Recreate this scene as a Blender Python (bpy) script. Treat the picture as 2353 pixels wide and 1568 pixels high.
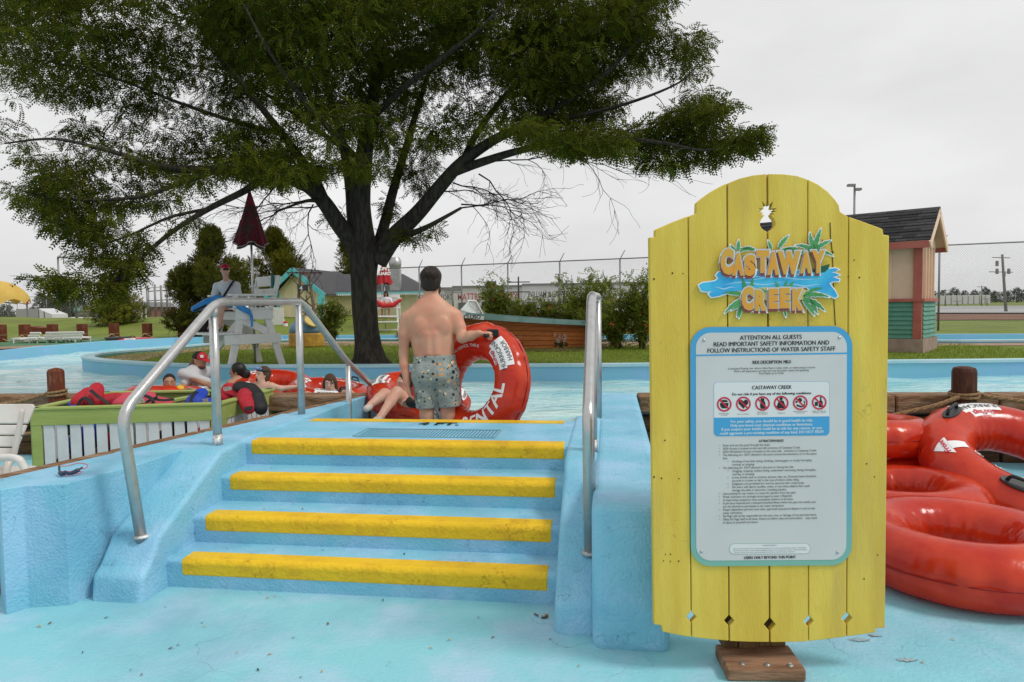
import bpy, bmesh, math, random
import numpy as np
from mathutils import Vector, Matrix

for o in list(bpy.data.objects):
    bpy.data.objects.remove(o)
scene = bpy.context.scene
COL = scene.collection
R = math.radians

# ------------------------------------------------------------------ camera
FPX = 1569.0                      # focal length in picture units (picture 2353 x 1568)
PITCH, ROLL = R(2.88), 0.014
CAM = Vector((0, 0, 1.70))
_d = Vector((0, math.cos(PITCH), -math.sin(PITCH)))
_r0 = Vector((1, 0, 0)); _u0 = Vector((0, math.sin(PITCH), math.cos(PITCH)))
_r = _r0 * math.cos(ROLL) - _u0 * math.sin(ROLL)
_u = _r0 * math.sin(ROLL) + _u0 * math.cos(ROLL)
cd = bpy.data.cameras.new('camera')
cd.sensor_width = 36; cd.lens = 36 * FPX / 2353.0
cd.clip_start = 0.05; cd.clip_end = 3000
cam = bpy.data.objects.new('camera', cd); COL.objects.link(cam)
m = Matrix(((_r.x, _u.x, -_d.x, CAM.x), (_r.y, _u.y, -_d.y, CAM.y), (_r.z, _u.z, -_d.z, CAM.z), (0, 0, 0, 1)))
cam.matrix_world = m
scene.camera = cam

def at(x, y, D):
    """world point that lies D metres deep in the direction (x, y)"""
    return CAM + (_d + _r * ((x - 1176.5) / FPX) + _u * ((784 - y) / FPX)) * D
def on(x, y, z):
    """world point where that direction meets the level z"""
    v = _d + _r * ((x - 1176.5) / FPX) + _u * ((784 - y) / FPX)
    return CAM + v * ((z - CAM.z) / v.z)

# ------------------------------------------------------------------ sky and sun
SUN_EL, SUN_AZ = R(52), R(112)      # azimuth clockwise from +Y: right and a little behind the camera
world = bpy.data.worlds.new('World'); scene.world = world
world.use_nodes = True
nt = world.node_tree; nt.nodes.clear()
def nn(tree, t, **kw):
    n = tree.nodes.new(t)
    for k, v in kw.items(): setattr(n, k, v)
    return n
wo = nn(nt, 'ShaderNodeOutputWorld'); bg = nn(nt, 'ShaderNodeBackground')
sky = nn(nt, 'ShaderNodeTexSky', sky_type='NISHITA', sun_disc=False)
sky.sun_elevation = SUN_EL; sky.sun_rotation = SUN_AZ; sky.air_density = 1.6; sky.dust_density = 4.0
hs = nn(nt, 'ShaderNodeHueSaturation'); hs.inputs['Saturation'].default_value = 0.06
tc = nn(nt, 'ShaderNodeTexCoord'); mp = nn(nt, 'ShaderNodeMapping'); mp.inputs['Scale'].default_value = (1.2, 1.2, 3.2)
nz = nn(nt, 'ShaderNodeTexNoise'); nz.inputs['Scale'].default_value = 1.6; nz.inputs['Detail'].default_value = 6; nz.inputs['Roughness'].default_value = 0.55
cr = nn(nt, 'ShaderNodeValToRGB')
cr.color_ramp.elements[0].position = 0.28; cr.color_ramp.elements[0].color = (6.5, 6.5, 6.55, 1)
cr.color_ramp.elements[1].position = 0.72; cr.color_ramp.elements[1].color = (8.5, 8.5, 8.55, 1)
mx = nn(nt, 'ShaderNodeMix', data_type='RGBA'); mx.inputs['Factor'].default_value = 0.9
nt.links.new(sky.outputs[0], hs.inputs['Color'])
nt.links.new(tc.outputs['Generated'], mp.inputs[0]); nt.links.new(mp.outputs[0], nz.inputs['Vector'])
nt.links.new(nz.outputs[0], cr.inputs[0])
nt.links.new(hs.outputs[0], mx.inputs[6]); nt.links.new(cr.outputs[0], mx.inputs[7])
nt.links.new(mx.outputs[2], bg.inputs['Color']); nt.links.new(bg.outputs[0], wo.inputs[0])
bg.inputs['Strength'].default_value = 0.1
sd = bpy.data.lights.new('sun', 'SUN'); sd.energy = 1.5; sd.angle = R(14); sd.color = (1.0, 0.965, 0.91)
sun = bpy.data.objects.new('sun', sd); COL.objects.link(sun)
sv = Vector((math.sin(SUN_AZ) * math.cos(SUN_EL), math.cos(SUN_AZ) * math.cos(SUN_EL), math.sin(SUN_EL)))
sun.rotation_euler = sv.to_track_quat('Z', 'Y').to_euler(); sun.location = sv * 60
vs = scene.view_settings
vs.view_transform = 'Standard'; vs.look = 'None'; vs.gamma = 1.0; vs.exposure = 0.16; vs.use_curve_mapping = False
scene.cycles.use_denoising = True
scene.cycles.max_bounces = 8; scene.cycles.diffuse_bounces = 3; scene.cycles.transparent_max_bounces = 12

# ------------------------------------------------------------------ materials
MATS = {}
def srgb(r, g, b):
    f = lambda c: (c / 255 / 12.92) if c / 255 <= 0.04045 else ((c / 255 + 0.055) / 1.055) ** 2.4
    return (f(r), f(g), f(b))
def pm(name, c, rough=0.6, c2=None, vscale=6, lo=0.4, hi=0.62, stretch=(1, 1, 1), bump=0.0, bscale=60, bstretch=None,
       metal=0.0, spec=0.4, coat=0.0, transl=0.0, attr=False, crack=None, c3=None, c3scale=1.5, c3lo=.62, c3hi=.72,
       transm=0.0, ior=1.45, detail=5, wave=None):
    if name in MATS: return MATS[name]
    mt = bpy.data.materials.new(name); mt.use_nodes = True
    t = mt.node_tree; t.nodes.clear(); L = t.links.new
    out = nn(t, 'ShaderNodeOutputMaterial'); b = nn(t, 'ShaderNodeBsdfPrincipled')
    b.inputs['Roughness'].default_value = rough; b.inputs['Metallic'].default_value = metal
    b.inputs['Specular IOR Level'].default_value = spec; b.inputs['IOR'].default_value = ior
    b.inputs['Coat Weight'].default_value = coat; b.inputs['Coat Roughness'].default_value = 0.12
    b.inputs['Transmission Weight'].default_value = transm
    tcn = nn(t, 'ShaderNodeTexCoord'); mpn = nn(t, 'ShaderNodeMapping'); mpn.inputs['Scale'].default_value = stretch
    L(tcn.outputs['Object'], mpn.inputs[0])
    col = nn(t, 'ShaderNodeRGB'); col.outputs[0].default_value = (*c, 1); cs = col.outputs[0]
    def mixin(cs, c2, fac):
        mxn = nn(t, 'ShaderNodeMix', data_type='RGBA'); L(fac, mxn.inputs['Factor']); L(cs, mxn.inputs[6])
        mxn.inputs[7].default_value = (*c2, 1); return mxn.outputs[2]
    def ramp(src, lo, hi):
        r_ = nn(t, 'ShaderNodeMapRange'); r_.inputs['From Min'].default_value = lo; r_.inputs['From Max'].default_value = hi
        L(src, r_.inputs['Value']); return r_.outputs[0]
    def noise(sc, det, vec, rg=.55):
        n_ = nn(t, 'ShaderNodeTexNoise'); n_.inputs['Scale'].default_value = sc; n_.inputs['Detail'].default_value = det
        n_.inputs['Roughness'].default_value = rg; L(vec, n_.inputs['Vector']); return n_.outputs[0]
    if c2 is not None: cs = mixin(cs, c2, ramp(noise(vscale, detail, mpn.outputs[0]), lo, hi))
    if c3 is not None: cs = mixin(cs, c3, ramp(noise(c3scale, 6, mpn.outputs[0], .65), c3lo, c3hi))
    hgt = None
    if bump:
        v_ = mpn.outputs[0]
        if bstretch:
            mp2 = nn(t, 'ShaderNodeMapping'); mp2.inputs['Scale'].default_value = bstretch
            L(tcn.outputs['Object'], mp2.inputs[0]); v_ = mp2.outputs[0]
        hgt = noise(bscale, 4, v_)
    if wave:
        w_ = nn(t, 'ShaderNodeTexWave', wave_type='BANDS', bands_direction=wave[0]); w_.inputs['Scale'].default_value = wave[1]
        w_.inputs['Distortion'].default_value = wave[2]; w_.inputs['Detail'].default_value = 3
        L(tcn.outputs['Object'], w_.inputs['Vector'])
        cs = mixin(cs, wave[3], ramp(w_.outputs['Fac'], .55, 1.0))
    if crack:
        vo = nn(t, 'ShaderNodeTexVoronoi', feature='DISTANCE_TO_EDGE'); vo.inputs['Scale'].default_value = crack[0]
        nd = nn(t, 'ShaderNodeTexNoise'); nd.inputs['Scale'].default_value = crack[0] * 2.2; nd.inputs['Detail'].default_value = 5
        L(tcn.outputs['Object'], nd.inputs['Vector'])
        va = nn(t, 'ShaderNodeVectorMath', operation='MULTIPLY_ADD'); va.inputs[1].default_value = (.55, .55, .55)
        L(nd.outputs['Color'], va.inputs[0]); L(tcn.outputs['Object'], va.inputs[2]); L(va.outputs[0], vo.inputs['Vector'])
        line = ramp(vo.outputs['Distance'], crack[1], 0.0)
        msk = ramp(noise(crack[0] * .8, 3, tcn.outputs['Object']), .52, .60)
        mu = nn(t, 'ShaderNodeMath', operation='MULTIPLY'); L(line, mu.inputs[0]); L(msk, mu.inputs[1])
        cs = mixin(cs, crack[2], mu.outputs[0])
        if hgt is not None:
            sb = nn(t, 'ShaderNodeMath', operation='SUBTRACT'); L(hgt, sb.inputs[0]); L(mu.outputs[0], sb.inputs[1]); hgt = sb.outputs[0]
    if attr:
        an = nn(t, 'ShaderNodeAttribute', attribute_name='tint')
        mm = nn(t, 'ShaderNodeMix', data_type='RGBA', blend_type='MULTIPLY'); mm.inputs['Factor'].default_value = 1
        L(cs, mm.inputs[6]); L(an.outputs['Color'], mm.inputs[7]); cs = mm.outputs[2]
    L(cs, b.inputs['Base Color'])
    if hgt is not None:
        bn = nn(t, 'ShaderNodeBump'); bn.inputs['Strength'].default_value = bump; bn.inputs['Distance'].default_value = 0.02
        L(hgt, bn.inputs['Height']); L(bn.outputs[0], b.inputs['Normal'])
    sh = b.outputs[0]
    if transl:
        tr = nn(t, 'ShaderNodeBsdfTranslucent'); L(cs, tr.inputs['Color'])
        ms = nn(t, 'ShaderNodeMixShader'); ms.inputs[0].default_value = transl; L(sh, ms.inputs[1]); L(tr.outputs[0], ms.inputs[2]); sh = ms.outputs[0]
    L(sh, out.inputs[0]); MATS[name] = mt
    return mt

DECK = pm('blue_painted_concrete', (.235, .565, .635), .62, (.36, .57, .70), 2.2, .45, .66, bump=.35, bscale=45, c3=(.19, .42, .52), c3scale=.7, c3lo=.47, c3hi=.70, crack=(1.1, .0032, (.12, .28, .34)))
STEPB = pm('blue_step_paint', (.20, .51, .66), .55, (.31, .56, .76), 3.0, .42, .66, bump=.5, bscale=60, c3=(.15, .40, .58), c3scale=1.7, c3lo=.5, c3hi=.75, crack=(3.2, .006, (.09, .22, .30)))
WALLB = pm('blue_pool_paint', (.20, .50, .64), .5, (.24, .48, .72), 1.2, .4, .65, bump=.2, bscale=20)
CAPB = pm('pale_blue_coping', (.36, .60, .66), .55, (.45, .62, .70), 2.0, bump=.2)
YEL = pm('yellow_step_paint', (.80, .50, .012), .5, (.70, .40, .01), 7, .45, .7, bump=.55, bscale=34, crack=(4.5, .010, (.22, .12, .01)))
SIGNY = pm('yellow_sign_paint', (.65, .445, .055), .55, (.74, .545, .085), 3.2, .40, .66, stretch=(2.4, 1, .35), bump=.18, bscale=30, bstretch=(6, 6, .7), c3=(.50, .345, .09), c3scale=1.1, c3lo=.50, c3hi=.72, crack=(2.6, .004, (.30, .19, .05)))
STEEL = pm('galvanised_pipe', (.52, .52, .51), .28, (.45, .44, .43), 14, .45, .7, metal=.75, bump=.06, bscale=50)
STEELR = pm('worn_pipe_foot', (.42, .42, .42), .5, (.75, .75, .74), 30, .5, .6, metal=.5, bump=.3)
TIMB = pm('weathered_timber', (.11, .055, .022), .85, (.055, .028, .014), 5, .4, .6, stretch=(.6, 3, 6), bump=.7, bscale=18, c3=(.22, .13, .07), c3scale=2, c3lo=.55, c3hi=.8)
TIMBL = pm('worn_timber_top', (.27, .15, .075), .85, (.14, .07, .03), 7, .4, .6, stretch=(.8, 3, 3), bump=.8, bscale=24, c3=(.38, .28, .20), c3scale=3, c3lo=.5, c3hi=.75)
POSTW = pm('red_brown_post', (.135, .030, .012), .75, (.30, .15, .08), 9, .55, .72, stretch=(3, 3, .5), bump=.6, bscale=22, bstretch=(3, 3, .4))
POSTD = pm('dark_brown_post', (.060, .018, .007), .7, (.12, .045, .018), 9, .5, .7, stretch=(3, 3, .5), bump=.6, bscale=22, bstretch=(3, 3, .4))
ROPE = pm('hemp_rope', (.34, .21, .10), .9, (.20, .12, .055), 60, bump=.8, bscale=90)
WHITEW = pm('white_painted_wood', (.78, .78, .765), .55, (.66, .66, .65), 5, .55, .7, bump=.25, bscale=30, c3=(.22, .20, .17), c3scale=9, c3lo=.72, c3hi=.76)
SLATW = pm('grey_white_slat', (.66, .66, .66), .55, (.58, .58, .58), 4, bump=.1)
LIME = pm('lime_green_paint', (.34, .41, .12), .55, (.29, .36, .09), 3, bump=.2, bscale=30, stretch=(.5, 3, 3))
GRASSG = pm('lawn', (.15, .205, .022), .9, (.115, .16, .016), 3.5, .4, .6, bump=1.0, bscale=60, c3=(.19, .14, .05), c3scale=.5, c3lo=.6, c3hi=.78)
BLADE = pm('grass_blade', (.24, .32, .030), .7, transl=.3, attr=True)
FARG = pm('far_grass', (.155, .20, .024), .9, (.115, .15, .018), .6, .4, .6, bump=.6, bscale=8, c3=(.16, .13, .04), c3scale=.25, c3lo=.55, c3hi=.75)
TAN = pm('tan_concrete', (.36, .24, .165), .85, (.28, .185, .125), 3, bump=.4, bscale=30)
MULCH = pm('mulch', (.085, .035, .018), .95, (.04, .018, .010), 25, bump=1.0, bscale=70)
BARK = pm('bark', (.050, .040, .030), .9, (.022, .018, .014), 7, .42, .58, stretch=(3, 3, .55), bump=1.0, bscale=9, bstretch=(3.5, 3.5, .6), c3=(.050, .058, .014), c3scale=1.3, c3lo=.55, c3hi=.75)
TWIG = pm('twig_bark', (.035, .028, .022), .9)
LEAF = pm('honey_locust_leaf', (.078, .092, .010), .75, spec=.12, transl=.28, attr=True)
LEAFB = pm('shrub_leaf', (.15, .185, .026), .65, spec=.2, transl=.28, attr=True)
CONIF = pm('juniper_leaf', (.070, .082, .012), .8, spec=.1, transl=.15, attr=True)
VINYL = pm('red_vinyl', (.80, .075, .022), .22, (.64, .034, .012), 4, spec=.5, coat=.3, transl=.36, bump=.45, bscale=6)
VINYLD = pm('red_vinyl_seam', (.36, .012, .008), .3, transl=.2)
WHITE = pm('white_print', (.78, .77, .76), .5)
BLACKP = pm('black_plastic', (.012, .012, .013), .4)
DGREY = pm('dark_grey_print', (.09, .085, .09), .6)
REDP = pm('red_print', (.55, .02, .05), .5)
CHROMEW = pm('white_plastic', (.66, .64, .60), .35, (.60, .52, .46), 2.5, spec=.5)

# ------------------------------------------------------------------ mesh helpers
def mesh_np(name, v, f, smooth=False):
    me = bpy.data.meshes.new(name)
    v = np.asarray(v, dtype=np.float32)
    if isinstance(f, np.ndarray):
        n, k = f.shape
        me.vertices.add(len(v)); me.vertices.foreach_set('co', v.ravel())
        me.loops.add(n * k); me.loops.foreach_set('vertex_index', f.astype(np.int32).ravel())
        me.polygons.add(n); me.polygons.foreach_set('loop_start', np.arange(0, n * k, k, dtype=np.int32))
        me.update(calc_edges=True)
    else:
        me.from_pydata([tuple(map(float, p)) for p in v], [], [tuple(q) for q in f]); me.update()
    if smooth: me.polygons.foreach_set('use_smooth', np.ones(len(me.polygons), dtype=bool))
    return me
def wloc(o):
    p = Vector((0, 0, 0))
    while o is not None:
        p = p + o.location; o = o.parent
    return p
def props(o, label=None, cat=None, group=None, kind=None):
    for k, v in (('label', label), ('category', cat), ('group', group), ('kind', kind)):
        if v: o[k] = v
    return o
def add(name, me, mat, parent=None, **kw):
    o = bpy.data.objects.new(name, me)
    if mat is not None and not me.materials: me.materials.append(mat)
    COL.objects.link(o); o.parent = parent
    return props(o, **kw)
def emp(name, loc, label, cat, group=None):
    o = bpy.data.objects.new(name, None); COL.objects.link(o); o.location = loc; o.empty_display_size = .1
    return props(o, label, cat, group)
class MB:
    def __init__(s): s.v = []; s.f = []
    def raw(s, v, f):
        n = len(s.v); s.v += [Vector(p) for p in v]; s.f += [tuple(i + n for i in q) for q in f]; return s
    def box(s, lo, hi, M=None):
        x0, y0, z0 = lo; x1, y1, z1 = hi
        v = [Vector(p) for p in ((x0,y0,z0),(x1,y0,z0),(x1,y1,z0),(x0,y1,z0),(x0,y0,z1),(x1,y0,z1),(x1,y1,z1),(x0,y1,z1))]
        if M is not None: v = [M @ p for p in v]
        return s.raw(v, [(3,2,1,0),(4,5,6,7),(0,1,5,4),(1,2,6,5),(2,3,7,6),(3,0,4,7)])
    def beam(s, a, b, w, h, up=(0, 0, 1)):
        a = Vector(a); b = Vector(b); d = (b - a).normalized(); up = Vector(up)
        sx = d.cross(up)
        if sx.length < 1e-4: sx = d.cross(Vector((0, 1, 0)))
        sx.normalize(); uz = sx.cross(d).normalized()
        v = []
        for p in (a, b):
            for i, j in ((-1, -1), (1, -1), (1, 1), (-1, 1)): v.append(p + sx * (i * w / 2) + uz * (j * h / 2))
        return s.raw(v, [(3,2,1,0),(4,5,6,7),(0,1,5,4),(1,2,6,5),(2,3,7,6),(3,0,4,7)])
    def tube(s, pts, rad, n=10, cap=True, up=None):
        pts = [Vector(p) for p in pts]
        if not hasattr(rad, '__len__'): rad = [rad] * len(pts)
        if len(rad) != len(pts): rad = list(np.interp(np.linspace(0, 1, len(pts)), np.linspace(0, 1, len(rad)), rad))
        v = []; ref = None
        for i, p in enumerate(pts):
            t = (pts[min(i + 1, len(pts) - 1)] - pts[max(i - 1, 0)]).normalized()
            if ref is None:
                ref = t.cross(Vector((0, 0, 1)) if abs(t.z) < .9 else Vector((1, 0, 0))).normalized()
            ref = (ref - t * ref.dot(t)).normalized(); w = t.cross(ref)
            for k in range(n):
                a = 2 * math.pi * k / n
                v.append(p + (ref * math.cos(a) + w * math.sin(a)) * rad[i])
        f = []
        for i in range(len(pts) - 1):
            for k in range(n):
                f.append((i*n+k, i*n+(k+1)%n, (i+1)*n+(k+1)%n, (i+1)*n+k))
        if cap:
            f.append(tuple(range(n-1, -1, -1))); f.append(tuple((len(pts)-1)*n+k for k in range(n)))
        return s.raw(v, f)
    def lathe(s, prof, n=20, c=(0, 0, 0), M=None):
        c = Vector(c); v = []; f = []
        for r_, z in prof:
            for k in range(n):
                a = 2 * math.pi * k / n; p = Vector((r_ * math.cos(a), r_ * math.sin(a), z))
                if M is not None: p = M @ p
                v.append(p + c)
        for i in range(len(prof) - 1):
            for k in range(n): f.append((i*n+k, i*n+(k+1)%n, (i+1)*n+(k+1)%n, (i+1)*n+k))
        f.append(tuple(range(n-1, -1, -1))); f.append(tuple((len(prof)-1)*n+k for k in range(n)))
        return s.raw(v, f)
    def prism(s, poly, o, ax, ay, th):
        """polygon in the plane o + x*ax + y*ay, thickness th along ax x ay"""
        o = Vector(o); ax = Vector(ax); ay = Vector(ay); nz_ = ax.cross(ay).normalized(); n = len(poly)
        area = sum(poly[i][0]*poly[(i+1)%n][1]-poly[(i+1)%n][0]*poly[i][1] for i in range(n))
        if area < 0: poly = poly[::-1]
        v = [o + ax*p[0] + ay*p[1] for p in poly] + [o + ax*p[0] + ay*p[1] + nz_*th for p in poly]
        f = [tuple(range(n-1, -1, -1)), tuple(range(n, 2*n))] + [(i, (i+1)%n, n+(i+1)%n, n+i) for i in range(n)]
        return s.raw(v, f)
    def sheet(s, poly, z):
        n = len(poly); area = sum(poly[i][0]*poly[(i+1)%n][1]-poly[(i+1)%n][0]*poly[i][1] for i in range(n))
        if area < 0: poly = poly[::-1]
        return s.raw([(p[0], p[1], z) for p in poly], [tuple(range(n))])
    def build(s, name, mat, parent=None, smooth=False, bevel=0, seg=2, fix=False, sub=0, local=False, **kw):
        off = Vector((0, 0, 0)) if (parent is None or local) else wloc(parent)
        me = bpy.data.meshes.new(name)
        me.from_pydata([tuple(p - off) for p in s.v], [], s.f); me.update()
        if fix:
            bm = bmesh.new(); bm.from_mesh(me); bmesh.ops.recalc_face_normals(bm, faces=bm.faces); bm.to_mesh(me); bm.free()
        if smooth:
            for p in me.polygons: p.use_smooth = True
        o = add(name, me, mat, parent, **kw)
        if bevel:
            b = o.modifiers.new('bevel', 'BEVEL'); b.width = bevel; b.segments = seg; b.limit_method = 'ANGLE'; b.angle_limit = R(40)
            b.harden_normals = False
        if sub:
            b = o.modifiers.new('subdivision', 'SUBSURF'); b.levels = sub; b.render_levels = sub
        return o
def smooth_path(pts, n=8):
    """Catmull-Rom"""
    P = [Vector(p) for p in pts]; out = []
    for i in range(len(P) - 1):
        a = P[max(i-1, 0)]; b = P[i]; c = P[i+1]; d = P[min(i+2, len(P)-1)]
        for k in range(n):
            t = k / n
            out.append(.5 * ((2*b) + (c-a)*t + (2*a-5*b+4*c-d)*t*t + (3*b-a-3*c+d)*t**3))
    out.append(P[-1]); return out
def copy_tree(o, parent=None):
    c = o.copy(); COL.objects.link(c); c.parent = parent
    for ch in list(o.children): copy_tree(ch, c)
    return c
_txtcache = {}
def text_geo(s, size=1.0, align='CENTER', offset=0.0, res=3):
    """flat lettering as vertices and faces, baseline on y = 0"""
    key = (s, size, align, offset, res)
    if key in _txtcache: return _txtcache[key]
    cu = bpy.data.curves.new('t', 'FONT'); cu.body = s; cu.size = size; cu.align_x = align; cu.offset = offset
    cu.resolution_u = res; cu.fill_mode = 'FRONT'
    ob = bpy.data.objects.new('t', cu); COL.objects.link(ob)
    dg = bpy.context.evaluated_depsgraph_get(); dg.update()
    me = bpy.data.meshes.new_from_object(ob.evaluated_get(dg))
    v = [tuple(p.co) for p in me.vertices]; f = [tuple(p.vertices) for p in me.polygons]
    bpy.data.objects.remove(ob); bpy.data.curves.remove(cu); bpy.data.meshes.remove(me)
    _txtcache[key] = (v, f); return v, f
def fit_text(s, x0, y0, x1, y1, offset=0.0):
    v, f = text_geo(s, 1.0, 'LEFT', offset)
    xs = [p[0] for p in v]; ys = [p[1] for p in v]
    ax, bx, ay, by = min(xs), max(xs), min(ys), max(ys)
    return [((p[0]-ax)/(bx-ax)*(x1-x0)+x0, (p[1]-ay)/(by-ay)*(y1-y0)+y0) for p in v], f

# ------------------------------------------------------------------ rounded bodies from blended volumes
def Vn(p): return np.array([p[0], p[1], p[2]], dtype=np.float32)
def cone(a, b, ra, rb, k=.02, n=None, fl=1.0): return ('c', Vn(a), Vn(b), ra, rb, k, None if n is None else Vn(Vector(n).normalized()), fl)
def ell(c, rad, ax=None, k=.02):
    A = np.eye(3, dtype=np.float32) if ax is None else np.array([list(Vector(q).normalized()) for q in ax], dtype=np.float32)
    return ('e', Vn(c), np.array(rad, dtype=np.float32), A, k)
def blend_mesh(prims, h=.012, cuts=(), subs=()):
    lo = np.full(3, 1e9); hi = -lo
    bbs = []
    for p in prims:
        if p[0] == 'c':
            r_ = max(p[3], p[4]); l = np.minimum(p[1], p[2]) - r_; u = np.maximum(p[1], p[2]) + r_; k = p[5]
        else:
            r_ = p[2].max(); l = p[1] - r_; u = p[1] + r_; k = p[4]
        pad = k + 3 * h; bbs.append((l - pad, u + pad)); lo = np.minimum(lo, l); hi = np.maximum(hi, u)
    lo = lo - 4 * h; n = np.ceil((hi + 4 * h - lo) / h).astype(int) + 1
    D = np.full(n, 10.0, dtype=np.float32)
    gx = [lo[i] + np.arange(n[i], dtype=np.float32) * h for i in range(3)]
    def dist(p, X, Y, Z):
        if p[0] == 'c':
            a, b = p[1], p[2]; ba = b - a; L2 = max(float(ba @ ba), 1e-9)
            t = np.clip(((X-a[0])*ba[0] + (Y-a[1])*ba[1] + (Z-a[2])*ba[2]) / L2, 0, 1)
            qx = X-a[0]-t*ba[0]; qy = Y-a[1]-t*ba[1]; qz = Z-a[2]-t*ba[2]; sc = 1.0
            if p[6] is not None:
                nv = p[6]; cc = (qx*nv[0]+qy*nv[1]+qz*nv[2]) * (1/p[7]-1)
                qx = qx+nv[0]*cc; qy = qy+nv[1]*cc; qz = qz+nv[2]*cc; sc = min(1, p[7]) ** .5
            return (np.sqrt(qx*qx+qy*qy+qz*qz) - (p[3] + t*(p[4]-p[3]))) * sc
        c, rad, A = p[1], p[2], p[3]
        x = X-c[0]; y = Y-c[1]; z = Z-c[2]
        u = [(x*A[i,0]+y*A[i,1]+z*A[i,2]) for i in range(3)]
        k0 = np.sqrt(sum((u[i]/rad[i])**2 for i in range(3))); k1 = np.sqrt(sum((u[i]/rad[i]**2)**2 for i in range(3)))
        return k0*(k0-1)/np.maximum(k1, 1e-6)
    for p, (l, u) in zip(prims, bbs):
        i0 = np.maximum(np.floor((l - lo) / h).astype(int), 0); i1 = np.minimum(np.ceil((u - lo) / h).astype(int) + 1, n)
        sl = tuple(slice(a, b) for a, b in zip(i0, i1))
        X, Y, Z = np.meshgrid(gx[0][sl[0]], gx[1][sl[1]], gx[2][sl[2]], indexing='ij', sparse=True)
        d = dist(p, X, Y, Z); k = p[5] if p[0] == 'c' else p[4]
        o = D[sl]; hh = np.clip(.5 + .5*(o-d)/k, 0, 1)
        D[sl] = o*(1-hh) + d*hh - k*hh*(1-hh)
    X, Y, Z = np.meshgrid(*gx, indexing='ij', sparse=True)
    for p in subs: D = np.maximum(D, -dist(p, X, Y, Z))
    for c, nv in cuts:
        nv = Vector(nv).normalized(); D = np.maximum(D, (X-c[0])*nv[0]+(Y-c[1])*nv[1]+(Z-c[2])*nv[2])
    return surf_nets(D, lo, h)
def surf_nets(D, lo, h):
    D = D.astype(np.float32); S = D < 0
    nx, ny, nz_ = D.shape
    acc = np.zeros((nx-1, ny-1, nz_-1, 3), np.float32); cnt = np.zeros((nx-1, ny-1, nz_-1), np.float32)
    cs = [(i, j, k) for i in (0, 1) for j in (0, 1) for k in (0, 1)]
    sl = lambda c: tuple(slice(c[a], D.shape[a]-1+c[a]) for a in range(3))
    for a in cs:
        for ax in range(3):
            if a[ax]: continue
            b = list(a); b[ax] = 1
            da = D[sl(a)]; db = D[sl(b)]; mk = S[sl(a)] != S[sl(b)]
            t = da[mk]/(da[mk]-db[mk]); pos = np.tile(np.array(a, np.float32), (len(t), 1)); pos[:, ax] += t
            acc[mk] += pos; cnt[mk] += 1
    act = cnt > 0; idx = np.full(act.shape, -1, np.int64); idx[act] = np.arange(act.sum())
    ijk = np.argwhere(act).astype(np.float32)
    V = (ijk + acc[act]/cnt[act][:, None]) * h + lo
    F = []
    for ax in range(3):
        o1, o2 = [(1, 2), (2, 0), (0, 1)][ax]
        s1 = [slice(1, -1)]*3; s2 = [slice(1, -1)]*3
        s1[ax] = slice(0, D.shape[ax]-1); s2[ax] = slice(1, D.shape[ax])
        A = S[tuple(s1)]; B = S[tuple(s2)]; q = np.argwhere(A != B)
        if not len(q): continue
        fl = A[tuple(q.T)]
        base = q.copy(); base[:, o1] += 1; base[:, o2] += 1
        def cell(d1, d2):
            c = base.copy(); c[:, o1] += d1; c[:, o2] += d2
            return idx[c[:, 0], c[:, 1], c[:, 2]]
        quad = np.stack([cell(-1, -1), cell(0, -1), cell(0, 0), cell(-1, 0)], 1)
        quad[~fl] = quad[~fl][:, ::-1]; F.append(quad)
    return V, np.concatenate(F)
def soft(name, prims, mat, parent=None, h=.012, cuts=(), subs=(), local=False, jig=0, **kw):
    V, F = blend_mesh(prims, h, cuts, subs)
    if parent is not None and not local: V = V - np.array(wloc(parent), dtype=np.float32)
    return add(name, mesh_np(name, V, F, True), mat, parent, **kw)

# ================================================================== THE SETTING
rnd = random.Random(7)
WZ = 0.44                                   # water level
TOPZ = 0.72                                 # level of platform and river walls
YAW = R(8)
SU = Vector((math.cos(YAW), -math.sin(YAW), 0)); SV = Vector((math.sin(YAW), math.cos(YAW), 0))
SO = Vector((0.245, 3.80, 0)) - SU * 2.42   # left front corner of the lowest riser
def st(s, t, z=0.0): return SO + SU * s + SV * t + Vector((0, 0, z))

# painted deck at the foot of the steps
dk = MB()
n = 40
dk.sheet([(-60, -30), (60, -30), (60, 7.2), (1.9, 8.2), (-60, 8.6)], 0.0).build('pool_deck', DECK, kind='structure')

# ---- entry steps
steps = emp('entry_steps', st(1.21, 0), 'light blue concrete steps with four yellow edges climbing to the pool', 'steps')
TT = [0.0, .29, .63, .97]; FAR = 1.95; RISE = .18
def prism_st(mb, prof, s0, s1):
    """profile in (t, z), swept from s0 to s1"""
    n = len(prof)
    v = [st(s0, t, z) for t, z in prof] + [st(s1, t, z) for t, z in prof]
    f = [tuple(range(n)), tuple(range(2*n-1, n-1, -1))] + [(i, n+i, n+(i+1) % n, (i+1) % n) for i in range(n)]
    mb.raw(v, f)
def wob(o, strength, size=.5):
    """uneven hand-trowelled concrete"""
    t = bpy.data.textures.new('unevenness', 'CLOUDS'); t.noise_scale = size
    d = o.modifiers.new('uneven', 'DISPLACE'); d.texture = t; d.strength = strength; d.mid_level = .5; d.texture_coords = 'LOCAL'
def subdiv(o, cuts):
    bm = bmesh.new(); bm.from_mesh(o.data)
    bmesh.ops.recalc_face_normals(bm, faces=bm.faces)
    bmesh.ops.subdivide_edges(bm, edges=[e for e in bm.edges if e.calc_length() > .12], cuts=cuts, use_grid_fill=True)
    bmesh.ops.triangulate(bm, faces=[f for f in bm.faces if len(f.verts) > 4])
    bm.to_mesh(o.data); bm.free()
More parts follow.
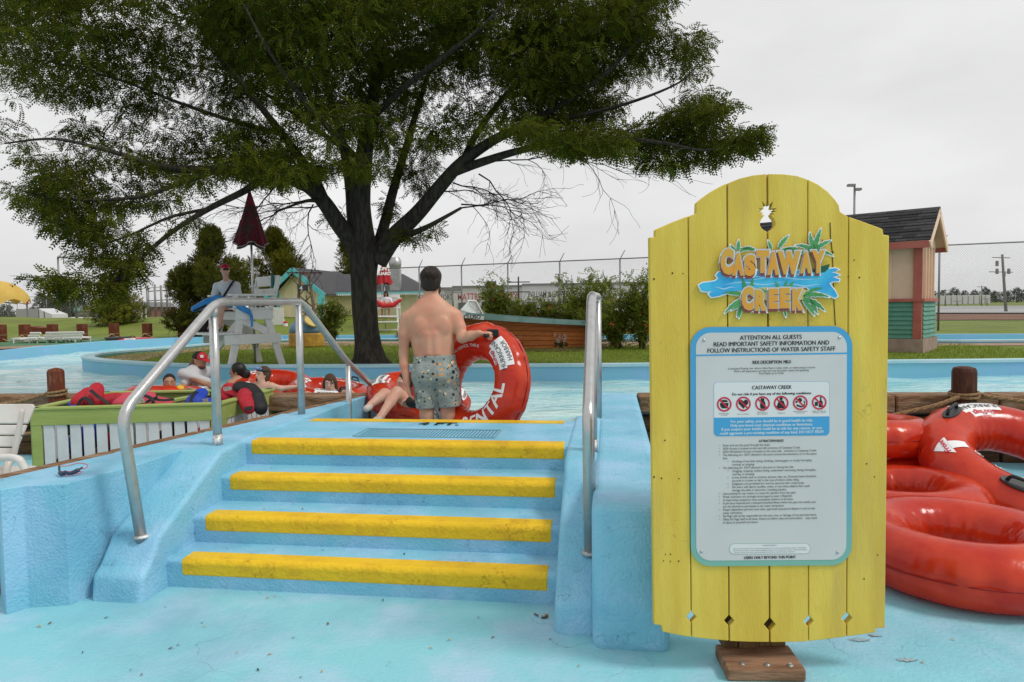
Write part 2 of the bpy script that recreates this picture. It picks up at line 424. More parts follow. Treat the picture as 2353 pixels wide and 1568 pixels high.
for i, t in enumerate(TT):
    b = MB(); t1 = (TT + [FAR])[i+1]
    z0 = RISE * i - .05 if i else -.05
    prism_st(b, [(t + .012, z0), (t, RISE*(i+1) - .02), (t + .02, RISE*(i+1)), (t1 + .03, RISE*(i+1)), (t1 + .03, z0)], -.02, 2.44)
    o = b.build('step' if i < 3 else 'platform', STEPB, steps, fix=True, bevel=.018, seg=3)
    y = MB()
    e = .004; zz = RISE*(i+1); a0 = .10 - .02*i; a1 = 2.36 if i < 3 else 2.40
    prism_st(y, [(t + .006 - e, zz - .105), (t - e, zz - .02), (t + .02 - e, zz + e), (t + .135, zz + e), (t + .135, zz - .03), (t + .03, zz - .105)], a0, a1)
    y.build('yellow_nosing', YEL, steps, fix=True, bevel=.012, seg=3)
y = MB(); prism_st(y, [(FAR - .10, TOPZ + .004), (FAR + .034, TOPZ + .004), (FAR + .034, TOPZ - .06), (FAR + .02, TOPZ - .06), (FAR + .02, TOPZ - .004), (FAR - .10, TOPZ - .004)], .10, 2.34)
y.build('yellow_nosing', YEL, steps, fix=True)
# submerged steps on the pool side
for i in range(4):
    b = MB(); prism_st(b, [(FAR + .03 + .38*i, -.6), (FAR + .03 + .38*i, TOPZ - .2*(i+1)), (FAR + .41 + .38*i, TOPZ - .2*(i+1)), (FAR + .41 + .38*i, -.6)], .0, 2.42)
    b.build('pool_step', WALLB, steps, fix=True)
# side curbs that carry the handrails
for nm, s0, s1 in (('curb', -.33, .0), ('curb', 2.42, 2.64)):
    b = MB(); fr = -.24 if s0 < 0 else -.34
    prism_st(b, [(fr, -.03), (fr + .02, .15), (fr + .08, .19), (-.05, .335), (.30, .53), (.66, .715), (1.0, .735), (2.2, .735), (2.2, -.03)], s0, s1)
    o = b.build(nm, STEPB, steps, fix=True, bevel=.032, seg=4)
# wing walls
def wall_prism(name, quad, z0, z1, mat, parent, bevel=.04):
    b = MB(); n = len(quad); v = [Vector((p[0], p[1], z0)) for p in quad] + [Vector((p[0], p[1], z1)) for p in quad]
    b.raw(v, [tuple(range(n-1, -1, -1)), tuple(range(n, 2*n))] + [(i, (i+1) % n, n+(i+1) % n, n+i) for i in range(n)])
    return b.build(name, mat, parent, fix=True, bevel=bevel, seg=4)
tip = on(848, 906, TOPZ)
lo_ = on(-12, 1100, TOPZ)
lw = [st(-.32, 1.2), st(-.32, -.30), st(-.74, -.30)]
lf = on(4, 1128, .70)
left_wing = [st(.0, 2.15), st(.0, 3.92), (tip.x, tip.y, 0), (lo_.x, lo_.y, 0), (lf.x + .02, lf.y - .04, 0), st(-.62, -.36), st(-.40, -.30), st(-.30, .2), st(-.30, 2.1)]
wall_prism('wing_wall', left_wing, -.03, TOPZ - .004, STEPB, steps, .05)
right_wing = [st(2.62, -.47), st(3.0, -.47), st(3.02, 3.9), st(2.50, 3.9), st(2.50, 2.15), st(2.62, 2.0)]
wall_prism('wing_wall', right_wing, -.03, TOPZ + .004, STEPB, steps, .05)
# worn timber edge on the left wing wall
tb = MB(); q0 = Vector((lo_.x, lo_.y, 0)); q1 = Vector((tip.x, tip.y, 0)); dv = (q1 - q0).normalized(); nv_ = Vector((-dv.y, dv.x, 0))
for k in range(5):
    a = q0 + (q1 - q0) * (k / 5 + .004); b_ = q0 + (q1 - q0) * ((k + 1) / 5 - .004)
    mbb = MB(); w_ = .11 + .03 * rnd.random()
    mbb.beam(a + nv_ * (w_/2 - .03) + Vector((0, 0, .36)), b_ + nv_ * (w_/2 - .03) + Vector((0, 0, .36)), w_, .715 + .012*rnd.random())
    mbb.build('timber_edge', TIMBL, steps, bevel=.012)
# drain grate and depth marks on the platform
gr = MB()
for k in range(40):
    s = .80 + k * .0265
    a = st(s, 1.20, TOPZ + .003); b_ = st(s, 1.50, TOPZ + .003)
    gr.beam(a, b_, .006, .004)
gr.build('drain_grate', pm('drain_slots', (.10, .24, .30), .8), steps, kind='stuff')
gf = MB()
for a, b_ in ((st(.76, 1.19), st(1.86, 1.19)), (st(1.86, 1.19), st(1.86, 1.51)), (st(1.86, 1.51), st(.76, 1.51)), (st(.76, 1.51), st(.76, 1.19))):
    gf.beam(a + Vector((0, 0, TOPZ + .004)), b_ + Vector((0, 0, TOPZ + .004)), .012, .006)
gf.build('drain_frame', pm('drain_frame', (.20, .38, .44), .6), steps)
def flat_text(s, size, o, ax, ay, offset=.0, align='CENTER', lift=.0):
    v, f = text_geo(s, size, align, offset); o = Vector(o); ax = Vector(ax); ay = Vector(ay)
    return MB().raw([o + ax*p[0] + ay*p[1] for p in v], f)
flat_text('4 FT.', .17, st(1.30, FAR - .24, TOPZ + .005), SU, SV, .006).build('depth_mark', BLACKP, steps)

# ---- handrails
def bend(pts, r=.12, n=5):
    """round the corners of a polyline"""
    P = [Vector(p) for p in pts]; out = [P[0]]
    for i in range(1, len(P) - 1):
        a, b, c = P[i-1], P[i], P[i+1]; u = (a - b); v = (c - b); l = min(r, u.length * .45, v.length * .45)
        u.normalize(); v.normalize()
        for k in range(n + 1):
            t = k / n; out.append((b + u*l)*(1-t)**2 + b*2*t*(1-t) + (b + v*l)*t*t)
    out.append(P[-1]); return out
RR = .033
for side, lab in ((0, 'galvanised pipe handrail on the left of the steps beside the life jacket bin'), (1, 'galvanised pipe handrail beside the yellow sign')):
    sc = -.12 if side == 0 else 2.60
    hr = emp('handrail', st(sc, -.05, .33), lab, 'handrail', None)
    k = -.02 if side == 0 else .0
    path = [st(sc, -.05, .30), st(sc + k, -.155, 1.10), st(sc, .845, 1.765), st(sc + .02, 2.20, 1.775), st(sc + (.10 if side == 0 else 0), 3.1, 1.13), st(sc + (.16 if side == 0 else 0), 4.05, .66), st(sc + (.16 if side == 0 else 0), 4.08, .30)]
    if side: path = path[:4] + [st(sc, 2.75, 1.40), st(sc, 2.75, .70)]
    MB().tube(bend(path), RR, 16).build('rail', STEEL, hr, smooth=True)
    MB().tube([st(sc, .80, .70), st(sc, .80, 1.72)], RR * .98, 16).build('post', STEEL, hr, smooth=True)
    MB().tube([st(sc, .80, .70), st(sc, .80, .80)], RR * 1.06, 16).build('worn_foot', STEELR, hr, smooth=True)
    MB().tube([st(sc + .02, 2.14, .70), st(sc + .02, 2.14, 1.76)], RR * .98, 16).build('post', STEEL, hr, smooth=True)
    MB().tube([st(sc, .80, 1.66), st(sc, .80, 1.72)], RR * 1.05, 16).build('weld_collar', STEEL, hr, smooth=True)
    if side == 0:
        MB().tube([st(sc + .10, 3.1, .10), st(sc + .10, 3.1, 1.10)], RR * .9, 16).build('post', STEEL, hr, smooth=True)
    MB().lathe([(RR*1.0, 0), (RR*1.5, .0), (RR*1.45, .012), (RR*1.02, .02)], 16, st(sc, -.052, .325)).build('floor_flange', STEELR, hr, smooth=True)

# ---- water and pool floor
wl = [on(-200, 905, TOPZ), on(0, 907, TOPZ), on(640, 905, TOPZ)]
wr_ = [on(1482, 908, TOPZ), on(2200, 904, TOPZ), on(2700, 900, TOPZ)]
def line_y(p, q, x): return p.y + (q.y - p.y) * (x - p.x) / (q.x - p.x)
MB().sheet([(-60, 5), (60, 5), (60, 40), (-60, 40)], -.75).build('pool_floor', CAPB, kind='structure')
def water_mat():
    mt = bpy.data.materials.new('pool_water'); mt.use_nodes = True; t = mt.node_tree; L = t.links.new
    b = t.nodes['Principled BSDF']; b.inputs['Roughness'].default_value = .04; b.inputs['IOR'].default_value = 1.33
    tcn = nn(t, 'ShaderNodeTexCoord'); mpn = nn(t, 'ShaderNodeMapping'); mpn.inputs['Scale'].default_value = (.55, 1.5, 1); mpn.inputs['Rotation'].default_value = (0, 0, .1)
    L(tcn.outputs['Object'], mpn.inputs[0])
    n1 = nn(t, 'ShaderNodeTexNoise'); n1.inputs['Scale'].default_value = 3.2; n1.inputs['Detail'].default_value = 4; n1.inputs['Roughness'].default_value = .5; n1.inputs['Distortion'].default_value = .8
    n2 = nn(t, 'ShaderNodeTexNoise'); n2.inputs['Scale'].default_value = .8; n2.inputs['Detail'].default_value = 3
    L(mpn.outputs[0], n1.inputs['Vector']); L(mpn.outputs[0], n2.inputs['Vector'])
    c_ = nn(t, 'ShaderNodeMix', data_type='RGBA'); c_.inputs[6].default_value = (.28, .60, .64, 1); c_.inputs[7].default_value = (.52, .72, .70, 1)
    r_ = nn(t, 'ShaderNodeMapRange'); r_.inputs['From Min'].default_value = .4; r_.inputs['From Max'].default_value = .62; L(n2.outputs[0], r_.inputs[0]); L(r_.outputs[0], c_.inputs[0])
    L(c_.outputs[2], b.inputs['Base Color'])
    bn = nn(t, 'ShaderNodeBump'); bn.inputs['Strength'].default_value = 1.0; bn.inputs['Distance'].default_value = .09
    L(n1.outputs[0], bn.inputs['Height']); L(bn.outputs[0], b.inputs['Normal'])
    return mt
WATER = water_mat()
# rippled water surface
xs = np.linspace(-24, 24, 321); ys = np.concatenate([np.linspace(5.4, 15, 141), np.linspace(15.2, 34, 50)])
X, Y = np.meshgrid(xs, ys); Zw = WZ + .010*np.sin(X*2.1+Y*3.7) + .012*np.sin(X*1.1-Y*5.3+np.sin(X*.9)*2) + .008*np.sin(X*4.7+Y*2.2+np.sin(Y*2.0)*1.5)
nx_ = len(xs); idg = np.arange(len(xs)*len(ys)).reshape(len(ys), nx_)
Fq = np.stack([idg[:-1, :-1], idg[:-1, 1:], idg[1:, 1:], idg[1:, :-1]], -1).reshape(-1, 4)

# ---- river's near wall: blue inside, weathered timber outside
PL = [Vector((-9.6, on(-250, 905, TOPZ).y, 0)), Vector((tip.x - .02, tip.y + .10, 0))]
PR = [st(3.02, 3.80), Vector((9.0, 6.75, 0))]
# keep the water inside the river and the stair alcove
cxq = (X[:-1, :-1] + X[1:, 1:]).ravel()/2; cyq = (Y[:-1, :-1] + Y[1:, 1:]).ravel()/2
yl = PL[0].y + (PL[1].y-PL[0].y)*(cxq-PL[0].x)/(PL[1].x-PL[0].x); yr = PR[0].y + (PR[1].y-PR[0].y)*(cxq-PR[0].x)/(PR[1].x-PR[0].x)
sq = (cxq-SO.x)*SU.x + (cyq-SO.y)*SU.y; tq = (cxq-SO.x)*SV.x + (cyq-SO.y)*SV.y
keep = np.where(cxq < tip.x, cyq > yl + .1, np.where(cxq > PR[0].x, cyq > yr + .1, (tq > 3.75) | ((tq > FAR + .05) & (sq > -.05) & (sq < 2.55))))
add('water', mesh_np('water', np.stack([X, Y, Zw], -1).reshape(-1, 3), Fq[keep], True), WATER, kind='structure')
def timber_wall(p, q, label, seed):
    rg = random.Random(seed)
    L_ = (q - p).length; d = (q - p).normalized(); nrm = Vector((d.y, -d.x, 0))     # towards the camera
    root = emp('timber_wall', p, label, 'wall')
    b = MB(); b.beam(p - nrm*.10 + Vector((0, 0, .0)), q - nrm*.10 + Vector((0, 0, .0)), .18, 1.36)
    b.build('concrete_core', WALLB, root)
    x = 0
    zc = [0, .16, .33, .50, .60]
    for r_ in range(4):
        z0 = zc[r_]; z1 = zc[r_+1] - .008 if r_ < 3 else .70
        if r_ == 3: z0 = .515
        x = -rg.random()*.4
        while x < L_:
            l = (.5 + rg.random()*.7) if r_ < 3 else (.8 + rg.random()*.9)
            a = max(x, 0); b_ = min(x + l, L_)
            if b_ - a > .08:
                pro = .07 + rg.random()*.05 + (.06 if r_ == 3 else 0)
                mb = MB()
                mb.beam(p + d*(a+.006) + nrm*(pro/2 - .012) + Vector((0, 0, (z0+z1)/2)), p + d*(b_-.006) + nrm*(pro/2 - .012) + Vector((0, 0, (z0+z1)/2 + rg.uniform(-.006, .006))), pro, z1 - z0)
                if r_ == 3:
                    mb = MB(); mb.beam(p + d*(a+.006) + nrm*(.02) + Vector((0, 0, (z0+z1)/2 + .02)), p + d*(b_-.006) + nrm*.02 + Vector((0, 0, (z0+z1)/2 + .02 + rg.uniform(-.012, .012))), .30 + rg.random()*.04, z1 - z0)
                mb.build('timber', TIMBL if r_ == 3 else TIMB, root, bevel=.02, seg=2)
            x += l
    return root
timber_wall(PL[0], PL[1], 'stacked brown timber wall beside the green life jacket bin', 3)
timber_wall(PR[0], PR[1], 'stacked dark brown timber wall behind the red inner tubes', 5)

# ---- island and river banks
isl = [on(x, y, TOPZ) for x, y in ((2900, 818), (2353, 826), (2050, 829), (1500, 836), (1200, 838), (870, 839), (600, 840), (419, 838), (330, 834), (249, 829), (212, 825.5), (190, 822), (188, 818), (205, 813), (280, 805), (378, 798), (480, 788.5), (590, 782))]
isl += [Vector(p) for p in ((-6.5, 23.0, TOPZ), (-1.0, 21.5, TOPZ), (6.0, 19.2, TOPZ))] + [on(2200, 781, TOPZ), on(2800, 776, TOPZ)]
isl2 = [(p.x, p.y) for p in isl]
def offset_poly(poly, d):
    n = len(poly); out = []
    area = sum(poly[i][0]*poly[(i+1) % n][1]-poly[(i+1) % n][0]*poly[i][1] for i in range(n)); sg = 1 if area > 0 else -1
    for i in range(n):
        a = Vector(poly[i-1]).to_2d(); b = Vector(poly[i]).to_2d(); c = Vector(poly[(i+1) % n]).to_2d()
        n1 = Vector((-(b-a).y, (b-a).x)).normalized()*sg; n2 = Vector((-(c-b).y, (c-b).x)).normalized()*sg
        mn = (n1+n2); mn = mn.normalized() if mn.length > 1e-6 else n1
        s = d / max(.5, mn.dot(n1)); out.append((b.x + mn.x*s, b.y + mn.y*s))
    return out
# finer outline at the curved end
def dens(poly, step=.6):
    P = [Vector((p[0], p[1], 0)) for p in poly]; n = len(P); out = []
    for i in range(n):
        a, b, c, d = P[i-1], P[i], P[(i+1) % n], P[(i+2) % n]
        k = max(1, int((c-b).length / step)) if (c-b).length < 4 else 1
        for j in range(k):
            t = j/k
            q = .5*((2*b)+(c-a)*t+(2*a-5*b+4*c-d)*t*t+(3*b-a-3*c+d)*t**3) if k > 1 else b
            out.append((q.x, q.y))
    return out
isl2 = dens(isl2)
inn = offset_poly(isl2, .22); nI = len(isl2)
b = MB(); v = [Vector((p[0], p[1], -.7)) for p in isl2] + [Vector((p[0], p[1], TOPZ - .03)) for p in isl2] + [Vector((p[0], p[1], TOPZ - .03)) for p in inn] + [Vector((p[0], p[1], .3)) for p in inn]
f = []
for i in range(nI):
    j = (i+1) % nI
    f += [(i, j, nI+j, nI+i), (nI+i, nI+j, 2*nI+j, 2*nI+i), (2*nI+i, 2*nI+j, 3*nI+j, 3*nI+i)]
b.raw(v, f); iw = b.build('island_wall', WALLB, None, fix=True, label='light blue concrete wall rising from the water around the grass island', cat='wall')
b = MB(); v = []; out_ = offset_poly(isl2, -.02); inn2 = offset_poly(isl2, .24)
for pl, z in ((out_, TOPZ - .045), (out_, TOPZ), (inn2, TOPZ), (inn2, TOPZ - .045)): v += [Vector((p[0], p[1], z)) for p in pl]
f = []
for i in range(nI):
    j = (i+1) % nI
    for q in range(4): f.append((q*nI+i, q*nI+j, ((q+1) % 4)*nI+j, ((q+1) % 4)*nI+i))
b.raw(v, f); b.build('coping', CAPB, iw, fix=True)
dm = lambda x, y: on(x, 837.5, TOPZ) + Vector((0, -.012, -(y - 837.5)*.0073))
flat_text('4', .20, dm(1209, 871), (1, -.02, 0), (0, 0, 1), .012).build('depth_mark', BLACKP, iw)
flat_text('FT.', .105, dm(1232, 867), (1, -.02, 0), (0, 0, 1), .006).build('depth_mark', BLACKP, iw)
MB().sheet(offset_poly(isl2, .2), TOPZ - .09).build('island_lawn', GRASSG, kind='structure')
# tan paving along the far side of the island
tp = [on(x, y, TOPZ) for x, y in ((208, 818), (285, 808), (378, 801), (480, 790), (590, 784))]
tp2 = [on(x, y, .66) for x, y in ((590, 802), (480, 803), (378, 815), (300, 832), (250, 829.5), (215, 824))]
back = [(-6.3, 22.6), (-1, 21.1), (6, 18.8)] + [tuple(on(2200, 783, .66).to_2d()), tuple(on(2750, 779, .66).to_2d())]
back2 = [tuple(on(2750, 789, .66).to_2d()), tuple(on(2200, 793, .66).to_2d()), (5.4, 17.0), (-1.6, 19.2), (-6.0, 19.8)]
MB().sheet([tuple(p.to_2d()) for p in tp] + back + back2 + [tuple(p.to_2d()) for p in tp2], TOPZ - .08).build('island_path', TAN, kind='structure')

bank = [Vector((-40, 9, 0)), Vector((-22, 14.2, 0))] + [on(x, y, TOPZ) for x, y in ((0, 806), (100, 796), (252, 784), (400, 776.5), (550, 773), (650, 771), (1100, 770), (1800, 769.5), (2353, 768), (2700, 766))] + [Vector((40, 12, 0))]
bank = [Vector((p.x, p.y, 0)) for p in bank]
b = MB(); nb = len(bank); offb = []
for i, p in enumerate(bank):
    d = (bank[min(i+1, nb-1)] - bank[max(i-1, 0)]).normalized(); offb.append(p + Vector((-d.y, d.x, 0)) * .25)
v = [Vector((p.x, p.y, -.7)) for p in bank] + [Vector((p.x, p.y, TOPZ)) for p in bank] + [Vector((p.x, p.y, TOPZ)) for p in offb] + [Vector((p.x, p.y, .2)) for p in offb]
f = []
for i in range(nb-1): f += [(i, i+1, nb+i+1, nb+i), (nb+i, nb+i+1, 2*nb+i+1, 2*nb+i), (2*nb+i, 2*nb+i+1, 3*nb+i+1, 3*nb+i)]
b.raw(v, f); b.build('river_wall', WALLB, None, fix=True, label='light blue outer wall of the winding river, behind the island', cat='wall')

# ---- land beyond the river
def gz(x, y):
    z = .60
    if x < -3:
        w = min(1, (-3 - x) / 4)
        r_ = min(max((y - 29 + max(0, (x+14))*.0) / 9, 0), 1); r_ = r_*r_*(3-2*r_)
        dn = min(max((y - 41) / 12, 0), 1)
        z += w * (.86 * r_ * (1 + .10*math.sin(x*.35)) - 1.1*dn)
    if y > 50: z = z*(1 - min((y-50)/30, 1)) + .15*min((y-50)/30, 1)
    return z
dist_ = [0, 1.5, 3, 5, 7, 9, 11, 13, 15, 17, 20, 25, 32, 45, 70, 120, 250, 700, 1600]
bx2 = []
for i in range(nb-1):
    k = max(1, int((offb[i+1]-offb[i]).length / 1.5))
    bx2 += [offb[i].lerp(offb[i+1], j/k) for j in range(k)]
bx2.append(offb[-1])
v = []; cen = Vector((0, 4, 0)); m_ = len(bx2)
for dd in dist_:
    for p in bx2:
        e = (p - cen).normalized(); q = p + e*dd; v.append((q.x, q.y, gz(q.x, q.y) if dd else .62))
f = []
for i in range(len(dist_)-1):
    for k in range(m_-1): f.append((i*m_+k, i*m_+k+1, (i+1)*m_+k+1, (i+1)*m_+k))
MB().raw(v, f).build('ground', FARG, smooth=True, fix=True, kind='structure')
# bare earth strip and car park on the right
def strip(pts, z, name, mat): return MB().sheet([(p.x, p.y) for p in pts], z).build(name, mat, kind='structure')
strip([on(1400, 737, .62), on(1400, 722, .62), on(2700, 722, .62), on(2700, 735, .62)], .63, 'earth_strip', pm('bare_earth', (.20, .09, .055), .95, (.13, .07, .04), .6))
strip([on(900, 719.5, .62), on(900, 713, .62), on(3200, 697, .62), on(3200, 719.5, .62)], .64, 'car_park', pm('pale_asphalt', (.36, .36, .36), .9, (.28, .28, .28), .05))

# ================================================================== THE SIGN
SGN = .0020
sign_o = at(1769.5, 1476, .0020 * FPX)
sroll = ROLL*.1
SX = Vector((math.cos(.007), 0, -math.sin(.007))); SZ = Vector((math.sin(.007), .030, math.cos(.007))).normalized(); SN = SX.cross(SZ).normalized()
sign = emp('notice_sign', Vector((sign_o.x, sign_o.y, 0)), 'tall yellow plank sign with an orange lettered logo above a rules panel', 'sign')
def sp(x, y): return ((x - 1769.5)*SGN, (1475 - y)*SGN)
def s3(x, y, lift=0.0):
    a, b = sp(x, y); return sign_o + SX*a + SZ*b + SN*lift
top = [(1495,545),(1508,545),(1508,528),(1545,512),(1583,498),(1601,492),(1602,468),(1616,456),(1633,444),(1653,433),(1673,424),(1700,414),(1730,407),(1765,404),(1800,405),(1830,409),(1855,417),(1878,428),(1900,444),(1917,463),(1926,476),(1928,490),(1948,502),(1985,515),(2025,530),(2027,543),(2040,545)]
bot = [(1503,1433),(1520,1435),(1523,1450),(1555,1457),(1590,1463),(1632,1468),(1676,1472),(1720,1474),(1769,1475),(1815,1475),(1858,1474),(1900,1470),(1946,1464),(1985,1459),(2012,1455),(2013,1445),(2034,1445)]
def seam(i, y):
    tx = [1496, 1583, 1672, 1763, 1854.5, 1948, 2040][i]; bx = [1504, 1589, 1676, 1769, 1858, 1946, 2034][i]
    return tx + (bx - tx)*(y - 450)/1000
def interp(pl, x):
    for (a, b), (c, d) in zip(pl, pl[1:]):
        if a <= x <= c and c > a: return b + (d-b)*(x-a)/(c-a)
    return pl[0][1] if x < pl[0][0] else pl[-1][1]
DIA = {1: (1416, 12), 2: (1425, 12), 3: (1434, 14), 4: (1427, 12), 5: (1421, 13)}
pine = [(464, 0), (476, 3), (467, 12), (483, 8), (482, 20), (487, 12), (489, 20), (491, 10), (497, 14), (495, 7), (500, 9), (506, 14), (513, 17), (520, 17), (527, 13), (532, 7), (534, 0)]
GAP = [0, 1.0, 1.3, 1.8, 1.2, .9, 0]
def edge_pts(i, side):
    """points down seam i, seen from the plank on the given side (+1 plank right of the seam)"""
    yt = interp(top, seam(i, 450)); yb = interp(bot, seam(i, 1470)); pts = []
    g = GAP[i]*side
    if 0 < i < 6:
        pts.append((seam(i, yt) + g, yt))
        if i == 3:
            for yy, dx in pine: pts.append((seam(i, yy) + side*max(dx, abs(g)), yy))
        dy, dr = DIA[i]
        pts += [(seam(i, dy-dr) + g, dy-dr), (seam(i, dy) + side*dr, dy), (seam(i, dy+dr) + g, dy+dr), (seam(i, yb) + g, yb)]
    return pts
for i in range(6):
    xa, xb = seam(i, 450), seam(i+1, 450); xa2, xb2 = seam(i, 1470), seam(i+1, 1470)
    left = edge_pts(i, 1) if i else []
    right = edge_pts(i+1, -1) if i < 5 else []
    tp_ = [p for p in top if (i == 0 or p[0] > xa + 2) and (i == 5 or p[0] < xb - 2)]
    bt_ = [p for p in bot if (i == 0 or p[0] > xa2 + 2) and (i == 5 or p[0] < xb2 - 2)]
    poly = left[::-1] + tp_ + right + bt_[::-1]
    MB().prism([sp(*p) for p in poly], sign_o + SN*(-.038 + rnd.uniform(-.0015, .0015)), SX, SZ, .038).build('plank', SIGNY, sign, bevel=.004, seg=2)
# nail heads, knots and the long split
DARK = pm('dark_hole', (.04, .02, .01), .8)
nb_ = MB()
for x, y in ((1521,1095),(1505,640),(1529,1008),(1561,1096),(1504,1092),(1571,628),(1547,627),(1541,1270),(1541,1286),(1525,1285),(1960,600),(1972,640),(1907,560),(1912,582),(1990,1065),(2016,1275),(1985,1330),(1530,1270),(1888,555),(2008,1095),(1560,1286),(1947,637),(1900,1285)):
    nb_.lathe([(.0001, .0), (.0025 + .002*rnd.random(), 0), (.0025, .0012), (.0001, .0015)], 8, s3(x, y, .0005), Matrix.Rotation(R(90), 3, 'X'))
nb_.build('nail_hole', DARK, sign, kind='stuff')
ck = MB(); cp = [(1905, 515), (1906, 545), (1910, 580), (1912, 620), (1914, 690), (1917, 740), (1918, 748)]
for a, b_ in zip(cp, cp[1:]): ck.beam(s3(*a, .0006), s3(*b_, .0006), .0035, .001, up=SN)
ck.build('crack', DARK, sign)
# wooden supports and foot
FOOTW = pm('pressure_treated_wood', (.30, .165, .095), .8, (.17, .085, .045), 6, .4, .62, stretch=(.7, 4, 4), bump=.5, bscale=22)
LEGW = pm('brown_post_wood', (.20, .115, .045), .8, (.11, .06, .025), 8, .4, .62, stretch=(4, 4, .7), bump=.5, bscale=22, bstretch=(4, 4, .5))
for x0, x1, yb_, off in ((1678, 1715, 1503, .055), (1717, 1763, 1512, .045), (1765, 1830, 1508, .06)):
    a = s3(x0, 1400); b_ = s3(x1, 1400); y_ = sign_o.y + off + .06
    MB().box((a.x, y_, .06), (b_.x, y_ + .09, 1.9)).build('support_post', LEGW, sign, bevel=.006)
fc = at(1754, 1530, 3.12)
MB().box((-.175, -.10, 0), (.175, .13, .06), Matrix.Translation((fc.x, sign_o.y + .02, .0)) @ Matrix.Rotation(R(-3), 4, 'Z')).build('foot', FOOTW, sign, bevel=.012, seg=3)
for dx in (-.10, .01, .11):
    MB().lathe([(.0001, 0), (.014, 0), (.014, .004), (.008, .006), (.008, .012), (.0001, .012)], 12, (fc.x + dx, sign_o.y - .045 - dx*.1, .06)).build('bolt', STEEL, sign, smooth=False)

# ---- printed rules panel
def rrect(x0, y0, x1, y1, r, n=8):
    out = []
    for cx, cy, a0 in ((x1-r, y1-r, 0), (x0+r, y1-r, 90), (x0+r, y0+r, 180), (x1-r, y0+r, 270)):
        for k in range(n+1):
            a = R(a0 + 90*k/n); out.append((cx + r*math.cos(a), cy + r*math.sin(a)))
    return out
def plate(name, poly, lift, th, mat, parent, bevel=0):
    return MB().prism([sp(*p) for p in poly], sign_o + SN*lift, SX, SZ, th).build(name, mat, parent, bevel=bevel)
def grad_mat():
    mt = bpy.data.materials.new('blue_green_border'); mt.use_nodes = True; t = mt.node_tree
    b = t.nodes['Principled BSDF']; b.inputs['Roughness'].default_value = .35
    tcn = nn(t, 'ShaderNodeTexCoord'); sx_ = nn(t, 'ShaderNodeSeparateXYZ'); cr_ = nn(t, 'ShaderNodeValToRGB')
    cr_.color_ramp.elements[0].position = .0; cr_.color_ramp.elements[0].color = (.20, .42, .33, 1)
    cr_.color_ramp.elements[1].position = .55; cr_.color_ramp.elements[1].color = (.055, .33, .58, 1)
    t.links.new(tcn.outputs['Generated'], sx_.inputs[0]); t.links.new(sx_.outputs['Z'], cr_.inputs[0]); t.links.new(cr_.outputs[0], b.inputs['Base Color'])
    return mt
panel = plate('rules_panel', rrect(1587, 750, 1955, 1297, 46), .001, .006, grad_mat(), sign)
PANEL = pm('grey_white_panel', (.60, .585, .57), .45, (.57, .555, .54), 3)
PANELW = pm('panel_white', (.70, .69, .68), .45)
BLUEP = pm('panel_blue', (.06, .33, .60), .4)
plate('panel_face', rrect(1599, 763, 1942, 1284, 34), .0072, .0012, PANEL, panel)
plate('header_face', [p for p in rrect(1599.5, 763.5, 1941.5, 860, 34) if p[1] < 812] + [(1599.5, 811), (1941.5, 809)], .0085, .0006, PANELW, panel) if False else None
plate('header_rule', [(1599, 812.5), (1942, 810), (1942, 813.5), (1599, 816)], .0085, .0006, BLUEP, panel)
cb = rrect(1640, 876, 1902, 998, 9)
plate('condition_box', cb, .0085, .0008, PANELW, panel)
plate('condition_outline', rrect(1639, 875, 1903, 999, 10), .0084, .0004, pm('thin_blue', (.20, .42, .60), .5), panel)
plate('safety_box', [(1640, 956.5), (1902, 955)] + [p for p in rrect(1640, 880, 1902, 998, 9) if p[1] > 960], .0094, .0006, BLUEP, panel)
plate('responsibility_outline', rrect(1674, 1245, 1860, 1270, 12), .0085, .0005, pm('thin_green', (.28, .42, .36), .5), panel)
plate('responsibility_box', rrect(1675.2, 1246.2, 1858.8, 1268.8, 11), .0091, .0005, PANELW, panel)
INK = pm('black_ink', (.018, .018, .02), .5); INKG = pm('grey_ink', (.10, .10, .11), .5); INKW = pm('pale_ink', (.62, .70, .74), .5)
TILT = -.010
def ptext(name, lines, mat, align='CENTER', lift=.0106):
    mb = MB()
    for s, x, y, h, off, wid in lines:
        v, f = text_geo(s, 1.0, align, 0.0)
        k = h / .70
        if wid:
            w0 = max(p[0] for p in v) - min(p[0] for p in v); kx = wid / w0
        else: kx = k
        for q, (dx, dl) in enumerate(((-.28, 0), (.28, .0003)) if off >= .005 else ((0, 0),)):
            mb.raw([s3(x + dx + p[0]*kx, y - p[1]*k + (x + p[0]*kx - 1770)*TILT, lift + dl) for p in v], f)
    return mb.build(name, mat, panel)
ptext('header_lettering', [('ATTENTION ALL GUESTS', 1769, 779, 9.8, .009, 140), ('READ IMPORTANT SAFETY INFORMATION AND', 1770, 793, 9.8, .009, 262), ('FOLLOW INSTRUCTIONS OF WATER SAFETY STAFF', 1770, 807, 9.8, .009, 290)], INK)
ptext('description_lettering', [('RIDE DESCRIPTION: MILD', 1771, 834, 7.2, .005, 87), ('A simulated flowing river where riders float in tubes, swim, or wade along its course.', 1771, 846, 4.4, .004, 199), ('Riders will experience currents and may encounter waves and splashing.', 1771, 852.2, 4.4, .004, 170), ('Pool Depth up to 4 Feet.', 1771, 858, 4.4, .004, 57)], INK)
ptext('condition_lettering', [('CASTAWAY CREEK', 1771, 892, 8.2, .008, 90), ('Do not ride if you have any of the following conditions:', 1771, 905, 5.6, .006, 180)], INK)
